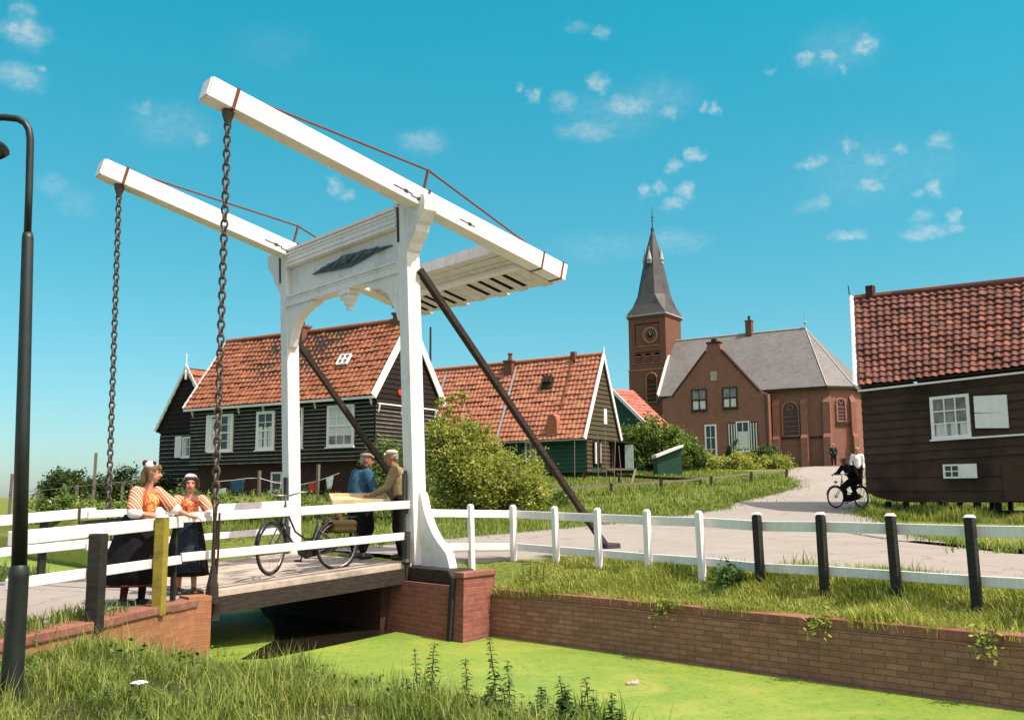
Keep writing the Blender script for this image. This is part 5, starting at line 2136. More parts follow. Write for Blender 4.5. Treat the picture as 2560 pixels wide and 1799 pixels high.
# house corner behind the church, thin mast by the black house
r = thing('wooden_house', 'sliver of a far house with orange roof between church and brown house', 'house', (34, 86, 2.7))
m = M()
m.hexa([(32.3, 86, 2.6), (37, 83, 2.6), (39, 88, 2.6), (34, 91, 2.6), (32.3, 86, 7.6), (37, 83, 7.6), (39, 88, 7.6), (34, 91, 7.6)])
build('wall', m, GABLEWOOD, r)
tiles('roof', (31.9, 85.6, 7.5), (37.2, 82.5, 7.5), (33.6, 88.6, 9.2), (38.4, 85.6, 9.2), 16, 6, TILE_B, r, 2)
r = thing('mast', 'thin dark mast standing behind the bridge portal', 'mast', (-3.85, 46, 1.2))
m = M()
m.tube([(-3.85, 46, .8), (-3.87, 46, 8.9)], [.07, .045], 8)
build('pole', m, DARKWOOD, r)

# ================================================================ grass, bushes, weeds
def blades(name, P, H, mat, lean=.45, width=.012, rnd=None, parent=None, wind=(0, 0)):
    P = np.asarray(P, float)
    n = len(P)
    H = np.broadcast_to(np.asarray(H, float), (n,)).copy()
    az = RNG.uniform(0, 2 * np.pi, n)
    ld = np.stack([np.cos(az) + wind[0], np.sin(az) + wind[1]], 1) * (RNG.uniform(.1, 1, n) * lean * H)[:, None]
    pa_ = az + np.pi / 2 + RNG.normal(0, .6, n)
    w = width * RNG.uniform(.6, 1.4, n)
    px = np.stack([np.cos(pa_) * w, np.sin(pa_) * w, np.zeros(n)], 1)
    V = np.zeros((n, 5, 3))
    V[:, 0] = P - px
    V[:, 1] = P + px
    mid = P.copy()
    mid[:, :2] += ld * .32
    mid[:, 2] += H * .58
    V[:, 2] = mid + px * .8
    V[:, 3] = mid - px * .8
    tip = P.copy()
    tip[:, :2] += ld
    tip[:, 2] += H * (1 - .25 * lean * RNG.uniform(0, 1, n))
    V[:, 4] = tip
    b = np.arange(n)[:, None] * 5
    q = b + np.array([0, 1, 2, 3])
    t = b + np.array([3, 2, 4])
    r = np.repeat(np.clip(RNG.normal(.45, .22, n) if rnd is None else rnd, 0, 1), 5)
    base = tuple(P.mean(0))
    return np_obj(name, V.reshape(-1, 3), q, mat, t, r, parent, base)


def leaf_cards(name, C, size, mat, rnd, parent=None, loc=None, up=.5, aspect=.55):
    C = np.asarray(C, float)
    n = len(C)
    d = RNG.normal(0, 1, (n, 3))
    d[:, 2] = d[:, 2] * .6 - .15
    d /= np.linalg.norm(d, axis=1)[:, None]
    e = RNG.normal(0, 1, (n, 3))
    e[:, 2] *= up
    e -= d * (e * d).sum(1)[:, None]
    e /= np.linalg.norm(e, axis=1)[:, None]
    s = size * RNG.uniform(.6, 1.35, n)
    L = d * s[:, None]
    Wd = e * (s * aspect)[:, None]
    V = np.stack([C - L * .5, C + Wd * .5 - L * .05, C + L * .5, C - Wd * .5 - L * .05], 1)
    q = np.arange(n)[:, None] * 4 + np.arange(4)
    return np_obj(name, V.reshape(-1, 3), q, mat, None, np.repeat(np.clip(rnd, 0, 1), 4), parent, loc)


def bush(root, lobes, n, leaf, mat, clumps=60, spread=.22, wood=BARK, stems=7, thick=1.0, shell=.55):
    "lobes: (centre, radii) ellipsoids; leaves gather in clumps near their outsides"
    base = Vector(root.location)
    vol = np.array([l[1][0] * l[1][1] * l[1][2] for l in lobes]) ** .67
    vol = vol / vol.sum()
    cl, cs, ci = [], [], []
    for (c, r), f in zip(lobes, vol):
        k = max(3, int(clumps * f))
        d = RNG.normal(0, 1, (k, 3))
        d /= np.linalg.norm(d, axis=1)[:, None]
        rr = RNG.uniform(shell, 1.0, k)
        cl.append(np.array(c) + d * rr[:, None] * np.array(r))
        cs += [min(r) * spread * RNG.uniform(.7, 1.5) for _ in range(k)]
    cl = np.concatenate(cl)
    cs = np.array(cs)
    wgt = cs ** 1.35
    idx = RNG.choice(len(cl), n, p=wgt / wgt.sum())
    C = cl[idx] + RNG.normal(0, 1, (n, 3)) * cs[idx][:, None] * np.array([1, 1, .75])
    spr = RNG.uniform(0, 1, n) < .16
    ns = int(clumps * .8) + 4
    si = RNG.integers(0, len(cl), ns)
    so = cl[si]
    sd_ = RNG.normal(0, .5, (ns, 3))
    sd_[:, 2] = np.abs(sd_[:, 2]) + .7
    sd_ /= np.linalg.norm(sd_, axis=1)[:, None]
    sl_ = cs[si] * RNG.uniform(1.2, 3.4, ns)
    k2 = RNG.integers(0, ns, spr.sum())
    C[spr] = so[k2] + sd_[k2] * (sl_[k2] * RNG.uniform(.1, 1, spr.sum()))[:, None] + RNG.normal(0, leaf * .45, (spr.sum(), 3))
    zmin = base.z + .02
    C[:, 2] = np.maximum(C[:, 2], zmin + RNG.uniform(0, .15, n))
    tone = RNG.normal(.5, .2, len(cl))[idx] + RNG.normal(0, .16, n)
    m = M()
    # a rougher outline: small sprays standing off the clumps
    order = RNG.permutation(len(cl))[:stems]
    for i in order:
        e = Vector(cl[i])
        s = base + Vector((RNG.normal(0, .08), RNG.normal(0, .08), -.05)) * thick
        mid = s.lerp(e, .5) + Vector((RNG.normal(0, .12), RNG.normal(0, .12), .12)) * thick
        m.tube([s, mid, e], [.045 * thick, .028 * thick, .01 * thick], 6)
    build('trunk', m, wood, root)
    return leaf_cards('crown', C, leaf, mat, tone, root)


# big bush between the portal and the green house
r = thing('bush', 'big olive green bush with tall upright shoots, right of the white portal', 'bush', (-.7, 30, .35))
lobes = [((-1.3, 30, 1.5), (1.3, 1.1, 1.2)), ((-1.75, 30.3, 2.5), (.75, .8, 1.0)), ((-.2, 30.2, 1.35), (1.1, 1.0, .95)), ((.55, 30, 1.0), (.6, .7, .6)), ((-.75, 30.2, 2.3), (.55, .5, .6)),
         ((-2.15, 30.4, 3.3), (.34, .3, .8)), ((-1.72, 30.3, 3.75), (.26, .25, .7)), ((-1.25, 30.2, 3.0), (.32, .3, .55)), ((-1.68, 30.1, 4.15), (.16, .15, .42)), ((-2.35, 30.2, 2.4), (.5, .5, 1.0)), ((-.95, 30.3, 3.15), (.12, .12, .35))]
bush(r, lobes, 42000, .10, LEAF_OLIVE, 330, .17, stems=26, shell=.45)
r = thing('bush', 'dark green shrub behind the two men at the corner of the black house', 'bush', (-4.3, 33.2, .5))
bush(r, [((-4.3, 33.2, 1.6), (.75, .7, 1.1)), ((-3.7, 33.1, 1.9), (.6, .6, .9)), ((-4.4, 33.3, 2.45), (.4, .4, .4))], 9000, .10, LEAF_GREEN, 90, .2, shell=.3)
r = thing('bush', 'round dark bush standing alone on the meadow at far left', 'bush', (-20.5, 45, .25))
bush(r, [((-20.5, 45, 1.35), (1.05, 1.0, .85)), ((-20.0, 45, 1.6), (.7, .7, .6)), ((-21.0, 45, 1.1), (.7, .7, .7))], 11000, .13, LEAF_DARK, 110, .2, shell=.25)
r = thing('hedge', 'dark ragged hedge between the lone bush and the black house', 'hedge', (-17.8, 46, .3))
bush(r, [((-19.0, 46, 1.0), (.8, .8, .8)), ((-18.1, 46, 1.25), (.8, .8, 1.0)), ((-17.2, 46, 1.1), (.8, .8, .8)), ((-16.4, 46, 1.2), (.7, .8, .9)), ((-18.5, 46, 2.0), (.15, .15, .5))], 14000, .14, LEAF_DARK, 160, .2, stems=12, shell=.3)
r = thing('bush', 'leafy green shrub between green house gable and brick house', 'bush', (7.7, 55, 2.2))
bush(r, [((7.8, 55, 4.1), (1.1, 1.1, 1.25)), ((6.8, 55, 3.7), (.9, .9, 1.1)), ((8.8, 55, 3.7), (1.0, 1.0, 1.15)), ((9.7, 55, 3.3), (.9, .9, 1.0)), ((10.5, 55.3, 2.9), (.7, .7, .8)), ((8.3, 54.6, 3.0), (1.6, .9, .8))], 26000, .17, LEAF_GREEN, 260, .18, stems=14, shell=.3)
r = thing('hedge', 'low flowering garden hedge in front of the brick parsonage', 'hedge', (12.5, 58, 2.3))
lob = [((10.4 + i * .75, 57.4 + i * .35, 2.75 + .25 * math.sin(i * 2.2)), (.7, .7, .55 + .2 * math.sin(i * 1.7))) for i in range(9)]
bush(r, lob, 20000, .15, LEAF_OLIVE, 230, .22, stems=12, shell=.3)
r = thing('bush', 'small upright shrub below the shuttered window of the parsonage', 'bush', (13.4, 60, 2.5))
bush(r, [((13.4, 60, 3.4), (.35, .35, .9)), ((15.6, 61.5, 3.3), (.6, .6, .7)), ((16.4, 62, 3.2), (.6, .6, .6))], 6000, .13, LEAF_DARK, 70, .22, shell=.3)
r = thing('bush', 'small round weed bush at the foot of the white fence', 'bush', B(1.42, 4.42, -.15))
c = B(1.42, 4.42, -.02)
bush(r, [(tuple(c), (.16, .14, .16)), (tuple(c + Vector((.12, 0, -.05))), (.1, .1, .1))], 700, .05, NETTLE, 26, .3, stems=5, thick=.12)
r = thing('bush', 'low dark brambles at the right foot of the big bush', 'bush', (1.1, 33, .5))
bush(r, [((.4, 33, .75), (.9, .7, .45)), ((1.5, 33.4, .75), (.7, .6, .35)), ((-.6, 32.6, .6), (.9, .6, .35))], 9000, .09, LEAF_GREEN, 110, .25, shell=.3)


r = thing('hedge', 'low dark green hedge beyond the bridge deck in front of the black house', 'hedge', (-6.5, 27.5, .1))
lob = [((-9.6 + i * .62, 27.5 + .25 * math.sin(i * 1.9), .55 + .08 * math.sin(i * 2.7)), (.55, .5, .48 + .1 * math.sin(i * 1.3))) for i in range(12)]
bush(r, lob, 15000, .085, LEAF_GREEN, 200, .22, stems=10, shell=.3)
r = thing('hedge', 'rough green hedge on the meadow behind the two girls', 'hedge', (-11.5, 31, .1))
lob = [((-14.6 + i * .7, 31 + .3 * math.sin(i * 1.7), .55 + .12 * math.sin(i * 2.1)), (.6, .5, .5 + .14 * math.sin(i * 1.6))) for i in range(8)]
bush(r, lob, 10000, .095, LEAF_GREEN, 130, .22, stems=8, shell=.3)


# grass as masses
def in_poly_uv(n, u0, u1, v0, v1):
    return RNG.uniform(u0, u1, n), RNG.uniform(v0, v1, n)


def grass_right(name, n, wr, vr, hr, mat, lean=.6, width=.008, keep=None, tone=None, label=None):
    w = RNG.uniform(wr[0], wr[1], n)
    v = RNG.uniform(vr[0], vr[1], n)
    u = u_quay(v) + w
    x, y = uv_world(u, v)
    k = np.ones(n, bool)
    if keep is not None:
        k = keep(u, v, x, y)
    # tufts: thin out by a wobble so soil and shade show between
    k &= RNG.uniform(0, 1, n) < .55 + .45 * wob(x * 2.1, y * 2.1)
    u, v, x, y = u[k], v[k], x[k], y[k]
    z = z_right(u, v)
    tf = .7 + .45 * wob(x * 1.3 + 4, y * 1.3)
    h = RNG.uniform(hr[0], hr[1], len(x)) * tf
    t = np.clip(RNG.normal(.5 + (.1 if mat is GRASS_BANK else 0), .2, len(x)) + .22 * wob(x * .9, y * .9 + 2), 0, 1)
    o = blades(name, np.stack([x, y, z - .01], 1), h, mat, lean, width, t)
    return tag(o, label, 'grass', None, 'stuff')


LROAD = np.array([(p[0], p[1]) for p in left])
RROAD = np.array([(p[0], p[1]) for p in right])
RPOLY = np.concatenate([LROAD, RROAD[::-1]])


def inside(poly, x, y):
    x, y = np.asarray(x), np.asarray(y)
    c = np.zeros(x.shape, bool)
    j = len(poly) - 1
    for i in range(len(poly)):
        xi, yi = poly[i]
        xj, yj = poly[j]
        hit = ((yi > y) != (yj > y)) & (x < (xj - xi) * (y - yi) / (yj - yi + 1e-12) + xi)
        c ^= hit
        j = i
    return c


off_road = lambda u, v, x, y: ~inside(RPOLY, x, y)
grass_right('bank_grass', 120000, (.10, 1.65), (1.15, 10.5), (.07, .22), GRASS_BANK, .85, .0052, lambda u, v, x, y: u < 2.3, label='sunlit tufted grass on the bank between canal wall and fence')
grass_right('bank_grass', 9000, (-.02, .28), (1.2, 10.5), (.10, .24), GRASS_BANK, 1.1, .005, lambda u, v, x, y: wob(x * 1.7, y * 1.7) > -.25, label='grass drooping over the canal wall coping')
grass_right('bank_grass', 6000, (.3, 1.6), (1.2, 10.5), (.2, .36), GRASS_BANK, .6, .0042, lambda u, v, x, y: wob(x * 1.2 + 1, y * 1.2) > .1, label='tall seeding grass stalks on the bank below the fence')
grass_right('roadside_grass', 2600, (1.0, 2.0), (2.5, 11), (.15, .36), GRASS_FIELD, .5, .006, lambda u, v, x, y: (wob(x * 1.1, y * 1.1) > .15) & (u < 2.5), label='taller grass tufts along the fence by the road')
grass_right('meadow_grass', 60000, (.9, 14), (-16, .2), (.10, .30), GRASS_FIELD, .6, .010, off_road, label='meadow grass beyond the bridge')
grass_right('garden_grass', 110000, (10, 36), (-26, -2), (.10, .30), GRASS_FIELD, .7, .015, lambda u, v, x, y: off_road(u, v, x, y) & (x > -6) & (y > 26), label='rough garden grass rising to the church')
grass_right('meadow_grass', 26000, (8, 40), (-46, -14), (.2, .5), GRASS_FIELD, .45, .02, lambda u, v, x, y: (x < -4) & (y > 24), label='long meadow grass in front of the black houses')
grass_right('verge_grass', 9000, (6, 22), (-5, 9), (.08, .22), GRASS_BANK, .6, .012, lambda u, v, x, y: off_road(u, v, x, y) & (x > 7), label='grass verge below the brown stilt house')


grass_right('verge_grass', 22000, (17, 20.5), (-4.6, 1.5), (.28, .55), GRASS_BANK, .5, .011, lambda u, v, x, y: off_road(u, v, x, y) & ((x - 10.73) * -.707 + (y - 30) * -.707 > .28) & ((x - 10.73) * -.707 + (y - 30) * -.707 < 1.6), label='tall grass in front of the stilts of the brown house')
# ragged road edges
n = 9000
sel = RNG.integers(0, len(LROAD) - 1, n)
f_ = RNG.uniform(0, 1, n)
both = RNG.uniform(0, 1, n) < .55
E0 = np.where(both[:, None], LROAD[sel] * (1 - f_[:, None]) + LROAD[sel + 1] * f_[:, None], 0)
sel2 = RNG.integers(7, len(RROAD) - 1, n)
E1 = RROAD[sel2] * (1 - f_[:, None]) + RROAD[sel2 + 1] * f_[:, None]
E_ = np.where(both[:, None], E0, E1) + RNG.normal(0, .16, (n, 2)) * (1 + 1.2 * np.clip(RNG.normal(0, 1, (n, 1)), 0, 2))
k = (wob(E_[:, 0] * 1.7, E_[:, 1] * 1.7) > -.35) & (E_[:, 1] < 60)
E_ = E_[k]
o = blades('verge_grass', np.stack([E_[:, 0], E_[:, 1], hterr(E_[:, 0], E_[:, 1])], 1), RNG.uniform(.06, .2, len(E_)), GRASS_FIELD, .8, .009)
tag(o, 'ragged grass creeping over the edges of the road', 'grass', None, 'stuff')


def grass_left(name, n, wr, vr, hr, mat, lean, width, keep=None, label=None, tone=0.0):
    w = RNG.uniform(wr[0], wr[1], n) ** 1.0
    v = RNG.uniform(vr[0], vr[1], n)
    u = u_left(v) - w
    x, y = uv_world(u, v)
    d = v - wing_v(u)
    k = (d > .04)
    if keep is not None:
        k &= keep(u, v, x, y, w, d)
    k &= RNG.uniform(0, 1, n) < .5 + .5 * wob(x * 2.4, y * 2.4)
    u, v, x, y, w, d = u[k], v[k], x[k], y[k], w[k], d[k]
    z = z_left(u, v)
    tf = (.75 + .5 * wob(x * 1.7 + 4, y * 1.7)) * (.5 + .5 * sm((d - .1) / 1.0))
    h = RNG.uniform(hr[0], hr[1], len(x)) * tf
    t = np.clip(RNG.normal(.45 + tone, .21, len(x)) + .2 * wob(x * 1.4, y * 1.4 + 2), 0, 1)
    o = blades(name, np.stack([x, y, z - .02], 1), h, mat, lean, width, t)
    return tag(o, label, 'grass', None, 'stuff')


n = 26000
u_ = RNG.uniform(-14, -3.3, n)
v_ = -4.1 - RNG.uniform(0, 1, n) ** 1.6 * 26
x_, y_ = uv_world(u_, v_)
k = RNG.uniform(0, 1, n) < .6 + .4 * wob(x_ * 1.6, y_ * 1.6)
x_, y_, u_, v_ = x_[k], y_[k], u_[k], v_[k]
o = blades('meadow_grass', np.stack([x_, y_, z_left(u_, v_) - .02], 1), RNG.uniform(.10, .34, len(x_)) * (.7 + .5 * wob(x_, y_)), GRASS_FIELD, .6, .010)
tag(o, 'rough grass beyond the rail fence on the near bank', 'grass', None, 'stuff')
cam_clear = lambda u, v, x, y, w, d: (np.hypot(x, y) > 4.3)
grass_left('bank_grass', 185000, (-.12, 5.2), (-.2, 9.0), (.06, .27), GRASS_LONG, .95, .0038, cam_clear, 'dense long grass on the near bank in the foreground')
grass_left('tall_grass', 20000, (.15, 5.2), (-.2, 9.0), (.24, .46), GRASS_LONG, .75, .0034, lambda u, v, x, y, w, d: cam_clear(u, v, x, y, w, d) & (wob(x * 1.9 + 2, y * 1.9) > -.1), 'tall pale grass stalks scattered over the near bank', .2)


def ground_weeds(name, n, clumps, leaf, mat, label):
    "low broad leaves between the blades"
    w = RNG.uniform(.9, 4.6, clumps)
    v = RNG.uniform(0, 8.6, clumps)
    u = u_left(v) - w
    d = v - wing_v(u)
    k = d > .2
    u, v = u[k], v[k]
    x, y = uv_world(u, v)
    z = z_left(u, v)
    i = RNG.integers(0, len(x), n)
    rr = RNG.uniform(.06, .2, len(x))
    C = np.stack([x[i] + RNG.normal(0, 1, n) * rr[i], y[i] + RNG.normal(0, 1, n) * rr[i], z[i] + RNG.uniform(.03, .24, n)], 1)
    o = leaf_cards(name, C, leaf, mat, np.clip(RNG.normal(.5, .22, n), 0, 1), loc=tuple(C.mean(0)))
    return tag(o, label, 'undergrowth', None, 'stuff')


ground_weeds('undergrowth', 1300, 60, .042, LEAF_GREEN, 'low leafy weeds among the grass of the near bank')
ground_weeds('undergrowth', 500, 24, .05, LEAF_DARK, 'dark broad leaves between the foreground grass')
grass_left('reeds', 2600, (-.15, .25), (-.1, 6), (.25, .48), GRASS_LONG, .45, .008, lambda u, v, x, y, w, d: (v < 1.6) | (wob(x * 2, y * 2) > .2), 'tall reed blades at the edge of the green water', .15)
# tufts along the top of the wing wall and at the post
n = 1500
s = RNG.beta(2, 1.6, n) * 3.6 + 1.0
P_ = np.array(W0)[None, :] + np.outer(s, np.array(WD)) + np.outer(RNG.normal(-.30, .12, n), np.array(WN))
P_[:, 2] = -.255
k = wob(s * 2.2, s * 1.3) + RNG.uniform(-.4, .8, n) > .05
o = blades('grass_tuft', P_[k], RNG.uniform(.06, .2, k.sum()), GRASS_FIELD, .8, .006)
tag(o, 'grass tufts growing on top of the orange wing wall', 'grass', None, 'stuff')


def weed(loc, h, label, mat=NETTLE, top=True, n=10, lean=None, group='nettles along the near water edge', leaf=.075):
    loc = Vector(loc)
    r = thing('nettle', label, 'weed', loc, 0, group)
    lean = Vector(lean or (random.uniform(-.12, .12), random.uniform(-.1, .1), 0))
    top_ = loc + Z * h + lean * h
    mid = loc + Z * h * .55 + lean * h * .3
    m = M()
    m.tube([loc - Z * .05, mid, top_], [.006, .0045, .002], 6)
    build('stem', m, NETTLE_STEM, r)
    C, sz = [], []
    L = []
    vs, fs, rn = [], [], []
    for i in range(n):
        f = .12 + .86 * i / (n - 1)
        p = loc.lerp(mid, f / .55) if f < .55 else mid.lerp(top_, (f - .55) / .45)
        ln_ = leaf * (1.25 - .8 * f) * random.uniform(.8, 1.25)
        a0 = random.uniform(0, 6.28)
        for k in range(3 if f < .9 else 4):
            a = a0 + k * 2.1
            d = Vector((math.cos(a), math.sin(a), random.uniform(-.5, .25))).normalized()
            t = d.cross(Z).normalized()
            w = t * ln_ * .3
            b = len(vs)
            q = p + d * ln_ * .45 + Z * ln_ * .08
            vs += [p, q + w, p + d * ln_ - Z * ln_ * .1, q - w]
            fs.append((b, b + 1, b + 2, b + 3))
            rn += [min(1, max(0, random.gauss(.45, .2)))] * 4
            if top and f > .55:
                b = len(vs)
                e = p + d * ln_ * .35 - Z * ln_ * .5
                vs += [p, p + t * .006, e, e - t * .006]
                fs.append((b, b + 1, b + 2, b + 3))
                rn += [.9] * 4
    np_obj('leaves', np.array([tuple(p) for p in vs]), np.array(fs), mat, None, np.array(rn), r)
    return r


NETTLE_STEM = noise_mat('nettle_stem', (.06, .09, .03), (.09, .08, .03), 20, .8, .1)
BZ = -.98
for i, (x, y, zt, lb) in enumerate((
        (-.70, 8.6, -.27, 'tall leafy nettle, second spire from the left against the green water'),
        (-.82, 8.65, -.33, 'nettle with narrow spire, leftmost of the tall ones by the water'),
        (-.39, 8.6, -.42, 'shorter nettle standing between the two tallest spires'),
        (-.14, 8.6, -.23, 'tallest dark nettle in front of the green water'),
        (-.03, 8.62, -.43, 'nettle close to the right of the tallest one'),
        (.23, 8.55, -.63, 'short nettle near the bottom edge, right of the tall spires'),
        (.42, 8.6, -.56, 'slim nettle at the bottom edge further along the bank'),
        (.83, 8.6, -.70, 'small rightmost nettle at the bottom edge'))):
    weed((x, y, BZ), zt - BZ, lb, n=20 if i in (0, 3) else 15, leaf=.105 if i in (0, 3) else .09)
    for k in range(2 if i < 5 else 1):
        weed((x + random.uniform(-.18, .18), y + random.uniform(-.25, .15), BZ), (zt - BZ) * random.uniform(.42, .62), 'low nettle shoot among the foreground weeds', n=11, leaf=.095)
for k in range(38):
    x = random.uniform(-1.9, .75)
    weed((x, 8.35 + random.uniform(-.4, .5) - .12 * x, BZ + .03), random.uniform(.18, .36), 'low nettle shoot among the foreground weeds', n=9, leaf=.1)
# weeds on the canal wall
for v, h, lb in ((1.65, .42, 'dark bushy weed standing on the quay beside the brick pier'),):
    for k in range(4):
        weed(B(uq(v) + .22 + .07 * k, v + .05 * k, -.31), h * random.uniform(.7, 1), lb, n=10, group='weeds by the brick pier', leaf=.06)
for v, lb in ((4.12, 'green weed hanging over the canal wall, the left one'), (6.1, 'green weed hanging over the canal wall near its middle'), (7.7, 'small weed hanging over the canal wall at the right edge')):
    r = thing('weed', lb, 'weed', B(uq(v), v, -.3), 0, 'weeds hanging over the wall')
    n = 90
    C = np.array(B(uq(v) - .05, v, -.30))[None, :] + RNG.normal(0, 1, (n, 3)) * np.array([.07, .07, .06])
    C[:40, 2] -= RNG.uniform(.02, .16, 40)
    leaf_cards('leaves', C, .06, GRASS_BANK, RNG.normal(.5, .2, n), r)
    m = M()
    for k in range(4):
        m.tube([B(uq(v) + .12, v + .02 * k, -.31), B(uq(v) - .04, v + .03 * k, -.26), B(uq(v) - .09, v + .04 * k - .03, -.40)], .004, 5)
    build('stem', m, NETTLE_STEM, r)
# broad dock leaves and one pale umbel in the foreground
r = thing('flower', 'pale white umbel flower in the foreground grass', 'flower', (-2.68, 7.3, -.8))
m = M()
m.tube([(-2.68, 7.3, -.8), (-2.69, 7.3, -.38)], .005, 6)
build('stem', m, NETTLE_STEM, r)
m = M()
for k in range(26):
    a = k * 2.4
    q = .055 * math.sqrt(k / 26)
    m.ball((-2.69 + q * math.cos(a), 7.3 + q * math.sin(a), -.365 + .012 * math.cos(q * 30)), (.012, .012, .006), 6)
build('umbel', m, UMBEL, r)
r = thing('dock_plant', 'broad leaved dock plant in the near grass by the water', 'weed', (-1.75, 8.35, -.9))
vs, fs, rn = [], [], []
for k in range(12):
    a = k * 2.4
    d = Vector((math.cos(a), math.sin(a), random.uniform(.2, .8))).normalized()
    t = d.cross(Z).normalized() * .055
    p = Vector((-1.75, 8.35, -.88))
    L_ = random.uniform(.22, .36)
    b = len(vs)
    vs += [p, p + d * L_ * .45 + t, p + d * L_ * .95 - Z * .06 + t * .5, p + d * L_ * 1.05 - Z * .1, p + d * L_ * .95 - Z * .06 - t * .5, p + d * L_ * .45 - t]
    fs += [(b, b + 1, b + 2, b + 5), (b + 5, b + 2, b + 3, b + 4)]
    rn += [random.uniform(.4, 1)] * 6
np_obj('leaves', np.array([tuple(p) for p in vs]), np.array(fs), NETTLE, None, np.array(rn), r)
r = thing('clump', 'small pale lump floating on the duckweed', 'clump', (1.2, 10.19, WATER_Z))
m = M()
m.ball((1.2, 10.19, WATER_Z + .012), (.06, .045, .03), 9)
m.ball((1.235, 10.2, WATER_Z + .01), (.03, .035, .045), 8)
m.ball((1.16, 10.18, WATER_Z + .01), (.04, .03, .02), 8)
o = build('lump', m, STONE, r, smooth=True)

# garden fences and sticks on the slope
r = thing('garden_fence', 'long low dark rail fence crossing the grassy slope', 'fence', (5, 38.5, .9))
pts = [(-.6, 33.5), (1.33, 36.8), (3.81, 38.36), (6.0, 40.0), (8.42, 41.97), (10.8, 44.8), (13.2, 47.6)]
m = M()
for i in range(len(pts) - 1):
    a_, b_ = [Vector((p[0], p[1], float(hterr(p[0], p[1])) + .34)) for p in pts[i:i + 2]]
    m.beam(a_, b_, .08, .07)
build('rail', m, GREYWOOD, r)
for p in pts:
    m = M()
    z = float(hterr(*p))
    m.beam((p[0] - .02, p[1] - .06, z - .1), (p[0] + .02, p[1] - .06, z + .42), .12, .1, Vector((1, 0, 0)))
    build('post', m, DARKWOOD, r)
r = thing('garden_fence', 'short dark rail fence below the green house, sloping right', 'fence', (6, 43.5, 1.3))
pts = [(3.3, 46.0), (4.8, 44.6), (6.4, 42.8), (7.9, 41.6)]
m = M()
for i in range(len(pts) - 1):
    a_, b_ = [Vector((p[0], p[1], float(hterr(p[0], p[1])) + .30)) for p in pts[i:i + 2]]
    m.beam(a_, b_, .08, .12)
build('rail', m, DARKWOOD, r)
for p in pts:
    m = M()
    z = float(hterr(*p))
    m.beam((p[0], p[1] - .06, z - .1), (p[0], p[1] - .06, z + .34), .1, .1, Vector((1, 0, 0)))
    build('post', m, DARKWOOD, r)
r = thing('plank', 'short pale plank leaning in the garden grass', 'plank', (5.2, 43, 1.35))
m = M()
m.beam((5.12, 43, 1.25), (5.36, 43, 2.02), .1, .03, Vector((0, 1, 0)))
build('board', m, STONE, r)
POLE_LAB = ['thin bean pole in front of the green house window', 'thin bean pole before the green boarded wall', 'thin bean pole at the corner of the green house', 'thin bean pole below the gable of the green house', 'thin leaning bean pole by the garden door']
for (x, h, dx), lb in zip(((3.0, 1.9, .02), (4.15, 2.3, .0), (4.55, 2.6, -.04), (4.9, 2.0, .1), (5.3, 1.7, -.12)), POLE_LAB):
    r = thing('bean_pole', lb, 'pole', (x * .9, 43.0, float(hterr(x, 43))), 0, 'bean poles in the garden')
    m = M()
    z = float(hterr(x, 43))
    m.tube([(x * .9, 43, z - .1), (x * .9 + dx, 43, z + h)], .018, 6)
    build('stick', m, GREYWOOD, r)

# meadow posts and wire at far left
pl = [(-22.1, 2.0), (-20.9, 1.35), (-19.2, 1.5), (-18.45, 2.9), (-17.2, 1.6)]
LB = ['grey meadow post left of the round bush', 'short grey meadow post in front of the round bush', 'grey meadow post between bush and hedge', 'tallest grey pole rising above the hedge', 'short grey meadow post by the girls']
for (x, h), lb in zip(pl, LB):
    r = thing('meadow_post', lb, 'post', (x, 43.5, .1), 0, 'posts on the meadow')
    m = M()
    m.beam((x, 43.5, .0), (x + .03, 43.5, h), .10, .10, Vector((1, 0, 0)))
    build('post', m, GREYWOOD, r)
r = thing('wire', 'slack clothes wire strung between the meadow posts', 'wire', (-19, 43.5, 1.4))
m = M()
m.tube([(-22.1, 43.4, 1.22), (-20.9, 43.4, 1.25), (-19.2, 43.4, 1.42), (-17.2, 43.4, 1.62), (-15.2, 43.4, 1.75)], .014, 5)
build('strand', m, GREYWOOD, r)
r = thing('white_sack', 'small white cloth lying on the meadow before the round bush', 'cloth', (-19.95, 42.5, .6))
m = M()
m.ball((-19.9, 42.5, .68), (.2, .15, .16), 8)
m.ball((-20.02, 42.5, .58), (.16, .12, .12), 8)
m.ball((-19.80, 42.5, .52), (.2, .15, .14), 8)
build('cloth', m, WHITECLOTH, r, smooth=True)

# washing under the black house
WL = F1
r = thing('clothes_line', 'clothes line with wooden poles under the black house', 'clothes line', F1(3, 1.5, .8))
for s, z1 in ((1.42, 2.12), (4.48, 1.95)):
    m = M()
    m.beam(F1(s, 1.5, .3), F1(s, 1.5, z1), .1, .1, F1.n)
    build('post', m, GREYWOOD, r)
m = M()
m.tube([F1(.4, 1.5, 1.78), F1(1.4, 1.5, 1.52), F1(2.3, 1.5, 1.38), F1(3.6, 1.5, 1.47), F1(4.48, 1.5, 1.66), F1(5.1, 1.5, 1.66), F1(5.9, 1.5, 1.60), F1(6.9, 1.5, 1.55)], .012, 5)
build('line', m, WHITECLOTH, r)


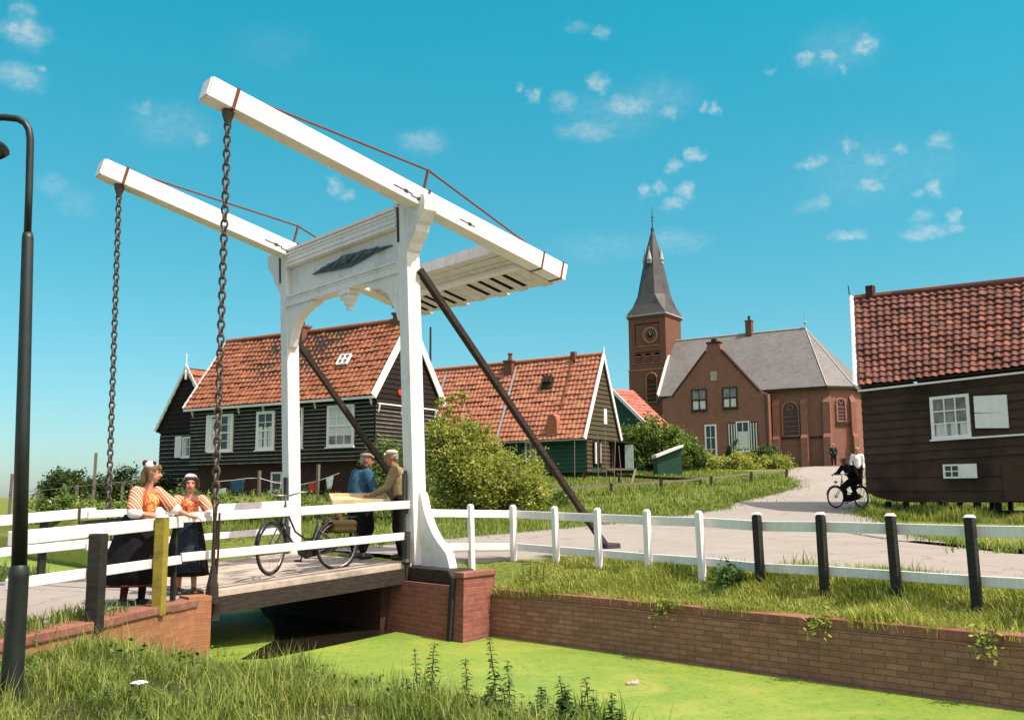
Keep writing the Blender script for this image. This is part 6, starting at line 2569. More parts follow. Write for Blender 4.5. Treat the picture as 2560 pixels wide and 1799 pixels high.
def cloth(label, s0, s1, z0a, z0b, z1, mat, taper=.0):
    r = thing('hanging_cloth', label, 'laundry', F1((s0 + s1) / 2, 1.5, z0a), 0, 'washing on the line')
    n = 9
    m = M()
    fr = []
    for j in range(5):
        for i in range(n):
            x = i / (n - 1)
            y = j / 4
            s = s0 + (s1 - s0) * (x * (1 - taper * y) + taper * y * .5)
            zt = z0a + (z0b - z0a) * x
            m.v.append(F1(s, 1.5 + .03 * math.sin(x * 12 + y) * y, zt + (z1 - zt) * y))
    for j in range(4):
        for i in range(n - 1):
            m.f.append([j * n + i, j * n + i + 1, (j + 1) * n + i + 1, (j + 1) * n + i])
            m.m.append(0)
    o = build('cloth', m, mat, r, smooth=True)
    o.modifiers.new('thickness', 'SOLIDIFY').thickness = .008


cloth('red cloth hanging beside the wooden pole on the clothes line', 1.53, 1.92, 1.52, 1.42, 1.06, REDCLOTH)
cloth('dark trousers hanging between red cloth and white shirt', 1.08, 1.34, 1.6, 1.54, 1.0, BLACKCLOTH)
cloth('white shirt at the high end of the clothes line', .66, 1.04, 1.70, 1.62, 1.22, WHITECLOTH, .45)
cloth('small blue cloth at the low left end near the portal post', 2.0, 2.3, 1.42, 1.38, 1.12, BLUECLOTH)
cloth('blue-grey sheet hanging in a triangle behind the chain', 5.25, 6.1, 1.66, 1.58, 1.08, BLUECLOTH, .3)
cloth('white cloth low on the left of the blue-grey sheet', 6.3, 6.75, 1.3, 1.26, 1.02, WHITECLOTH)

# ================================================================ people and bicycles
def remeshed(name, m, mats, parent, voxel=.012, smooth=4, colour=None, label=None):
    "fuse overlapping closed pieces into one continuous surface"
    base = root_loc(parent)
    me = bpy.data.meshes.new(name)
    me.from_pydata([tuple(p - base) for p in m.v], [], m.f)
    t = bpy.data.objects.new(name + '_raw', me)
    COL.objects.link(t)
    rm = t.modifiers.new('r', 'REMESH')
    rm.mode = 'VOXEL'
    rm.voxel_size = voxel
    s = t.modifiers.new('s', 'SMOOTH')
    s.factor = .5
    s.iterations = smooth
    dg = bpy.context.evaluated_depsgraph_get()
    out = bpy.data.meshes.new_from_object(t.evaluated_get(dg))
    bpy.data.objects.remove(t)
    bpy.data.meshes.remove(me)
    out.name = name
    out.materials.clear()
    for mt in (mats if isinstance(mats, (list, tuple)) else [mats]):
        out.materials.append(mt)
    for p in out.polygons:
        p.use_smooth = True
        p.material_index = colour(p.center + base) if colour else 0
    o = bpy.data.objects.new(name, out)
    link(o, parent)
    if label:
        o['label'] = label
    return o


class Pose:
    def __init__(s, loc, face):
        s.o = Vector(loc)
        s.f = Vector((face[0], face[1], 0)).normalized()
        s.r = Vector((s.f.y, -s.f.x, 0))

    def __call__(s, x, y, z):
        return s.o + s.r * x + s.f * y + Z * z


def hand(m, wrist, d, palm_n, k=1.0, curl=.6, thumb=1):
    "palm, four fingers and a thumb, pointing along d; palm_n is the way the palm looks"
    d = Vector(d).normalized()
    nrm = (Vector(palm_n) - d * Vector(palm_n).dot(d)).normalized()
    s = d.cross(nrm)
    w = Vector(wrist)
    m.capsule(w, w + d * .035 * k, .021 * k, .024 * k, 8)
    for j in (-.018, 0, .018):
        m.capsule(w + d * .03 * k + s * j * k, w + d * .085 * k + s * j * 1.15 * k, .015 * k, .013 * k, 7)
    for j, L in ((-.032, .058), (-.0105, .072), (.0105, .076), (.032, .066)):
        a = w + d * .085 * k + s * j * k
        b = a + (d * math.cos(curl * .5) + nrm * math.sin(curl * .5)) * L * .55 * k + s * j * .15 * k
        c = b + (d * math.cos(curl * 1.4) + nrm * math.sin(curl * 1.4)) * L * .5 * k
        m.capsule(a, b, .0095 * k, .0085 * k, 7)
        m.capsule(b, c, .0085 * k, .0075 * k, 7)
    a = w + d * .03 * k - s * thumb * .026 * k
    b = a + (d * .6 - s * thumb * .7 + nrm * .35).normalized() * .04 * k
    c = b + (d * .85 - s * thumb * .15 + nrm * .5).normalized() * .032 * k
    m.capsule(a, b, .012 * k, .0105 * k, 7)
    m.capsule(b, c, .0105 * k, .0085 * k, 7)


def head(m, c, f, k=1.0, tilt=0.0):
    "skull, jaw, nose, brow, lips, ears; returns points of the eyes and mouth"
    f = Vector(f).normalized()
    r = f.cross(Z).normalized()
    u = r.cross(f)
    R = Matrix((r, f, u)).transposed()
    c = Vector(c)
    L = lambda x, y, z: c + r * x * k + f * y * k + u * z * k
    m.ball(L(0, -.01, .03), (.073 * k, .092 * k, .088 * k), 14, rot=R)
    m.ball(L(0, .022, -.025), (.058 * k, .066 * k, .075 * k), 12, rot=R)
    m.ball(L(0, .052, -.082), (.026 * k, .022 * k, .02 * k), 8, rot=R)
    m.capsule(L(0, .082, .018), L(0, .104, -.018), .009 * k, .014 * k, 8)
    m.capsule(L(-.035, .078, .036), L(.035, .078, .036), .011 * k, .011 * k, 6)
    m.ball(L(-.033, .062, -.02), (.022 * k, .02 * k, .02 * k), 8)
    m.ball(L(.033, .062, -.02), (.022 * k, .02 * k, .02 * k), 8)
    m.capsule(L(-.016, .082, -.048), L(.016, .082, -.048), .009 * k, .009 * k, 6)
    for s in (-1, 1):
        m.ball(L(s * .076, -.012, .0), (.011 * k, .02 * k, .032 * k), 8, rot=R)
    eyes = [L(-.029, .082, .018), L(.029, .082, .018)]
    return eyes, L(0, .088, -.048), L


def person_body(name, parent, pose, J, skin, k=1.0, headf=None, voxel=.009):
    m = M()
    P = lambda n: pose(*J[n])
    hf = pose.f * headf[1] + pose.r * headf[0] + Z * headf[2]
    m.capsule(P('pelvis'), P('chest'), .105 * k, .115 * k, 12)
    m.capsule(pose(J['pelvis'][0] - .07 * k, J['pelvis'][1], J['pelvis'][2]), pose(J['pelvis'][0] + .07 * k, J['pelvis'][1], J['pelvis'][2]), .1 * k, .1 * k, 12)
    m.capsule(P('sh_r'), P('sh_l'), .06 * k, .06 * k, 10)
    m.capsule(P('chest'), P('neck'), .09 * k, .052 * k, 10)
    m.capsule(P('neck'), Vector(P('head')) - Z * .03 * k, .047 * k, .05 * k, 10)
    for s in ('r', 'l'):
        m.capsule(P('sh_' + s), P('el_' + s), .047 * k, .037 * k, 10)
        m.capsule(P('el_' + s), P('wr_' + s), .036 * k, .023 * k, 10)
        m.capsule(P('hip_' + s), P('kn_' + s), .078 * k, .052 * k, 10)
        m.capsule(P('kn_' + s), P('an_' + s), .05 * k, .034 * k, 10)
        a = P('an_' + s)
        td = Vector(J.get('toe_' + s, (0, 1, 0)))
        t = pose.r * td.x + pose.f * td.y + Z * td.z
        m.capsule(a - Z * .03 * k - t * .03 * k, a - Z * .045 * k + t * .14 * k, .034 * k, .026 * k, 8)
        hd = Vector(J['hd_' + s])
        hn = Vector(J.get('hn_' + s, (0, 0, -1)))
        w = lambda q: pose.r * q.x + pose.f * q.y + Z * q.z
        hand(m, P('wr_' + s), w(hd), w(hn), k, J.get('curl', .6), 1 if s == 'r' else -1)
    eyes, mouth, L = head(m, P('head'), hf, k)

    def col(p):
        for e in eyes:
            if (p - e).length < .0125 * k:
                return 1
        if (p - mouth).length < .02 * k and abs((p - mouth).z) < .009 * k:
            return 2
        return 0
    b = remeshed(name, m, [skin, FACE_DARK, LIPS], parent, voxel, 2, col)
    return b, L, hf


def garment(name, parent, parts, mat, voxel=.013, smooth=4, colour=None):
    m = M()
    for q in parts:
        if q[0] == 'c':
            m.capsule(q[1], q[2], q[3], q[4], 12)
        else:
            m.ball(q[1], q[2], 14, rot=q[3] if len(q) > 3 else None)
    return remeshed(name, m, mat, parent, voxel, smooth, colour)


def skirt(name, parent, pose, rings, mat, n=40, folds=9, fa=.035):
    "rings: (cx, cy, z, rx, ry)"
    m = M()
    vs, fs = [], []
    for i, (cx, cy, z, rx, ry) in enumerate(rings):
        d = i / (len(rings) - 1)
        for j in range(n):
            a = 2 * math.pi * j / n
            f = 1 + fa * d * math.sin(folds * a + .6 * math.sin(2 * a))
            vs.append(pose(cx + rx * f * math.cos(a), cy + ry * f * math.sin(a), z))
    for i in range(len(rings) - 1):
        for j in range(n):
            fs.append((i * n + j, i * n + (j + 1) % n, (i + 1) * n + (j + 1) % n, (i + 1) * n + j))
    m.add(vs, fs)
    o = build(name, m, mat, parent, smooth=True)
    md = o.modifiers.new('thickness', 'SOLIDIFY')
    md.thickness = .012
    return o


# ---- girl on the left, in profile
fz = -.275
g1 = thing('person', 'girl in striped red sleeves and long black skirt leaning on the rail, looking right', 'person', (-4.27, 11.4, fz))
po = Pose((-4.27, 11.4, fz), (.93, -.38))
J = dict(pelvis=(0, -.06, .90), chest=(0, .05, 1.17), neck=(0, .09, 1.345), head=(-.01, .125, 1.50), sh_r=(.155, .06, 1.285), sh_l=(-.155, .08, 1.285),
         el_r=(.25, .12, 1.06), wr_r=(.10, .30, 1.02), el_l=(-.30, .20, 1.10), wr_l=(-.34, .40, 1.015), hd_r=(-.6, .75, -.15), hd_l=(-.5, .6, -.15),
         hip_r=(.09, -.06, .88), kn_r=(.10, -.06, .47), an_r=(.10, -.12, .075), hip_l=(-.09, -.06, .88), kn_l=(-.09, .0, .47), an_l=(-.08, -.02, .075))
body, L, hf = person_body('body', g1, po, J, SKIN, 1.0, (-.78, .62, -.08))
P = lambda n: po(*J[n])
garment('bodice', g1, [('c', po(0, -.05, .98), po(0, .05, 1.17), .118, .128), ('c', po(.04, .09, 1.17), po(-.04, .09, 1.17), .10, .10), ('c', po(.10, .06, 1.27), po(-.10, .07, 1.27), .07, .07)], BODICE)
garment('bodice_front', g1, [('c', po(.03, .125, 1.01), po(.03, .155, 1.19), .075, .08)], BODICE_RED)
for s, sx in (('r', 1), ('l', -1)):
    garment('sleeve', g1, [('c', P('sh_' + s), Vector(P('sh_' + s)).lerp(Vector(P('el_' + s)), .8), .075, .088)], SLEEVE)
    e = Vector(P('sh_' + s)).lerp(Vector(P('el_' + s)), .98)
    q = Vector(P('el_' + s)).lerp(Vector(P('wr_' + s)), .18)
    garment('cuff', g1, [('c', e, q, .078, .062)], WHITECLOTH)
sk = skirt('skirt', g1, po, [(0, -.05, 1.03, .14, .125), (0, -.07, .95, .17, .165), (0, -.09, .75, .225, .225), (-.0, -.12, .5, .28, .29), (-.0, -.14, .26, .325, .34)], BLACKCLOTH)
skirt('hem', sk, po, [(0, -.14, .262, .328, .343), (0, -.143, .236, .332, .347)], REDTRIM, fa=.03)
garment('hair', g1, [('e', L(0, -.022, .045), (.086, .098, .085)), ('c', L(.07, -.03, .0), L(.08, -.03, -.09), .032, .024), ('c', L(-.07, -.02, 0), L(-.085, .01, -.14), .026, .018), ('c', L(-.085, .01, -.14), L(-.08, .06, -.30), .017, .012), ('c', L(0, -.08, .0), L(0, -.085, -.09), .05, .04), ('c', L(-.05, .07, .06), L(.05, .07, .06), .022, .022), ('c', L(-.04, .062, .085), L(.04, .062, .085), .025, .025)], HAIR_BLOND, .008)
garment('cap', g1, [('e', L(0, -.03, .085), (.078, .085, .055)), ('c', L(.06, -.06, .09), L(-.06, -.06, .09), .04, .04)], WHITECLOTH, .008)
garment('cap_band', g1, [('c', L(.055, .0, .115), L(-.055, .0, .115), .028, .028), ('e', L(.02, -.095, .11), (.035, .03, .04))], REDTRIM, .008)
for s in ('r', 'l'):
    a = P('an_' + s)
    garment('clog', g1, [('c', a - Z * .03 - po.f * .04, a - Z * .035 + po.f * .12, .047, .042), ('c', a - Z * .03 + po.f * .12, a - Z * .02 + po.f * .18, .04, .02)], CLOG)
    garment('stocking', g1, [('c', Vector(P('kn_' + s)) * .5 + Vector(a) * .5, a - Z * .02, .05, .04)], REDTRIM if s == 'r' else BLACKCLOTH)

# ---- younger girl, facing the camera
fz = -.245
g2 = thing('person', 'smiling younger girl facing front with folded arms on the bridge rail', 'person', (-4.10, 12.55, fz))
po = Pose((-4.10, 12.55, fz), (.40, -.92))
k = .93
J = dict(pelvis=(0, -.06, .82), chest=(0, .03, 1.06), neck=(0, .06, 1.22), head=(.0, .085, 1.36), sh_r=(-.0 + .145, .05, 1.165), sh_l=(-.145, .05, 1.165),
         el_r=(.23, .14, .99), wr_r=(.06, .30, .985), el_l=(-.26, .13, 1.0), wr_l=(-.05, .25, 1.0), hd_r=(-.9, .35, -.1), hd_l=(.9, .3, -.05), hn_r=(0, .1, -1), hn_l=(0, .1, -1),
         hip_r=(.08, -.06, .8), kn_r=(.085, -.03, .43), an_r=(.085, -.06, .07), hip_l=(-.08, -.06, .8), kn_l=(-.08, -.03, .43), an_l=(-.10, -.04, .07))
body, L, hf = person_body('body', g2, po, J, SKIN, k * 1.04, (.1, .98, -.06))
P = lambda n: po(*J[n])
garment('bodice', g2, [('c', po(0, -.04, .90), po(0, .03, 1.06), .11, .118), ('c', po(.09, .04, 1.15), po(-.09, .04, 1.15), .066, .066)], BODICE)
garment('bodice_front', g2, [('c', po(0, .085, .93), po(0, .10, 1.09), .065, .07)], BODICE)
for sx in (1, -1):
    garment('bodice_side', g2, [('c', po(sx * .085, .075, .93), po(sx * .08, .08, 1.07), .035, .03)], BODICE_RED)
for s, sx in (('r', 1), ('l', -1)):
    garment('sleeve', g2, [('c', P('sh_' + s), Vector(P('sh_' + s)).lerp(Vector(P('el_' + s)), .75), .068, .078)], SLEEVE)
    e = Vector(P('sh_' + s)).lerp(Vector(P('el_' + s)), .95)
    q = Vector(P('el_' + s)).lerp(Vector(P('wr_' + s)), .15)
    garment('cuff', g2, [('c', e, q, .07, .056)], WHITECLOTH)
sk = skirt('skirt', g2, po, [(0, -.04, .94, .13, .115), (0, -.05, .86, .16, .15), (0, -.06, .65, .20, .19), (0, -.07, .42, .235, .225), (0, -.07, .22, .265, .25)], BLACKCLOTH)
ap = skirt('apron', g2, po, [(0, -.035, .935, .12, .13), (0, -.045, .86, .13, .165), (0, -.05, .65, .16, .205), (0, -.055, .42, .18, .245), (0, -.055, .27, .20, .27)], DARKBLUE, fa=.03)
garment('hair', g2, [('e', L(0, -.025, .04), (.088, .095, .09)), ('c', L(.075, -.01, .04), L(.088, .0, -.03), .034, .026), ('c', L(-.075, -.01, .04), L(-.088, .0, -.03), .034, .026), ('e', L(.08, .01, .05), (.03, .04, .035)), ('e', L(-.08, .01, .05), (.03, .04, .035)), ('c', L(-.045, .06, .08), L(.045, .06, .08), .025, .025)], HAIR_BROWN, .008)
garment('cap', g2, [('e', L(0, -.02, .088), (.078, .085, .05))], WHITECLOTH, .008)
for s in ('r', 'l'):
    a = P('an_' + s)
    garment('clog', g2, [('c', a - Z * .028 - po.f * .04, a - Z * .032 + po.f * .11, .044, .04), ('c', a - Z * .03 + po.f * .11, a - Z * .015 + po.f * .16, .036, .018)], CLOG)

# ---- the man in the blue smock, from behind
mb = thing('person', 'man in blue smock and flat cap seen from behind on the bridge', 'person', (-2.36, 15.35, .0))
po = Pose((-2.36, 15.35, -.0), (.75, .66))
J = dict(pelvis=(0, -.02, .88), chest=(0, .02, 1.18), neck=(0, .05, 1.36), head=(.02, .09, 1.50), sh_r=(.19, .0, 1.30), sh_l=(-.19, .03, 1.30),
         el_r=(.30, .06, 1.06), wr_r=(.22, .30, 1.0), el_l=(-.34, .05, 1.05), wr_l=(-.18, .22, .98), hd_r=(-.2, .95, -.1), hd_l=(.7, .65, -.1),
         hip_r=(.1, -.02, .86), kn_r=(.14, .02, .47), an_r=(.15, -.04, .08), hip_l=(-.1, -.02, .86), kn_l=(-.13, .02, .47), an_l=(-.15, .0, .08))
body, L, hf = person_body('body', mb, po, J, SKIN_TAN, 1.0, (.45, .88, -.05))
P = lambda n: po(*J[n])
garment('smock', mb, [('c', po(0, -.02, .90), po(0, .02, 1.18), .165, .165), ('c', po(-.06, -.03, .92), po(.06, -.03, .92), .145, .145), ('c', po(.12, .01, 1.27), po(-.12, .02, 1.27), .10, .10), ('c', po(0, .04, 1.28), po(0, .05, 1.37), .085, .07)]
        + [('c', P('sh_' + s), P('el_' + s), .085, .068) for s in 'rl'] + [('c', P('el_' + s), Vector(P('el_' + s)).lerp(Vector(P('wr_' + s)), .85), .066, .05) for s in 'rl'], BLUECLOTH)
garment('scarf', mb, [('c', po(.035, .03, 1.375), po(-.035, .03, 1.375), .06, .06)], BLACKCLOTH, .01)
garment('trousers', mb, [('c', po(-.08, -.02, .84), po(.08, -.02, .84), .16, .16)] + [('c', P('hip_' + s), P('kn_' + s), .145, .13) for s in 'rl'] + [('c', P('kn_' + s), Vector(P('an_' + s)) + Z * .08, .125, .07) for s in 'rl'], BLACKCLOTH)
garment('hair', mb, [('e', L(0, -.03, .03), (.08, .085, .07)), ('c', L(.03, -.075, -.02), L(-.03, -.075, -.02), .03, .03)], HAIR_GREY, .009)
garment('cap', mb, [('e', L(0, -.015, .085), (.105, .12, .042)), ('c', L(-.05, .09, .06), L(.05, .09, .06), .022, .022)], CAPCLOTH, .009)
for s in 'rl':
    a = P('an_' + s)
    garment('shoe', mb, [('c', a - Z * .03 - po.f * .05, a - Z * .038 + po.f * .14, .05, .042)], CLOG)

# ---- the man in the tan jacket
mt = thing('person', 'man in tan jacket and pale cap holding the tray beside the portal post', 'person', (-1.72, 15.02, .0))
po = Pose((-1.72, 15.02, 0), (-.96, .1))
J = dict(pelvis=(0, -.03, .9), chest=(0, .03, 1.2), neck=(0, .08, 1.385), head=(.0, .13, 1.53), sh_r=(.18, .05, 1.33), sh_l=(-.18, .04, 1.33),
         el_r=(.24, .13, 1.08), wr_r=(.12, .36, .97), el_l=(-.26, .14, 1.08), wr_l=(-.18, .38, .97), hd_r=(-.3, .95, -.05), hd_l=(.2, .95, -.05),
         hip_r=(.1, -.03, .88), kn_r=(.11, .02, .48), an_r=(.12, -.04, .08), hip_l=(-.1, -.03, .88), kn_l=(-.11, .0, .48), an_l=(-.13, -.08, .08))
body, L, hf = person_body('body', mt, po, J, SKIN_TAN, 1.0, (-.1, .97, -.12))
P = lambda n: po(*J[n])
garment('jacket', mt, [('c', po(0, -.03, .86), po(0, .03, 1.2), .15, .155), ('c', po(-.06, -.03, .84), po(.06, -.03, .84), .13, .13), ('c', po(.12, .05, 1.3), po(-.12, .04, 1.3), .09, .09), ('c', po(0, .05, 1.3), po(0, .07, 1.39), .08, .066)]
        + [('c', P('sh_' + s), P('el_' + s), .078, .064) for s in 'rl'] + [('c', P('el_' + s), Vector(P('el_' + s)).lerp(Vector(P('wr_' + s)), .88), .062, .046) for s in 'rl'], TANCLOTH)
garment('trousers', mt, [('c', po(-.07, -.03, .84), po(.07, -.03, .84), .125, .125)] + [('c', P('hip_' + s), P('kn_' + s), .11, .085) for s in 'rl'] + [('c', P('kn_' + s), Vector(P('an_' + s)) + Z * .02, .082, .066) for s in 'rl'], BLACKCLOTH)
garment('hair', mt, [('e', L(0, -.03, .03), (.08, .085, .07)), ('c', L(.03, -.075, -.02), L(-.03, -.075, -.02), .03, .03)], HAIR_GREY, .009)
garment('cap', mt, [('e', L(0, -.015, .085), (.1, .115, .042)), ('c', L(-.05, .09, .06), L(.05, .09, .06), .022, .022)], noise_mat('pale_cap_cloth', (.66, .60, .46), (.52, .46, .34), 20, .9, .3, .1), .009)
for s in 'rl':
    a = P('an_' + s)
    garment('shoe', mt, [('c', a - Z * .03 - po.f * .05, a - Z * .038 + po.f * .14, .05, .042)], CLOG)


# ---- bicycles
def bicycle(name, label, loc, direc, steer=0.0, k=1.0, basket=True, paint=None):
    "direc: the way the front points"
    paint = paint or BIKEPAINT
    loc = Vector(loc)
    f = Vector((direc[0], direc[1], 0)).normalized()
    s_ = Vector((f.y, -f.x, 0))
    r = thing(name, label, 'bicycle', loc)
    Q = lambda x, y, z: loc + f * x * k + s_ * y * k + Z * z * k
    R_ = .345
    ra, fa_ = Q(-.54, 0, R_), None
    hd0, hd1 = Q(.36, 0, .66), Q(.29, 0, .90)
    fs = (f * math.cos(steer) + s_ * math.sin(steer))
    ss = Vector((fs.y, -fs.x, 0))
    fax = Q(.36, 0, R_) + fs * .22 * k

    def wheel(c, fd, sd):
        m = M()
        pts = [c + (fd * math.cos(a) + Z * math.sin(a)) * .325 * k for a in np.linspace(0, 2 * math.pi, 36, endpoint=False)]
        m.loop_tube(pts, .0205 * k, 8)
        w = build('wheel', m, RUBBER, r, smooth=True)
        m = M()
        pts = [c + (fd * math.cos(a) + Z * math.sin(a)) * .300 * k for a in np.linspace(0, 2 * math.pi, 36, endpoint=False)]
        m.loop_tube(pts, .012 * k, 6)
        build('rim', m, CHROME, w, smooth=True)
        m = M()
        for i in range(28):
            a = 2 * math.pi * i / 28
            m.tube([c + sd * (.025 if i % 2 else -.025) * k, c + (fd * math.cos(a) + Z * math.sin(a)) * .298 * k], .0014 * k, 4)
        m.tube([c - sd * .05 * k, c + sd * .05 * k], .02 * k, 8)
        build('spokes', m, CHROME, w)
        m = M()
        pts = [c + (fd * math.cos(a) + Z * math.sin(a)) * .362 * k for a in np.linspace(rad(10), rad(165), 16)]
        vs, fc = [], []
        for p in pts:
            o = (p - c).normalized()
            vs += [p - sd * .03 * k - o * .01 * k, p, p + sd * .03 * k - o * .01 * k]
        for i in range(15):
            fc += [(i * 3, i * 3 + 1, i * 3 + 4, i * 3 + 3), (i * 3 + 1, i * 3 + 2, i * 3 + 5, i * 3 + 4)]
        m.add(vs, fc)
        build('mudguard', m, paint, r, smooth=True).modifiers.new('t', 'SOLIDIFY').thickness = .004
        return w
    wheel(ra, f, s_)
    wheel(fax, fs, ss)
    bb, st0, st1 = Q(-.08, 0, .30), Q(-.20, 0, .58), Q(-.25, 0, .80)
    m = M()
    m.tube([bb, st0, st1], .015 * k, 8)
    m.tube([hd0, hd1], .019 * k, 8)
    m.tube([hd0 + Z * .03, Q(.18, 0, .42), Q(.05, 0, .33), bb], .016 * k, 8)
    m.tube([hd1 - Z * .04, Q(.13, 0, .55), Q(-.02, 0, .45), Q(-.15, 0, .44)], .014 * k, 8)
    for sd in (-.05, .05):
        m.tube([bb + s_ * sd * k, ra + s_ * sd * k], .009 * k, 6)
        m.tube([st0 + s_ * sd * .4 * k, ra + s_ * sd * k], .008 * k, 6)
    build('frame', m, paint, r, smooth=True)
    m = M()
    for sd in (-.045, .045):
        m.tube([hd0 + ss * sd * k, hd0 + ss * sd * k - Z * .05 * k, fax + ss * sd * k], .010 * k, 6)
    m.tube([hd0 + ss * -.045 * k, hd0 + ss * .045 * k], .014 * k, 6)
    build('fork', m, paint, r)
    m = M()
    top = hd1 + Z * .13 * k
    m.tube([hd1, top], .013 * k, 8)
    for sd in (-1, 1):
        m.tube([top, top + fs * .06 * k + ss * sd * .1 * k, top + ss * sd * .24 * k + fs * .05 * k + Z * .04 * k, top + ss * sd * .27 * k - fs * .08 * k + Z * .045 * k, top + ss * sd * .27 * k - fs * .2 * k + Z * .03 * k], .011 * k, 8)
    hb = build('handlebar', m, CHROME, r, smooth=True)
    m = M()
    for sd in (-1, 1):
        m = M()
        m.tube([top + ss * sd * .27 * k - fs * .09 * k + Z * .045 * k, top + ss * sd * .27 * k - fs * .21 * k + Z * .03 * k], .017 * k, 8)
        build('grip', m, RUBBER, hb)
    m = M()
    m.ball(st1 + Z * .06 * k, (.11 * k, .11 * k, .035 * k), 10)
    m.capsule(st1 + Z * .065 * k + f * .02 * k, st1 + Z * .055 * k + f * .17 * k, .05 * k, .022 * k, 8)
    m.tube([st1, st1 + Z * .05], .013 * k, 6)
    build('saddle', m, LEATHER, r, smooth=True)
    m = M()
    for sd in (-.07, .07):
        m.tube([Q(-.24, sd, .73), Q(-.80, sd, .73)], .008 * k, 6)
        m.tube([Q(-.74, sd, .73), ra + s_ * sd * k], .006 * k, 6)
    for x in (-.3, -.45, -.6, -.75):
        m.tube([Q(x, -.07, .735), Q(x, .07, .735)], .006 * k, 6)
    build('carrier', m, paint, r)
    m = M()
    pr = [Q(-.60, .055, .31), Q(-.52, .055, .26), Q(-.08, .055, .18), Q(.03, .055, .24), Q(.05, .055, .33), Q(-.02, .055, .41), Q(-.5, .055, .43), Q(-.60, .055, .40)]
    m.prism(pr, s_ * .03 * k)
    build('chain_case', m, paint, r)
    m = M()
    m.tube([bb - s_ * .1 * k + Vector((0, 0, 0)), bb + s_ * .1 * k], .012 * k, 6)
    for sd, dx, dz in ((1, .06, -.15), (-1, -.06, .15)):
        e = bb + s_ * sd * .1 * k + f * dx * k + Z * dz * k
        m.tube([bb + s_ * sd * .1 * k, e], .010 * k, 6)
        m.box(e + s_ * sd * .05 * k, s_ * .045 * k, f * .035 * k, Z * .012 * k)
    build('pedals', m, RUBBER, r)
    m = M()
    m.tube([Q(.52, 0, .80), Q(.60, 0, .80)], [.03 * k, .045 * k], 10)
    build('head_lamp', m, CHROME, r)
    return r, Q


bk_dir = (-.93, -.33)
bk, Q = bicycle('bicycle', 'black roadster bicycle standing on the bridge deck with its front wheel turned', B(-1.46, -.61, zdeck(-1.46) + .012), (UX * -1 + VX * .05), -.5, 1.03)
# panniers hang on the carrier; the tray lies on top
r = thing('pannier_bag', 'olive canvas pannier bag hanging over the bicycle rear wheel', 'bag', Q(-.55, 0, .6))
m = M()
for sd in (-.12, .12):
    m.capsule(Q(-.72, sd, .64), Q(-.42, sd, .64), .06, .06, 10)
    m.capsule(Q(-.72, sd, .56), Q(-.42, sd, .56), .055, .055, 10)
    m.capsule(Q(-.55, sd, .62), Q(-.55, 0, .75), .05, .05, 8)
remeshed('bag', m, SACK, r, .02, 4)
r = thing('tray', 'pale flat wooden tray held on the bicycle between the two men', 'tray', Q(-.62, 0, .84))
m = M()
tx, ty = (B(0, 0) - B(1, 0)).normalized(), VX
tc_ = Vector((-2.28, 14.72, .895))
ex, ey = Vector((.93, .25, 0)) * .43, Vector((-.25, .93, .2)).normalized() * .22
m.box(tc_, ex, ey, Z * .012)
for sg in (-1, 1):
    m.box(tc_ + ey * sg + Z * .022, ex, ey.normalized() * .012, Z * .035)
    m.box(tc_ + ex * sg + Z * .022, ex.normalized() * .012, ey, Z * .035)
build('board', m, TRAYWOOD, r)
m = M()
m.box(tc_ - Z * .06, ex * .92, ey * .9, Z * .045)
build('basket_side', m, DARKWOOD, r)

# ---- the cyclist by the brown house
gz = float(hterr(11.0, 32.3)) + .03
cdir = (-.86, -.5)
cb, Q = bicycle('bicycle', 'black bicycle ridden by the man in black on the road', (11.0, 32.35, gz), cdir, .1, 1.04)
cy = thing('person', 'man in black with cap bent forward riding a bicycle beside the brown house', 'person', (11.0, 32.35, gz))
po = Pose((11.0, 32.35, gz), cdir)
J = dict(pelvis=(0, -.30, .93), chest=(0, -.02, 1.24), neck=(0, .10, 1.39), head=(.0, .20, 1.50), sh_r=(.18, .06, 1.32), sh_l=(-.18, .06, 1.32),
         el_r=(.26, .20, 1.12), wr_r=(.27, .33, 1.10), el_l=(-.26, .20, 1.12), wr_l=(-.27, .33, 1.10), hd_r=(0, 1, -.2), hd_l=(0, 1, -.2), curl=1.0,
         hip_r=(.1, -.28, .88), kn_r=(.13, .10, .68), an_r=(.13, .0, .27), hip_l=(-.1, -.28, .88), kn_l=(-.13, .02, .85), an_l=(-.13, -.12, .50))
body, L, hf = person_body('body', cy, po, J, SKIN_TAN, 1.0, (0, .95, -.25), voxel=.012)
P = lambda n: po(*J[n])
garment('jacket', cy, [('c', po(0, -.32, .90), po(0, -.02, 1.24), .165, .16), ('c', po(.12, .05, 1.29), po(-.12, .05, 1.29), .09, .09), ('c', po(0, .0, 1.27), po(0, .09, 1.38), .09, .066)]
        + [('c', P('sh_' + s), P('el_' + s), .08, .065) for s in 'rl'] + [('c', P('el_' + s), Vector(P('el_' + s)).lerp(Vector(P('wr_' + s)), .85), .062, .048) for s in 'rl'], BLACKCLOTH)
garment('trousers', cy, [('c', po(-.07, -.3, .88), po(.07, -.3, .88), .145, .145)] + [('c', P('hip_' + s), P('kn_' + s), .13, .10) for s in 'rl'] + [('c', P('kn_' + s), Vector(P('an_' + s)) + Z * .02, .10, .07) for s in 'rl'], BLACKCLOTH)
garment('hair', cy, [('e', L(0, -.03, .03), (.08, .085, .07))], HAIR_BROWN, .012)
garment('cap', cy, [('e', L(0, -.015, .085), (.1, .115, .045)), ('c', L(-.05, .09, .06), L(.05, .09, .06), .024, .024)], CAPCLOTH, .012)
for s in 'rl':
    a = P('an_' + s)
    garment('shoe', cy, [('c', a - Z * .03 - po.f * .05, a - Z * .038 + po.f * .14, .05, .042)], CLOG, .012)


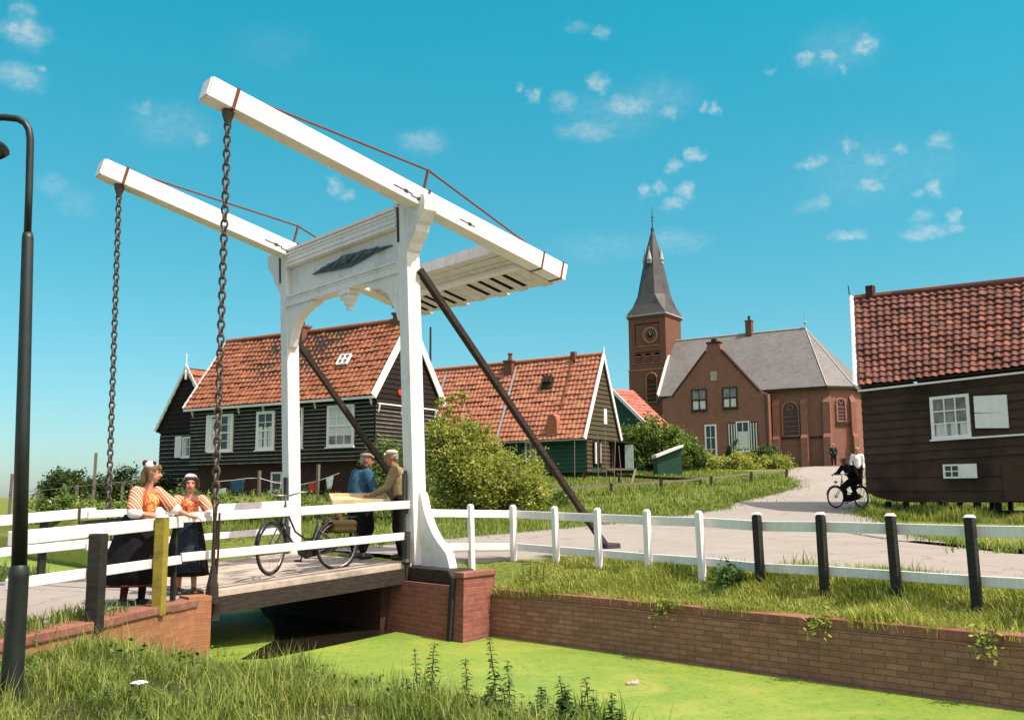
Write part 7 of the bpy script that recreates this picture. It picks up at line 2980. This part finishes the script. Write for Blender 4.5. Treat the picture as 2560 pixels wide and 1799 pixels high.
# ---- two figures by the church, one in white behind the cyclist
def walker(label, x, y, face, top, bottom, hat, z=None):
    z = float(hterr(x, y)) + .03 if z is None else z
    r = thing('person', label, 'person', (x, y, z))
    po = Pose((x, y, z), face)
    J = dict(pelvis=(0, 0, .9), chest=(0, .02, 1.2), neck=(0, .04, 1.4), head=(0, .07, 1.55), sh_r=(.18, .02, 1.34), sh_l=(-.18, .02, 1.34), el_r=(.25, -.03, 1.07), wr_r=(.23, .1, .83), el_l=(-.25, .0, 1.07), wr_l=(-.22, .14, .85),
             hd_r=(0, .3, -1), hd_l=(0, .3, -1), hn_r=(-1, 0, 0), hn_l=(1, 0, 0), hip_r=(.1, 0, .88), kn_r=(.11, .08, .48), an_r=(.11, .02, .08), hip_l=(-.1, 0, .88), kn_l=(-.1, -.02, .48), an_l=(-.1, -.14, .09))
    P = lambda n: po(*J[n])
    body, L, hf = person_body('body', r, po, J, SKIN_TAN, 1.0, (0, 1, 0), voxel=.016)
    garment('jacket', r, [('c', po(0, 0, .9), po(0, .02, 1.2), .15, .15), ('c', po(.12, .02, 1.32), po(-.12, .02, 1.32), .085, .085)] + [('c', P('sh_' + s), P('el_' + s), .075, .06) for s in 'rl'] + [('c', P('el_' + s), P('wr_' + s), .06, .045) for s in 'rl'], top, .018)
    garment('trousers', r, [('c', po(-.07, 0, .86), po(.07, 0, .86), .13, .13)] + [('c', P('hip_' + s), P('kn_' + s), .115, .09) for s in 'rl'] + [('c', P('kn_' + s), P('an_' + s), .09, .07) for s in 'rl'], bottom, .018)
    garment('cap', r, [('e', L(0, -.015, .07), (.1, .11, .06))], hat, .016)
    return r


GREENCOAT = noise_mat('dark_green_coat', (.02, .05, .04), (.012, .03, .025), 9, .9, .3, .1)
walker('distant figure in dark green standing by the church wall', 24.15, 74.0, (-.3, -.9), GREENCOAT, BLACKCLOTH, HAIR_GREY)
walker('distant figure in pale shirt and dark trousers behind the cyclist', 14.0, 40.0, (-.2, -.95), WHITECLOTH, BLACKCLOTH, HAIR_GREY)
